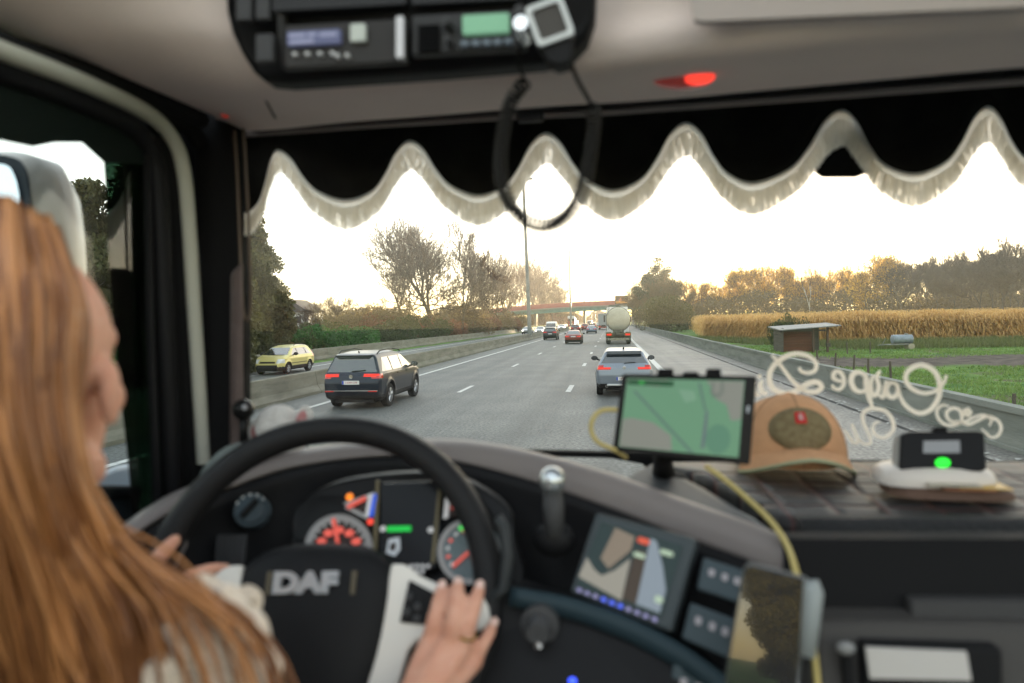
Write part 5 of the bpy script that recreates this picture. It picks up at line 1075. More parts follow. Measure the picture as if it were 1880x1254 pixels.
# small shelf between rim and windscreen (blue grey reflections) and the dark foot line of the glass
part('dash_top', MB().prism([WZ(430,840,2.22)]+[Vector((-.72+i*.1, 1.13+.02*i, 2.225)) for i in range(6)]+[Vector((.0,1.10,2.22)),Vector((.0,1.20,2.16)),Vector((-.72,1.2,2.16))], [WZ(430,840,2.18)]+[Vector((-.72+i*.1, 1.13+.02*i, 2.15)) for i in range(6)]+[Vector((.0,1.10,2.15)),Vector((.0,1.20,2.13)),Vector((-.72,1.2,2.13))]), BLACKM)
part('centre_wedge', MB().prism([WY(*p) for p in ((1138,880,1.12),(1200,846,1.26),(1300,900,1.15),(1455,992,.93),(1450,1020,.905),(1300,955,.97))], [WY(*p)+Vector((0,0,-.05)) for p in ((1138,880,1.12),(1200,846,1.26),(1300,900,1.15),(1455,992,.93),(1450,1020,.905),(1300,955,.97))]), mat('blue_grey_sheen', (.06,.064,.07), .55), bevel=.008)  # blue grey reflections put into the wedge's colour
# right hand upholstered shelf
QT = leatherette(); zs = 2.215
sh_ = [[WZ(x0_, y_, zs-(.006 if j == 0 else 0)) for x0_ in xx]+[Vector((1.05, WZ(xx[-1], y_, zs).y, zs)), Vector((1.42, WZ(xx[-1], y_, zs).y-.03, zs))] for j, (y_, xx) in enumerate([(968,[1478,1560,1680,1800,1960]),(940,[1420,1540,1680,1800,1960]),(915,[1380,1520,1680,1800,1960]),(890,[1330,1500,1680,1800,1960]),(868,[1270,1480,1680,1800,1960]),(848,[1200,1460,1680,1820,1990])])]
part('upholstered_shelf', MB().grid([cr_interp([tuple(p) for p in r_], 4) for r_ in sh_]), QT, smooth='all', solid=.03, fix=False)
fe = [WZ(x, 966, zs) for x in (1470,1560,1680,1800,1960)]; fe += [Vector((1.05, fe[-1].y, zs)), Vector((1.42, fe[-1].y, zs))]
def lower(p, dy, dz): return Vector((p.x, p.y+dy, zs+dz))
part('shelf_front', MB().grid([[lower(p, a, b_) for p in fe] for a, b_ in ((.03,-.004),(.008,-.004),(-.01,-.018),(-.014,-.045),(-.005,-.16),(.01,-.22))]), mat('shelf_leather', (.018,.018,.019), .6, bump=.3, bscale=150), smooth='all', solid=.012, fix=False)
part('windscreen_foot', MB().prism([wsurf(900,826,.015), wsurf(1120,831,.015), wsurf(1400,846,.015), wsurf(1650,848,.015), wsurf(1980,850,.015), wsurf(1980,885,.015), wsurf(1400,880,.015), wsurf(1195,872,.015), wsurf(1180,852,.015),wsurf(1120,841,.015),wsurf(900,836,.015)], [p+Vector((0,.02,0)) for p in (wsurf(900,826,.015), wsurf(1120,831,.015), wsurf(1400,846,.015), wsurf(1650,848,.015), wsurf(1980,850,.015), wsurf(1980,885,.015), wsurf(1400,880,.015), wsurf(1195,872,.015), wsurf(1180,852,.015),wsurf(1120,841,.015),wsurf(900,836,.015))]), BLACKM)
# side fascia with vents at far left
part('left_vent_panel', MB().prism([WY(*p) for p in ((262,985,.86),(330,900,.95),(395,868,1.0),(410,900,1.0),(340,985,.9),(300,1060,.84))], [WY(*p)+Vector((0,.03,0)) for p in ((262,985,.86),(330,900,.95),(395,868,1.0),(410,900,1.0),(340,985,.9),(300,1060,.84))]), GREYP, bevel=.006)
part('grab_handle', MB().tube(tovec(cr_interp([tuple(WY(*p)) for p in ((368,905,.99),(385,868,1.0),(412,838,1.02),(440,826,1.03),(458,834,1.03))], 5)), .012, 10), mat('handle_grey', (.14,.16,.155), .35), smooth='all')
bl = part('camera_ball', MB().ball(WY(447,752,1.07), (.018,.018,.018), 18, 12).tube([WY(447,765,1.07), WY(448,815,1.07)], .007, 8), mat('gloss_black', (.01,.01,.01), .12), smooth='all'); obj('camera_lens', MB().ball(WY(449,748,1.052), (.005,.003,.005), 10, 6), mat('lens_grey', (.3,.3,.32), .2), bl)
# light switch, slats
def dial(px, py, Y, r, name='light_switch'):
    c = WY(px, py, Y); n = Vector((.25,-.85,.45)).normalized(); R3 = n.to_track_quat('Z', 'Y').to_matrix()
    o = part(name, MB().lathe([(.001,.006),(r*.72,.006),(r*.78,.0),(r*.95,.002),(r,-.004),(r,-.02)], c=c, rot=R3, n=30), mat('dial_ring', (.06,.08,.095), .35), smooth=True)
    obj('dial_grip', MB().box(c+n*.012, (r*.28, r*1.3, .018), R3 @ Matrix.Rotation(math.radians(-40), 3, 'Z')), BLACKP, o, bevel=.004)
    for k in range(5):
        a = math.radians(40+28*k); obj('dial_mark', MB().ball(c+R3 @ Vector((r*.86*math.cos(a), r*.86*math.sin(a), .004)), .0022, 8, 6), mat('mark_white', (.5,.5,.5), .5), o)
dial(461, 936, .955, .026)
for k in range(6): part('vent_slat', slab([(398+k*9,985,.925),(403+k*9,984,.925),(399+k*9,1036,.905),(394+k*9,1037,.905)], .9, .01), DGREY)
# instrument cluster
clp = cr_interp([(536,1000,.93),(538,950,.95),(560,916,.965),(610,888,.975),(680,874,.98),(770,868,.98),(850,880,.975),(930,930,.955),(945,990,.93),(930,1090,.88),(560,1090,.88)], 4)
cl = part('instrument_cluster', slab(clp, .95, .02), mat('cluster_black', (.006,.006,.0065), .3), bevel=.004)
def cw(px, py): t = (1090-py)/220; return WY(px, py, .872+.09*t)      # cluster plane, slightly in front
def cdisc(name, px, py, r, m, lift=0, a0=0, a1=360, rin=0.0, par=None, asp=1.0):
    f_ = []; k_ = []
    for i in range(41):
        a = math.radians(a0+(a1-a0)*i/40); f_.append(cw(px+r*math.cos(a)*asp, py-r*math.sin(a))+Vector((0,-lift,0)))
    if rin:
        m_ = MB()
        g_ = [cw(px+rin*math.cos(math.radians(a0+(a1-a0)*i/40))*asp, py-rin*math.sin(math.radians(a0+(a1-a0)*i/40)))+Vector((0,-lift,0)) for i in range(41)]
        m_.grid([f_, g_]); return obj(name, m_, m, par or cl, solid=.002, fix=False)
    return obj(name, MB().prism(f_[:-1] if a1-a0 == 360 else f_, [p+Vector((0,.003,0)) for p in (f_[:-1] if a1-a0 == 360 else f_)]), m, par or cl)
GR = emat('gauge_red', (1.0,.16,.12), .30); GW = emat('gauge_white', (.85,.85,.85), .16); GF = mat('gauge_face', (.03,.022,.02), .4); GSIL = mat('gauge_ring', (.22,.21,.205), .35, metal=.3)
g1 = cdisc('rev_counter', 625, 1004, 62, GF, .003); cdisc('gauge_ring', 625, 1004, 62, GSIL, .006, rin=50, par=g1)
for k in range(5):
    a = math.radians(158-34*k); cc_ = (625+34*math.cos(a), 1004-33*math.sin(a)); cdisc('gauge_number', cc_[0], cc_[1], 6, GR, .007, par=g1, asp=1.4)
obj('needle', MB().tube([cw(626,1004)+Vector((0,-.008,0)), cw(616,950)+Vector((0,-.008,0))], .0028, 5), GR, g1)
for k in range(11):
    a = math.radians(170-16*k); obj('tick', MB().tube([cw(625+44*math.cos(a),1004-44*math.sin(a))+Vector((0,-.007,0)), cw(625+50*math.cos(a),1004-50*math.sin(a))+Vector((0,-.007,0))], .0009, 4), GW, g1)
def poly(name, pts, m, lift=.006, th=.004, par=None): return obj(name, MB().prism([cw(*p)+Vector((0,-lift,0)) for p in pts], [cw(*p)+Vector((0,-lift+th,0)) for p in pts]), m, par or cl)
g2 = poly('fuel_gauge', [(634,926),(690,903),(697,905),(686,952),(676,950)], GF, .004)
for pts in ([(634,922),(690,902),(690,906),(640,926)], [(636,930),(640,926),(678,946),(676,951)]): poly('gauge_edge', pts, mat('edge_grey', (.3,.3,.3), .5), .007, par=g2)
poly('gauge_scale', [(680,905),(688,904),(680,946),(674,944)], GW, .008, par=g2); poly('gauge_blue_zone', [(689,905),(696,905),(688,946),(681,944)], emat('gauge_blue', (.05,.15,.9), .25), .009, par=g2)
obj('needle', MB().tube([cw(643,928)+Vector((0,-.01,0)), cw(676,911)+Vector((0,-.01,0))], .003, 5), GR, g2)
cdisc('warning_light', 644, 911, 6, emat('amber_dot', (1,.25,.02), .7), .006); cdisc('warning_light', 682, 956, 5, emat('red_dot2', (1,.08,.05), .6), .006)
sc_ = poly('centre_display', [(704,886),(806,882),(812,1000),(800,1040),(700,1060),(700,990)], mat('display_dark', (.008,.009,.011), .2), .005)
poly('bar_graph', [(714,964),(757,963),(757,972),(714,973)], emat('bar_green', (.02,.6,.08), .4), .008, par=sc_); cdisc('display_dot', 706, 968, 5, GW, .008, par=sc_); cdisc('display_dot', 793, 970, 5, GW, .008, par=sc_)
poly('seat_icon', [(716,988),(736,984),(737,1006),(728,1018),(712,1012)], emat('icon_grey', (.6,.65,.7), .20), .007, par=sc_); poly('seat_icon_hole', [(721,994),(730,992),(730,1004),(724,1008),(719,1004)], GF, .010, par=sc_)
for k in range(7): cdisc('status_dot', 758+(k % 4)*10, 1036+(k//4)*10, 3.2, GW, .008, par=sc_)
g3 = cdisc('speedometer', 862, 1010, 60, mat('dial_pale', (.10,.13,.14), .3), .004, asp=.95); cdisc('gauge_ring', 862, 1010, 60, GSIL, .006, rin=50, par=g3, asp=.95)
obj('needle', MB().tube([cw(862,1010)+Vector((0,-.009,0)), cw(834,1036)+Vector((0,-.009,0))], .0022, 5), GR, g3)
for k in range(8):
    a = math.radians(215-22*k); cdisc('speed_mark', 862+38*math.cos(a), 1010-40*math.sin(a), 3, (GW, GR)[k % 2], .008, par=g3)
cdisc('green_marker', 853, 966, 5, emat('green_dot', (.1,.9,.15), .5), .009, par=g3, asp=1.6)
g4 = poly('temperature_gauge', [(820,906),(846,912),(850,944),(816,950)], GF, .004); poly('gauge_scale', [(820,906),(828,908),(824,948),(816,950)], GW, .007, par=g4); poly('needle', [(830,926),(850,927),(850,933),(830,932)], GR, .008, par=g4)
poly('cluster_divider', [(694,880),(699,880),(694,1020),(688,1020)], mat('divider', (.12,.10,.06), .5), .008); poly('cluster_divider', [(808,880),(813,880),(800,1030),(794,1030)], mat('divider', (.12,.10,.06), .5), .008)
# stalk with silver knob
kn = part('gear_lever', MB().tube([WY(1014,885,.93), WY(1016,930,.925), WY(1018,985,.92)], [.011,.015,.012], 10), DGREY, smooth='all'); obj('lever_knob', MB().ball(WY(1014,882,.92), (.0185,.0185,.019), 20, 14), mat('knob_chrome', (.45,.48,.5), .22, metal=.8), kn, smooth='all')
obj('lever_socket', MB().ball(WY(1018,990,.93), (.03,.02,.024), 18, 12), BLACKP, kn, smooth='all')
# infotainment screen
qs = [WY(1098,944,.93), WY(1282,992,.885), WY(1236,1164,.845), WY(1050,1090,.885)]
inf = part('media_screen', qpanel(qs, rrect(0,0,1,1,.04), .03, .012), BEZ, bevel=.004)
def qp(name, uv, m, lift=.016, th=.004, par=None, Q=None): return obj(name, qpanel(Q or qs, uv, th, lift), m, par or inf)
SCR = lambda n_, c, s_=.12: mat(n_, tuple(x*.15 for x in c), .2, emit=c, estr=s_*1.5)
sc2 = qp('display', [(.09,.10),(.90,.12),(.88,.90),(.05,.90)], SCR('screen_dark', (.06,.10,.10), .12), .015)
qp('camera_road', [(.07,.56),(.17,.66),(.26,.70),(.36,.60),(.47,.42),(.50,.88),(.05,.80)], SCR('screen_cream', (.55,.52,.44), .17), .0175, par=sc2)
qp('camera_trailer', [(.25,.13),(.45,.17),(.45,.33),(.30,.60),(.20,.52)], SCR('screen_tan', (.42,.34,.26), .17), .0175, par=sc2)
qp('camera_sky', [(.60,.14),(.66,.15),(.78,.40),(.86,.62),(.86,.86),(.64,.86)], SCR('screen_blue', (.38,.45,.52), .20), .0175, par=sc2)
qp('camera_strip', [(.50,.3),(.61,.3),(.64,.86),(.50,.86)], SCR('screen_brown', (.16,.12,.09), .10), .0170, par=sc2)
qp('red_label', rrect(.49,.16,.60,.22,.02), emat('scr_red', (1,.15,.08), .22), .019, par=sc2)
for uv in ((.49,.33,.60,.38),(.72,.22,.84,.27),(.79,.70,.86,.77)): qp('pale_label', rrect(*uv,.02), emat('scr_pale', (.6,.75,.55), .22), .019, par=sc2)
for k in range(10): qp('touch_icon', rrect(.07+k*.082,.915,.07+k*.082+.045,.96,.02), emat('icon_blue', (.10,.16,.95), .5) if k in (3,4,5) else emat('icon_lilac', (.45,.42,.75), .18), .016)
# switch blocks
for q_ in ([WY(1292,1024,.87), WY(1372,1050,.855), WY(1362,1110,.84), WY(1280,1082,.855)], [WY(1268,1106,.85), WY(1352,1138,.835), WY(1340,1210,.82), WY(1252,1172,.835)], [WY(1236,1216,.82), WY(1330,1250,.81), WY(1320,1310,.80), WY(1226,1280,.81)]):
    sb = part('switch_block', qpanel(q_, rrect(0,0,1,1,.08), .02, .008), mat('switch_blue_grey', (.045,.062,.072), .45), bevel=.004)
    for u in (.25,.55,.82): obj('switch_icon', qpanel(q_, rrect(u-.07,.28,u+.07,.5,.05), .002, .010), mat('icon_white', (.30,.28,.30), .5), sb)
# teal trim band and knob below
tb_ = [[WY(940,1076,.86), WY(1040,1094,.86), WY(1150,1130,.85), WY(1260,1186,.83), WY(1360,1260,.80)], [WY(935,1108,.855), WY(1035,1128,.855), WY(1140,1166,.845), WY(1250,1224,.825), WY(1340,1290,.795)]]
part('trim_band', MB().grid([cr_interp([tuple(p) for p in r_], 5) for r_ in tb_]), TEALT, smooth='all', solid=.015, fix=False)
part('lower_dash', MB().prism([WY(*p) for p in ((900,1070,.865),(1040,1110,.86),(1160,1150,.85),(1300,1225,.82),(1420,1320,.79),(1420,1500,.72),(820,1500,.72),(880,1180,.83))], [WY(*p)+Vector((0,.04,0)) for p in ((900,1070,.865),(1040,1110,.86),(1160,1150,.85),(1300,1225,.82),(1420,1320,.79),(1420,1500,.72),(820,1500,.72),(880,1180,.83))]), BLACKP)
ki = part('ignition_knob', MB().lathe([(.001,-.022),(.013,-.022),(.016,-.012),(.017,0),(.024,.002),(.024,.02)], c=WY(990,1150,.83), axis='y', n=26), DGREY, smooth=True); obj('key', MB().tube([WY(988,1168,.815), WY(989,1190,.81)], .005, 8), mat('key_metal', (.35,.35,.36), .3, metal=.9), ki)
part('blue_light', MB().ball(WY(1051,1250,.80), (.005,.003,.004), 10, 6), emat('blue_dot', (.05,.1,1), 1.4))
part('stalk_lever', MB().tube([WY(880,1120,.84), WY(925,1080,.84), WY(932,1020,.85), WY(925,968,.86), WY(914,950,.86)], [.006,.007,.008,.008,.006], 10), mat('stalk_grey', (.03,.033,.035), .4), smooth='all')
# right lower fascia, radio panel with paper strip
part('grey_console', MB().prism([WY(*p) for p in ((1494,1142,.80),(3000,1158,.80),(3100,1180,.80),(3100,1420,.74),(1500,1420,.74))], [WY(*p)+Vector((0,.05,0)) for p in ((1494,1142,.80),(3000,1158,.80),(3100,1180,.80),(3100,1420,.74),(1500,1420,.74))]), mat('console_grey', (.045,.042,.040), .5, bump=.1, bscale=250), bevel=.008)
part('dark_fascia', MB().prism([WY(*p) for p in ((1440,990,.875),(3100,990,.875),(3100,1190,.82),(1440,1190,.82))], [WY(*p)+Vector((0,.03,0)) for p in ((1440,990,.875),(3100,990,.875),(3100,1190,.82),(1440,1190,.82))]), mat('fascia_black', (.004,.004,.0045), .7))
part('glovebox_lip', slab([(1672,1102,.825),(1960,1104,.82),(1960,1150,.81),(1676,1148,.815)], .8, .02), mat('fascia_grey', (.035,.034,.034), .55), bevel=.004)
rs_ = part('stereo', slab([(1584,1184,.77),(1842,1192,.77),(1846,1330,.75),(1590,1330,.75)], .77, .02), BLACKM, bevel=.004)
obj('paper_strip', slab([(1590,1190,.762),(1775,1198,.762),(1784,1250,.755),(1598,1246,.755)], .76, .004), mat('paper_white', (.38,.36,.34), .6), rs_)
part('console_button', MB().ball(WY(1553,1190,.77), (.010,.006,.007), 12, 8), mat('button_silver', (.2,.2,.2), .4), smooth='all'); part('console_slot', slab([(1548,1204,.77),(1564,1202,.77),(1572,1280,.76),(1556,1282,.76)], .77, .01), BLACKM)
# seat behind the driver
part('driver_seat', MB().ball((-.55,.22,2.12), (.25,.10,.48), 20, 14, Matrix.Rotation(.15, 3, 'X')), mat('seat_fabric', (.02,.024,.024), .9, bump=.3, bscale=200), smooth='all')
# ---- steering wheel
WC = WY(584, 1090, .83); Wn = Vector((.10, -.87, .44)).normalized()
Wu = (Vector((0,0,1))-Wn*Wn.z).normalized(); Wr = Wu.cross(Wn).normalized()
def wp(a, r, h=0): a = math.radians(a); return WC+Wr*(math.cos(a)*r)+Wu*(math.sin(a)*r)+Wn*h
RW = .222
ringp = [wp(a, RW) for a in range(0, 360, 4)]
sw_ = part('steering_wheel', MB().tube(ringp, .0195, 18, closed=True), mat('wheel_leather', (.012,.012,.013), .38, bump=.25, bscale=300), smooth='all')
def wl(u, v, h=0): return WC+Wr*(u*(.90 if abs(u) < .16 else 1.0))+Wu*(v-.036)+Wn*h
hub = []
hp = [(-.12,.02),(-.115,.065),(-.075,.092),(0,.100),(.075,.092),(.115,.065),(.12,.02),(.105,-.06),(.07,-.12),(0,-.14),(-.07,-.12),(-.105,-.06)]
hp = [tuple(p) for p in cr_interp(hp+[hp[0]], 4)][:-1]
rows = [[wl(p[0]*k, p[1]*k, h) for p in hp] for k, h in ((1,-.04),(1,0),(.96,.014),(.86,.024),(.6,.032),(.25,.036),(.01,.037))]
obj('airbag_cover', MB().grid(rows, closed=True), mat('hub_black', (.008,.008,.009), .5, bump=.12, bscale=300), sw_, smooth='all')
obj('hub_back', MB().ball(wl(0,-.02,-.05), (.10,.05,.10), 20, 12), BLACKM, sw_, smooth='all')
for s_ in (-1, 1):
    o_ = [(s_*.108,.070),(s_*.135,.066),(s_*.185,.030),(s_*.218,.028),(s_*.220,-.008),(s_*.150,-.022),(s_*.132,-.060),(s_*.115,-.115),(s_*.108,-.19),(s_*.060,-.20),(s_*.062,-.135),(s_*.082,-.085),(s_*.096,-.02)]
    o_ = [tuple(p) for p in cr_interp(o_+[o_[0]], 3)][:-1]
    sp_ = obj('spoke', MB().prism([wl(p[0], p[1], .022) for p in o_], [wl(p[0], p[1], .002) for p in o_]), SILV, sw_, bevel=.004, seg=3)
    bt = [(s_*.136,.050),(s_*.176,.024),(s_*.176,-.006),(s_*.126,.0)]
    bp_ = obj('button_pad', MB().prism([wl(p[0], p[1], .026) for p in bt], [wl(p[0], p[1], .015) for p in bt]), BLACKP, sp_, bevel=.002)
    for u, v in ((.137,.03),(.150,.018),(.164,.012),(.135,.012),(.150,.004),(.165,.0)): obj('spoke_button', MB().box(wl(s_*u, v, .027), (.008,.008,.003), Matrix((Wr, Wu, Wn)).transposed()), DGREY, bp_, bevel=.001)
obj('lower_spoke', MB().prism([wl(p[0], p[1], .0) for p in ((-.06,-.19),(.06,-.19),(.05,-.225),(-.05,-.225))], [wl(p[0], p[1], -.02) for p in ((-.06,-.19),(.06,-.19),(.05,-.225),(-.05,-.225))]), BLACKP, sw_)
Rm = Matrix((Wr, Wu, Wn)).transposed().to_4x4(); Rm.translation = wl(-.005,.040,.036)
lg = glyph('wheel_lettering', 'DAF', .033, mat('letter_silver', (.5,.52,.55), .25, metal=.6), sw_, (0,0,0), ext=.0025, bold=.0022, sx=1.0)
loc = wl(-.008,.045,.036)-wloc(sw_); lg.location = loc; q_ = Rm.to_quaternion(); lg.rotation_euler = q_.to_euler(); lg.scale = (1.3,1,1)
for s_ in (-1, 1): obj('hub_mark', MB().prism([wl(s_*.060+k, v, .036) for k, v in ((-.003,.032),(.003,.032),(.003,.06),(-.003,.06))], [wl(s_*.060+k, v, .026) for k, v in ((-.003,.032),(.003,.032),(.003,.06),(-.003,.06))]), mat('mark_gold', (.10,.085,.06), .5), sw_)
part('steering_column', MB().tube([wl(0,-.02,-.05), wl(0,-.03,-.20)], .055, 16), BLACKP)
# ================================================================ LOOSE THINGS IN THE CAB
def box_q(name, q, uvs, thick, m, lift=0, **k): return obj(name, qpanel(q, uvs, thick, lift), m, **k)
# radio microphone with its coiled cord
mic = thing('microphone', WY(1020, 120, .76), 'black hand microphone with silver square frame hanging from the ceiling radio on coiled cord', 'microphone')
bp = [(968,24),(975,12),(1020,-8),(1034,-4),(1054,52),(1050,64),(1052,100),(1046,116),(1022,122),(1004,112),(996,94),(982,76)]
obj('mic_body', MB().prism([WY(p[0],p[1],.755) for p in bp], [WY(p[0],p[1],.755)+Vector((0,.028,0)) for p in bp]), BLACKP, mic, bevel=.006, seg=3)
def rot_rr(cx_, cy_, w_, h_, a, r): 
    a = math.radians(a); return [(cx_+p[0]*math.cos(a)-p[1]*math.sin(a), cy_+p[0]*math.sin(a)+p[1]*math.cos(a)) for p in rrect(-w_, -h_, w_, h_, r)]
o_ = rot_rr(1009, 38, 36, 38, -20, 9); i_ = rot_rr(1009, 38, 27, 29, -20, 6)
f_ = MB(); A_ = [WY(p[0],p[1],.750) for p in o_]; B_ = [WY(p[0],p[1],.750) for p in i_]; f_.grid([[p+Vector((0,.008,0)) for p in A_], A_, B_, [p+Vector((0,.008,0)) for p in B_]], closed=True)
obj('mic_frame', f_, mat('frame_silver', (.42,.43,.42), .35, metal=.4), mic); obj('mic_grille', MB().prism([p+Vector((0,.003,0)) for p in B_], [p+Vector((0,.01,0)) for p in B_]), mat('mic_dark', (.06,.055,.05), .4), mic)
cpts = [(1046,112,.775),(1062,150,.80),(1083,188,.84),(1091,222,.86),(1084,280,.87),(1074,335,.87),(1058,376,.87),(1034,402,.87),(1000,414,.87),(965,404,.87),(938,378,.865),(921,330,.86),(920,270,.855),(930,210,.845),(946,172,.84),(962,150,.83),(952,110,.81),(957,70,.785)]
C3 = tovec(cr_interp([tuple(WY(*p)) for p in cpts], 26)); L = [0.0]
for a, b in zip(C3, C3[1:]): L.append(L[-1]+(b-a).length)
i1 = 26*2+8; i2 = 26*15
obj('straight_lead', MB().tube(C3[:i1+2], .0026, 8), BLACKM, mic, smooth='all'); obj('straight_lead', MB().tube(C3[i2-2:], .0022, 8), BLACKM, mic, smooth='all')
hel = []; Ls = np.array(L); steps = int((L[i2]-L[i1])/.0066*9); ref = Vector((0,1,0))
for k in range(steps+1):
    s_ = L[i1]+(L[i2]-L[i1])*k/steps; j = min(int(np.searchsorted(Ls, s_)), len(C3)-1); j = max(j, 1); t_ = (s_-L[j-1])/max(L[j]-L[j-1], 1e-9); p = C3[j-1]*(1-t_)+C3[j]*t_
    T = (C3[min(j+1, len(C3)-1)]-C3[max(j-2, 0)]).normalized(); u = (ref-T*ref.dot(T)).normalized(); v = T.cross(u); a = 2*math.pi*k/9; hel.append(p+(u*math.cos(a)+v*math.sin(a))*.0080)
obj('coiled_lead', MB().tube(hel, .0022, 5), mat('coil_black', (.022,.021,.02), .4), mic, smooth='all', fix=False)
# tablet on its holder
TQ = [WY(1142,686,1.04), WY(1390,690,1.02), WY(1377,854,1.0), WY(1124,829,1.02)]
tb = thing('tablet', (TQ[3]+TQ[2])*.5, 'black tablet showing a green road map, clamped above the dashboard', 'tablet')
obj('tablet_body', qpanel(TQ, rrect(0,0,1,1,.03), .009), mat('tablet_black', (.006,.006,.0065), .3), tb, bevel=.002)
SE = lambda n_, c, s_: mat(n_, tuple(x*.15 for x in c), .2, emit=c, estr=s_*.72)
scr = obj('map_display', qpanel(TQ, [(.045,.06),(.915,.06),(.915,.93),(.045,.93)], .002, .001), SE('map_green', (.17,.36,.22), .52), tb)
def mp(name, uv, m, l): return obj(name, qpanel(TQ, uv, .0006, l), m, scr)
GB = SE('map_grey', (.30,.31,.27), .50); DG = SE('map_banner', (.02,.10,.04), .5); RD_ = SE('map_road', (.14,.24,.20), .5); LG = SE('map_light', (.22,.40,.27), .55)
mp('map_area', [(.05,.58),(.12,.56),(.28,.60),(.42,.74),(.44,.92),(.05,.925)], GB, .0018); mp('map_area', [(.05,.07),(.35,.07),(.40,.12),(.28,.16),(.05,.12)], SE('map_sand', (.30,.33,.27), .45), .0018)
mp('map_area', [(.64,.07),(.91,.07),(.91,.50),(.84,.52),(.80,.34),(.72,.28),(.68,.14)], GB, .0018); mp('map_area', [(.44,.18),(.56,.20),(.58,.30),(.50,.34)], LG, .0018)
cc_ = [(.76+.12*math.cos(a)*.75, .74+.17*math.sin(a)) for a in [i*math.pi/10 for i in range(20)]]; mp('map_area', cc_, SE('map_lake', (.13,.30,.20), .5), .0018)
mp('map_banner', [(.055,.075),(.40,.085),(.40,.15),(.055,.14)], DG, .0024); mp('banner_icon', [(.14,.09),(.18,.09),(.18,.13),(.14,.13)], SE('map_arrow', (.05,.45,.08), .5), .003)
mp('map_route', [(.655,.42),(.672,.42),(.675,.60),(.668,.86),(.645,.86),(.652,.60)], SE('map_route', (.17,.22,.24), .45), .0026)
mp('map_road', [(.58,.10),(.60,.10),(.66,.42),(.645,.42)], RD_, .0024); mp('map_road', [(.10,.22),(.12,.21),(.60,.92),(.57,.92)], RD_, .0021)
ul = [(.68,.08),(.675,.2),(.70,.26),(.745,.26),(.77,.2),(.765,.08),(.745,.08),(.75,.18),(.735,.22),(.71,.22),(.695,.18),(.70,.08)]; mp('map_road', ul, SE('map_loop', (.22,.26,.22), .45), .0028)
for u0, u1, h_ in ((.27,.39,.07),(.46,.58,.03),(.63,.74,.075)): obj('clamp', qpanel(TQ, [(u0,-h_),(u1,-h_),(u1,.04),(u0,.04)], .018, .006), BLACKM, tb, bevel=.003)
obj('side_camera', qpanel(TQ, rrect(.945,.34,.965,.42,.008), .001, .0006), mat('pale_port', (.35,.37,.4), .4), tb)
obj('holder_arm', MB().tube([quadmap(TQ, (.45,.9))+Vector((0,.02,0)), quadmap(TQ, (.40,1.04))+Vector((0,.05,-.005)), WZ(1218, 874, 2.22)], [.016,.014,.02], 12), BLACKM, tb, smooth='all')
obj('holder_base', MB().lathe([(.001,.012),(.03,.01),(.04,0),(.04,-.01)], c=WZ(1222, 880, 2.222), n=20), BLACKM, tb, smooth=True)
CAB_ = mat('cable_yellow', (.42,.34,.13), .5)
c1 = obj('charging_cable', MB().tube(tovec(cr_interp([tuple(WY(*p)) for p in ((1132,752,1.03),(1104,754,1.02),(1088,770,1.01),(1086,792,1.01),(1098,812,1.01),(1128,826,1.02),(1150,840,1.04))], 7)), .0036, 8), CAB_, smooth='all'); tag(c1, 'short yellow charging cable looping out of the left side of the tablet', 'cable')
c2 = obj('charging_cable', MB().tube(tovec(cr_interp([tuple(WY(*p)) for p in ((1296,856,1.02),(1330,880,1.0),(1375,918,.96),(1416,958,.91),(1444,1000,.86),(1460,1045,.81),(1476,1110,.79),(1492,1180,.77),(1504,1290,.75))], 7)), .0036, 8), CAB_, smooth='all'); tag(c2, 'long cream cable hanging from the tablet down to the phone', 'cable')
# cap on the shelf
cc = WZ(1478, 866, 2.22); cap = thing('baseball_cap', cc, 'tan cap with an oval brown badge lying on the dashboard behind the tablet', 'cap')
cx0 = Vector((cc.x-.012, cc.y+.07, 2.232)); CT = mat('cap_tan', (.56,.31,.17), .85, var=.08, vscale=30, bump=.3, bscale=300)
def dome(th, ph): # th azimuth, ph elevation 0..90
    r_ = math.cos(ph)**.8; return cx0+Vector((.102*r_*math.cos(th), .112*r_*math.sin(th), .118*math.sin(ph)*(1+.06*math.sin(-th))))
crn = obj('crown', MB().grid([[dome(2*math.pi*i/36, math.pi/2*j/12) for i in range(36)] for j in range(13)], closed=True), CT, cap, smooth='all', solid=.002)
for k in range(6): obj('seam', MB().tube([dome(2*math.pi*k/6+.52, math.pi/2*j/10)*1.0+Vector((0,0,.0008)) for j in range(10)], .0011, 5), mat('cap_seam', (.33,.20,.12), .8), crn)
rows = []
for j in range(7):
    t_ = j/6; row_ = []
    for i in range(25):
        a = math.radians(-160+140*i/24); r0_ = .1; bx_2 = math.cos(a)*(r0_+.0*t_); by_ = math.sin(a)*(.105+.062*t_); row_.append(cx0+Vector((bx_2*(1+.06*t_), by_, .010+.022*t_*(0)-.055*t_*(abs(math.cos(a))**2)*.35+.030*(1-abs(math.cos(a))**1.6)-.012*t_)))
    rows.append(row_)
br_ = obj('brim', MB().grid(rows), CT, cap, smooth='all', solid=.004)
obj('brim_edge', MB().tube(rows[-1], .0035, 6), mat('brim_green', (.32,.34,.22), .8), br_, smooth='all')
def domepatch(u, v, l=.003): # u -1..1 across the front, v 0..1 up
    p = dome(math.radians(-90+u*38), math.radians(12+v*50)); c_ = cx0+Vector((0,0,.02)); return p+(p-c_).normalized()*l
bd = [[domepatch(.95*math.cos(a)*k, .46+.40*math.sin(a)*k) for a in [2*math.pi*i/28 for i in range(28)]] for k in (1,.66,.33,.01)]
bdg = obj('badge', MB().grid(bd, closed=True), mat('badge_brown', (.15,.11,.06), .8, col2=(.22,.18,.10), vscale=120), crn, smooth='all', solid=.001)
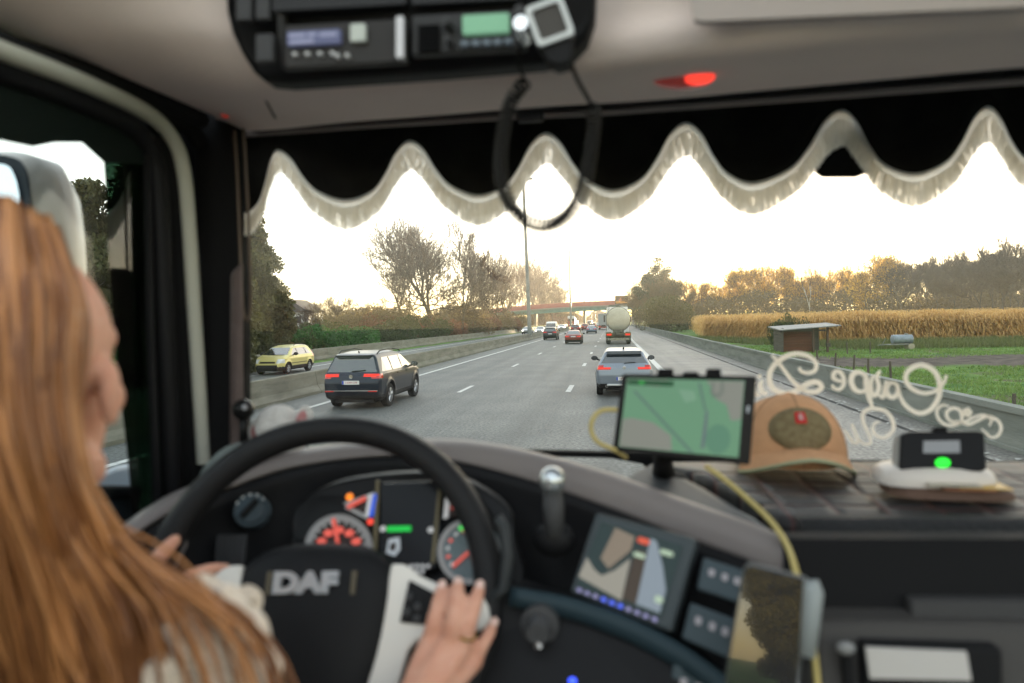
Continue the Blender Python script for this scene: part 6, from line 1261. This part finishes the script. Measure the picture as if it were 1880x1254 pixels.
obj('red_patch', MB().grid([[domepatch(u, v, .0045) for u in (-.17,0,.17)] for v in (.52,.62,.74)]), mat('patch_red', (.50,.03,.03), .7), bdg, solid=.001)
obj('patch_mark', MB().grid([[domepatch(u, v, .006) for u in (-.07,.07)] for v in (.57,.69)]), mat('patch_white', (.5,.3,.3), .7), bdg, solid=.0005)
# toll box
tq = [WY(1655,792,1.13), WY(1808,790,1.12), WY(1812,856,1.10), WY(1652,858,1.11)]
tl_ = thing('toll_box', (tq[2]+tq[3])*.5, 'black toll box with grey display and green light on the dashboard behind the wallet', 'toll box')
obj('housing', qpanel(tq, rrect(0,0,1,1.15,.13,6), .035), mat('box_black', (.005,.005,.006), .4), tl_, bevel=.003)
obj('rim', qpanel(tq, rrect(-.025,-.05,1.025,1.15,.15,6), .03, -.008), mat('box_grey', (.28,.28,.27), .5), tl_, bevel=.004)
obj('display', qpanel(tq, [(.27,.28),(.70,.28),(.70,.62),(.27,.62)], .001, .001), SE('lcd_grey', (.45,.48,.50), .30), tl_)
obj('top_button', qpanel(tq, [(.40,-.12),(.56,-.12),(.56,.02),(.40,.02)], .02, .0), BLACKM, tl_, bevel=.002)
obj('green_light', MB().ball(quadmap(tq, (.5,.90)), (.0105,.004,.008), 16, 10), emat('green_led', (.03,1,.05), .9), tl_, smooth='all')
# wallet
wc = WZ(1748, 918, 2.222); wa = thing('wallet', wc, 'folded white and brown leather wallet on the quilted dashboard in front of the toll box', 'wallet')
def pillow(c, a, b, h, n=26, m_=8, top=True, wob=.1, rz=0):
    rows_ = []
    for j in range(m_+1):
        t_ = j/m_; rr2 = math.sin(t_*math.pi/2)**.6 if top else 1; row2 = []
        for i in range(n):
            q = 2*math.pi*i/n; e = (abs(math.cos(q))**4+abs(math.sin(q))**4)**-.25; x = a*rr2*e*math.cos(q); y = b*rr2*e*math.sin(q); z = h*(1-t_**3)+wob*h*math.sin(x*40+1)*(1-t_)
            row2.append(Vector(c)+Matrix.Rotation(rz, 3, 'Z') @ Vector((x, y, z)))
        rows_.append(row2)
    rows_.append([Vector((p.x, p.y, c[2])) for p in rows_[-1]]); return MB().grid(rows_, closed=True)
obj('leather_back', pillow((wc.x+.01, wc.y+.045, 2.222), .088, .05, .020, rz=-.06), mat('wallet_brown', (.10,.06,.045), .5, bump=.3), wa, smooth='all')
obj('white_cover', pillow((wc.x-.006, wc.y+.05, 2.238), .082, .048, .030, rz=-.03), mat('wallet_white', (.52,.48,.45), .35, coat=.2), wa, smooth='all')
for i, (dx, cl_) in enumerate(((0,(.35,.16,.10)),(.02,(.5,.32,.08)),(-.02,(.4,.36,.3)))): obj('card', MB().box((wc.x+.02+dx, wc.y+.010-.001*i, 2.240+.003*i), (.07,.05,.0016), Matrix.Rotation(-.05, 3, 'Z')), mat('card%d' % i if False else 'card_'+('red','gold','cream')[i], cl_, .4), wa, bevel=.0006)
# phone in its holder
PQ = [WY(1366,1030,.738), WY(1488,1062,.718), WY(1462,1300,.694), WY(1322,1290,.714)]
ph = thing('smartphone', (PQ[2]+PQ[3])*.5, 'phone with a shiny dark screen standing in a holder below the shelf', 'phone')
obj('phone_body', qpanel(PQ, rrect(0,0,1,1,.10,6), .009), mat('phone_edge', (.10,.11,.12), .3, metal=.6), ph, bevel=.003, seg=3)
obj('phone_glass', qpanel(PQ, rrect(.03,.015,.97,.985,.09,6), .001, .0012), mat('phone_glass', (.03,.03,.032), .02, spec=1.0, coat=1.0, metal=.35), ph)
obj('holder', MB().tube([quadmap(PQ,(.95,.02))+Vector((.004,.0,0)), quadmap(PQ,(1.06,.10)), quadmap(PQ,(1.07,.6))], [.007,.010,.008], 10), mat('holder_grey', (.22,.24,.24), .3), ph, smooth='all')
obj('holder_arm', MB().tube([quadmap(PQ,(.5,.5))+Vector((0,.02,0)), quadmap(PQ,(.5,.6))+Vector((0,.09,-.02))], .015, 10), BLACKM, ph)
# soft toy elephant
ec = WY(512, 800, 1.10); el = thing('soft_toy', ec+Vector((0,0,-.05)), 'small grey plush elephant with pink ears behind the steering wheel rim', 'soft toy')
PG = mat('plush_grey', (.66,.63,.60), .95, var=.1, vscale=60, bump=.8, bscale=200, sheen=.4); PK = mat('plush_pink', (.48,.20,.20), .95, bump=.6, bscale=200, sheen=.4)
obj('head', MB().ball(ec+Vector((0,0,.014)), (.040,.036,.040), 20, 14), PG, el, smooth='all'); obj('body', MB().ball(ec+Vector((.01,.02,-.05)), (.034,.03,.04), 18, 12), PG, el, smooth='all')
for s_, q in ((-1, (474,800)), (1, (556,772))):
    p = WY(q[0], q[1], 1.10); ro = Matrix.Rotation(s_*.35, 3, 'Y'); e_ = obj('ear', MB().ball(p, (.017,.008,.027), 16, 12, ro), PG, el, smooth='all'); obj('ear_lining', MB().ball(p+Vector((s_*-.001,-.004,-.001)), (.011,.006,.021), 14, 10, ro), PK, e_, smooth='all')
obj('trunk', MB().tube([ec+Vector((0,-.02,.005)), ec+Vector((-.01,-.045,-.01)), ec+Vector((-.022,-.055,-.03))], [.014,.011,.008], 10), PG, el, smooth='all')
for q in ((506,790),(530,786)): obj('eye', MB().ball(WY(q[0],q[1],1.064), (.0042,.003,.0048), 10, 8), mat('eye_blue', (.06,.22,.35), .2), el, smooth='all')
# crumpled slips on the dash
rp_ = random.Random(9); m_ = MB(); rows = []
for j in range(5):
    rows.append([WZ(556+i*12+j*3, 842-j*6-i*.9, 2.245+.010*rp_.random()) for i in range(10)])
o = obj('receipts', MB().grid(rows), mat('paper_slip', (.48,.47,.40), .8, col2=(.34,.36,.32), vscale=70), smooth=False, solid=.0006); tag(o, 'pale crumpled receipts on the dash top behind the wheel rim', 'papers')
# ---- white script lettering stuck on the windscreen (mirrored from inside)
STK = leafmat('sticker_cream', (.92,.88,.82), (.95,.92,.87), .55)
def ribbon(path, wd, n=7):
    wd = wd*.70
    P = cr_interp(path, n); m_ = MB(); Lf, Rt = [], []
    for i in range(len(P)):
        a = P[max(0, i-1)]; b = P[min(len(P)-1, i+1)]; t_ = b-a; t_ /= max(np.hypot(*t_), 1e-6); nn = np.array([-t_[1], t_[0]]); k = i/(len(P)-1); w_ = wd*(.55+.45*math.sin(math.pi*min(1, max(0, k))**.8)); Lf.append(P[i]+nn*w_/2); Rt.append(P[i]-nn*w_/2)
    for off in (.004, .003): pass
    A_ = [wsurf(p[0], p[1], .0065) for p in Lf]; B_ = [wsurf(p[0], p[1], .0065) for p in Rt]; A2 = [p+Vector((0,.0015,0)) for p in A_]; B2 = [p+Vector((0,.0015,0)) for p in B_]
    m_.grid([A_, B_, B2, A2, A_]); return m_
def cv4(L_): return [(1060+x/2.2927, 640+y/2.2927) for x, y in L_]
def cv6(L_): return [(1480+x/4.7, 700+y/4.7) for x, y in L_]
stk = thing('window_lettering', wsurf(1600, 780, .006), 'cream script lettering and a curled flourish stuck on the lower right of the windscreen', 'sticker')
for nm, path, wd in [
 ('capital_letter', cv4([(1352,168),(1362,208),(1390,247),(1440,273),(1488,256),(1520,208),(1526,150),(1502,94),(1448,70),(1398,90),(1382,128),(1404,165),(1452,188),(1506,180),(1540,148),(1555,112)]), 13),
 ('letter_a', cv4([(1344,148),(1316,146),(1302,172),(1312,200),(1334,204),(1350,180),(1342,150),(1300,140)]), 12), ('letter_a_stem', cv4([(1300,135),(1296,175),(1286,204),(1270,196)]), 12),
 ('letter_r', cv4([(1276,92),(1262,120),(1270,160),(1262,188),(1246,196),(1236,170),(1240,130),(1250,112)]), 12),
 ('letter_p', cv4([(1214,104),(1218,150),(1228,200),(1242,246)]), 15), ('letter_p_bowl', cv4([(1214,118),(1190,100),(1162,108),(1154,140),(1168,172),(1196,182),(1222,168)]), 14),
 ('letter_e', cv4([(1120,138),(1096,134),(1078,122),(1084,100),(1104,98),(1120,120),(1122,150),(1104,172),(1080,166),(1072,152)]), 11),
 ('capital_letter', cv4([(820,28),(850,62),(905,135),(955,176),(1002,182),(1028,164),(1012,142),(972,148),(925,178),(875,190),(828,172),(808,130),(820,82),(862,42),(915,22),(968,30),(1004,58),(1002,90),(974,104),(944,96),(934,80)]), 14),
 ('letter_i', cv4([(800,190),(782,186),(770,160),(778,132)]), 12), ('letter_e', cv4([(768,200),(752,190),(744,165),(750,140)]), 12), ('letter_i_dot', cv4([(762,112),(768,118),(772,124)]), 11),
 ('capital_letter', cv6([(640,352),(594,364),(574,408),(598,462),(660,488),(722,462),(756,400),(738,318),(680,256),(600,238),(530,246),(492,284),(494,350),(528,428),(558,490),(556,532),(520,546),(478,526),(450,500)]), 10),
 ('letter_u', cv6([(396,366),(416,430),(446,490),(444,530),(408,528),(372,480),(338,430),(322,424)]), 10),
 ('flourish', cv6([(1236,216),(1176,208),(1130,256),(1146,326),(1200,372),(1272,380),(1340,346),(1336,262),(1272,232),(1214,270),(1232,330),(1300,362),(1384,346),(1460,306),(1542,292),(1600,332),(1582,386)]), 8),
 ('flourish', cv6([(1240,350),(1320,352),(1400,372),(1480,340),(1560,306),(1650,336),(1684,404),(1656,470),(1600,486),(1552,444),(1516,412)]), 8)]:
    obj(nm, ribbon(path, wd), STK, stk)
sf = MB()
for k in range(5):
    a = 2*math.pi*k/5; c_ = (1480+1392/4.7+5*math.cos(a), 700+268/4.7+5*math.sin(a)); sf.prism([wsurf(c_[0]+4.5*math.cos(q), c_[1]+4.5*math.sin(q), .0085+.0003*k) for q in [i*math.pi/4 for i in range(8)]], [wsurf(c_[0]+4.5*math.cos(q), c_[1]+4.5*math.sin(q), .007+.0003*k) for q in [i*math.pi/4 for i in range(8)]])
obj('flourish_flower', sf, STK, stk)
# ================================================================ THE DRIVER
def fuse(name, mb, voxel, smooth_it=6, base=Vector((0,0,0))):
    me = D.meshes.new('tmp'); me.from_pydata([(p[0]-base.x, p[1]-base.y, p[2]-base.z) for p in mb.v], [], mb.f); fixnormals(me); o = link(D.objects.new('tmp', me))
    r_ = o.modifiers.new('r', 'REMESH'); r_.mode = 'VOXEL'; r_.voxel_size = voxel; q = o.modifiers.new('s', 'SMOOTH'); q.factor = .5; q.iterations = smooth_it
    C.view_layer.update(); m2 = D.meshes.new_from_object(o.evaluated_get(C.evaluated_depsgraph_get())); D.objects.remove(o); D.meshes.remove(me); m2.name = name; return m2
def cap_(mb, pts, rad, n=12, sub=4):
    """rounded tapered limb through pts with radii"""
    P = tovec(cr_interp([tuple(p) for p in pts], sub)); R = [float(x[0]) for x in cr_interp([(r,) for r in rad], sub)]; mb.tube(P, R, n); mb.ball(P[0], R[0]*.995, n, 8); mb.ball(P[-1], R[-1]*.995, n, 8)
HC = Vector((-.508, .520, 2.457)); PB = Vector((-.50, .45, 1.6))
dr = thing('person', PB, 'driver with long auburn hair and cream knitted top, both hands on the steering wheel', 'person')
bd = MB()
bd.ball(HC+Vector((0,-.01,.035)), (.074,.094,.085), 24, 18); bd.ball(HC+Vector((0,.022,-.03)), (.058,.066,.088), 22, 16)            # skull, face
bd.ball(HC+Vector((0,.055,-.095)), (.026,.022,.020), 14, 10); bd.ball(HC+Vector((0,.062,.035)), (.060,.030,.030), 16, 10)          # chin, brow
for s_ in (-1, 1):
    bd.ball(HC+Vector((s_*.044,.055,-.022)), (.022,.024,.022), 14, 10); bd.ball(HC+Vector((s_*.045,.0,-.075)), (.018,.045,.02), 14, 10, Matrix.Rotation(-.4, 3, 'X'))   # cheek, jaw
    bd.ball(HC+Vector((s_*.076,-.012,-.012)), (.008,.018,.030), 12, 10)                                                              # ear
bd.tube([HC+Vector((0,.080,.015)), HC+Vector((0,.100,-.012)), HC+Vector((0,.108,-.028))], [.008,.011,.012], 10); bd.ball(HC+Vector((0,.102,-.030)), (.016,.012,.010), 12, 8)
bd.ball(HC+Vector((0,.086,-.058)), (.024,.012,.007), 12, 8); bd.ball(HC+Vector((0,.084,-.069)), (.020,.012,.007), 12, 8)           # lips
Rh = Matrix.Rotation(math.radians(20), 3, 'Z')
bd.v = [tuple(HC+Rh @ (Vector(p)-HC)) for p in bd.v]
cap_(bd, [HC+Vector((0,-.02,-.06)), HC+Vector((0,-.04,-.12)), HC+Vector((0,-.06,-.20))], [.052,.052,.062])
SHR = Vector((-.385,.49,2.165)); SHL = Vector((-.69,.47,2.215))
cap_(bd, [SHR, Vector((-.50,.46,2.25)), SHL], [.05,.06,.05]); bd.ball((-.50,.44,2.08), (.165,.095,.19), 20, 14); bd.ball((-.50,.40,1.80), (.15,.105,.20), 20, 14); bd.ball((-.50,.38,1.62), (.17,.14,.13), 20, 14)
RWR = WY(742, 1300, .72); REL = Vector((-.25,.52,1.93)); LWR = WY(268, 1120, .76); LEL = Vector((-.74,.58,2.02))
cap_(bd, [SHR, (SHR+REL)/2, REL], [.046,.042,.036]); cap_(bd, [REL, (REL+RWR)/2+Vector((0,0,-.005)), RWR], [.037,.034,.024])
cap_(bd, [SHL, (SHL+LEL)/2, LEL], [.046,.042,.036]); cap_(bd, [LEL, (LEL+LWR)/2, LWR], [.037,.033,.024])
for s_ in (-1, 1): cap_(bd, [Vector((-.50+s_*.09,.42,1.60)), Vector((-.50+s_*.13,.72,1.66)), Vector((-.50+s_*.14,.86,1.64))], [.085,.072,.058]); cap_(bd, [Vector((-.50+s_*.14,.86,1.64)), Vector((-.50+s_*.15,.92,1.42)), Vector((-.50+s_*.15,.95,1.26))], [.056,.05,.038]); cap_(bd, [Vector((-.50+s_*.15,.93,1.22)), Vector((-.50+s_*.15,1.06,1.21))], [.038,.03])
# right hand, back towards the viewer, fingers laid over spoke and rim
kn = [(789,1176,.768),(822,1180,.762),(850,1188,.766),(872,1212,.776)]; KN = [WY(*p) for p in kn]
for k, w_ in zip(KN, ((752,1290,.728),(762,1292,.722),(774,1294,.722),(786,1298,.728))): cap_(bd, [WY(*w_), (WY(*w_)+k)/2+Vector((0,-.003,.002)), k], [.015,.0145,.0115], sub=3)
bd.ball((KN[0]+KN[3]+RWR)/3, (.032,.013,.03), 14, 10)
FG = [[(789,1176,.768),(797,1142,.768),(805,1108,.780),(811,1082,.798)], [(822,1180,.762),(832,1140,.762),(838,1104,.776),(841,1076,.798)], [(850,1188,.766),(861,1146,.766),(872,1110,.780),(880,1082,.800)], [(872,1212,.776),(884,1188,.776),(896,1166,.786),(904,1150,.800)]]
for f_, r_ in zip(FG, (.0098,.0102,.0098,.0086)): cap_(bd, [WY(*p) for p in f_], [r_*1.08, r_, r_*.95, r_*.82], sub=4)
cap_(bd, [WY(762,1262,.740), WY(775,1226,.772), WY(790,1196,.80), WY(806,1172,.822)], [.014,.0125,.011,.009])
# left hand around the rim
KL = [WY(*p) for p in ((322,1072,.79),(312,1090,.785),(305,1108,.78),(300,1126,.775))]
for k in KL: cap_(bd, [LWR, (LWR+k)/2+Vector((0,-.004,0)), k], [.016,.015,.0115], sub=3)
for f_, r_ in zip([[(322,1072,.79),(350,1058,.795),(385,1046,.81),(415,1044,.83)], [(312,1090,.785),(340,1080,.79),(370,1074,.81),(392,1078,.83)], [(305,1108,.78),(332,1102,.785),(358,1102,.805),(376,1108,.82)], [(300,1126,.775),(322,1124,.78),(342,1126,.795),(356,1132,.81)]], (.0092,.0095,.0092,.008)): cap_(bd, [WY(*p) for p in f_], [r_*1.08, r_, r_*.95, r_*.8], sub=4)
cap_(bd, [WY(262,1090,.775), WY(274,1050,.79), WY(296,1018,.80), WY(321,992,.815)], [.014,.012,.0105,.0085])
SKIN = mat('skin', (.50,.24,.165), .5, col2=(.56,.31,.225), vscale=45, bump=.15, bscale=250); SKIN.node_tree.nodes['Principled BSDF'].inputs['Subsurface Weight'].default_value = .12; SKIN.node_tree.nodes['Principled BSDF'].inputs['Subsurface Scale'].default_value = .01
o = obj('body', fuse('body', bd, .0036, 5, PB), SKIN, dr, smooth='all', local=True)
for f_ in FG:
    tip, pre = WY(*f_[-1]), WY(*f_[-2]); d_ = (tip-pre).normalized(); n_ = Vector((.1,-.8,.5)); n_ = (n_-d_*n_.dot(d_)).normalized(); x_ = d_.cross(n_); Rn = Matrix((x_, d_, n_)).transposed()
    obj('fingernail', MB().ball(tip+n_*.0062+d_*.002, (.0058,.0075,.0022), 12, 8, Rn), mat('nail', (.62,.42,.36), .25, coat=.6), dr, smooth='all')
rp = WY(856,1166,.766); d_ = (WY(861,1146,.766)-WY(850,1188,.766)).normalized(); obj('ring', MB().lathe([(.0106,-.0016),(.0118,-.0016),(.0118,.0016),(.0106,.0016),(.0106,-.0016)], c=rp, rot=d_.to_track_quat('Z', 'Y').to_matrix(), n=28), mat('gold', (.75,.50,.12), .25, metal=1.0), dr, smooth=True)
for s_ in (-1, 1): obj('eye', MB().ball(HC+Rh @ Vector((s_*.030,.070,.004)), (.0115,.0115,.0115), 14, 10), mat('eye_white', (.6,.58,.55), .2), dr, smooth='all')
# knitted top
kt = MB(); kt.ball((-.50,.44,2.07), (.19,.118,.20), 22, 16); kt.ball((-.50,.40,1.80), (.175,.13,.22), 22, 16)
cap_(kt, [SHR+Vector((.01,0,0)), Vector((-.50,.45,2.235)), SHL], [.056,.070,.060])
cap_(kt, [SHR+Vector((.005,0,0)), (SHR+REL)/2+Vector((.005,0,0)), REL], [.058,.058,.052]); cap_(kt, [REL, (REL*.45+RWR*.55), REL*.12+RWR*.88], [.058,.052,.040])
cap_(kt, [SHL, (SHL+LEL)/2, LEL], [.066,.062,.056]); cap_(kt, [LEL, (LEL+LWR)/2, LEL*.12+LWR*.88], [.056,.050,.038]); cap_(kt, [HC+Vector((0,-.045,-.150)), HC+Vector((0,-.05,-.185))], [.066,.08])
# the puffed shoulder seen through the hair
for p in ((-.375,.52,2.205),(-.350,.54,2.175),(-.42,.50,2.215)): kt.ball(p, .042, 14, 10)
for p, q in ((WY(452,1106,.58), .017), (WY(436,1170,.57), .022), (WY(455,1240,.56), .024), (WY(400,1130,.57), .024), (WY(370,1092,.56), .020), (WY(408,1112,.505), .019), (WY(440,1170,.495), .025), (WY(425,1240,.485), .030), (WY(355,1190,.475), .020), (WY(300,1245,.46), .020), (WY(470,1230,.50), .022)): kt.ball(p, q, 12, 8)
KM = mat('cream_knit', (.66,.54,.42), .95, bump=1.0, bscale=90, var=.12, vscale=40, sheen=.4)
obj('knitted_top', fuse('knit', kt, .006, 5, PB), KM, dr, smooth='all', local=True)
tr_ = MB()
tr_.ball((-.50,.38,1.62), (.19,.16,.14), 18, 12)
for s_ in (-1, 1): cap_(tr_, [Vector((-.50+s_*.09,.42,1.60)), Vector((-.50+s_*.13,.72,1.66)), Vector((-.50+s_*.14,.86,1.64))], [.098,.084,.07]); cap_(tr_, [Vector((-.50+s_*.14,.86,1.64)), Vector((-.50+s_*.15,.92,1.42)), Vector((-.50+s_*.15,.95,1.28))], [.068,.06,.05])
obj('trousers', fuse('trousers', tr_, .01, 4, PB), mat('denim', (.03,.045,.08), .9), dr, smooth='all', local=True)
# hair: a cap of volume close to the skull plus many long locks
hb = MB(); hb.ball(HC+Vector((0,-.034,.036)), (.082,.094,.092), 26, 18); hb.ball(HC+Vector((-.015,-.062,-.05)), (.074,.062,.12), 22, 16); hb.ball(HC+Vector((.005,-.06,-.14)), (.06,.05,.10), 20, 14)
def hairmat():
    m = D.materials.new('auburn_hair'); m.use_nodes = True; nt = m.node_tree; b = nt.nodes['Principled BSDF']; b.inputs['Roughness'].default_value = .38; b.inputs['Specular IOR Level'].default_value = .35
    g = nt.nodes.new('ShaderNodeNewGeometry'); r = nt.nodes.new('ShaderNodeValToRGB'); e = r.color_ramp.elements; e[0].color = (.11,.036,.010,1); e[1].color = (.42,.185,.066,1); e.new(.5).color = (.22,.084,.024,1)
    nt.links.new(g.outputs['Random Per Island'], r.inputs[0]); nt.links.new(r.outputs[0], b.inputs['Base Color']); return m
HM = hairmat()
hair = obj('hair', fuse('hair', hb, .006, 4, PB), mat('hair_base', (.13,.045,.012), .5, col2=(.24,.095,.026), vscale=30, stretch=(1,1,.12)), dr, smooth='all', local=True)
G_ = [[(-150,430,.46),(-190,640,.42),(-170,860,.40),(-90,1060,.41),(-40,1320,.41)], [(-60,384,.48),(-110,560,.415),(-100,800,.40),(-50,1050,.41),(0,1320,.41)], [(-10,376,.50),(-30,540,.42),(-20,780,.405),(40,1040,.41),(110,1320,.42)],
      [(30,390,.52),(44,540,.44),(44,760,.42),(100,980,.425),(180,1130,.44),(240,1320,.44)], [(75,412,.535),(105,560,.465),(96,740,.44),(120,900,.435),(172,1030,.45),(225,1130,.46),(265,1320,.46)],
      [(98,424,.55),(130,580,.48),(112,760,.455),(130,890,.455),(170,985,.455),(215,1060,.455),(258,1140,.45),(290,1320,.44)], [(108,436,.555),(148,580,.49),(126,760,.465),(142,870,.465),(180,955,.47),(246,1030,.475),(385,1100,.475),(480,1165,.465),(526,1250,.455),(545,1340,.45)]]
G_ = [np.array([tuple(WY(*p)) for p in cr_interp(g, 6)]) for g in G_]
def resample(g, n=30):
    d_ = np.concatenate([[0], np.cumsum(np.linalg.norm(np.diff(g, axis=0), axis=1))]); t_ = np.linspace(0, d_[-1], n); return np.stack([np.interp(t_, d_, g[:, k]) for k in range(3)], 1)
G_ = [resample(g) for g in G_]; rh = np.random.RandomState(17); hm = MB()
for i in range(1500):
    u = (rh.rand()**.9)*(len(G_)-1.001); a = int(u); f_ = u-a
    if (a >= 5 and rh.rand() < (.78 if u > 5.75 else .94)) or (u > 4.35 and a == 4 and rh.rand() < .85): continue
    g = G_[a]*(1-f_)+G_[a+1]*f_; t_ = np.linspace(0, 1, 30)[:, None]; off = rh.normal(0, 1, 3)*np.array([.006,.010,.006]); w1 = rh.normal(0, 1, 3)*.0035; ph_ = rh.rand()*6.28; fq = 3+rh.rand()*4
    if a < 4: off[1] = -abs(off[1])*.8+.006
    g = g+off*(.25+.9*t_)+w1*np.sin(fq*t_*3.1+ph_)*t_+np.array([[0,0,1]])*(.004*rh.normal())
    cut = 30 if rh.rand() < .9 else rh.randint(26, 30); R_ = .0024*(.6+.8*rh.rand())*(1-.55*t_[:cut, 0]**3); hm.tube([Vector(p) for p in g[:cut]], list(R_), 5)
obj('long_locks', hm, HM, hair, smooth='all', fix=False)
# ---------------------------------------------------------------- air: far things fade a little
hz = MB().box((0, 330, 20), (1500, 1400, 50.0))
hz.v = [(x, y, -2.5 if z < 0 else 38) for x, y, z in hz.v]
hm_ = D.materials.new('haze'); hm_.use_nodes = True; hn = hm_.node_tree; hn.nodes.remove(hn.nodes['Principled BSDF'])
pv = hn.nodes.new('ShaderNodeVolumePrincipled'); pv.inputs['Color'].default_value = (.95, .90, .86, 1); pv.inputs['Density'].default_value = .00048; pv.inputs['Anisotropy'].default_value = .3
hn.links.new(pv.outputs[0], hn.nodes['Material Output'].inputs['Volume'])
ho_ = obj('haze', hz, hm_, base=(0, 0, 0)); tag(ho_, 'thin morning haze over the road and fields', None, None, 'stuff')
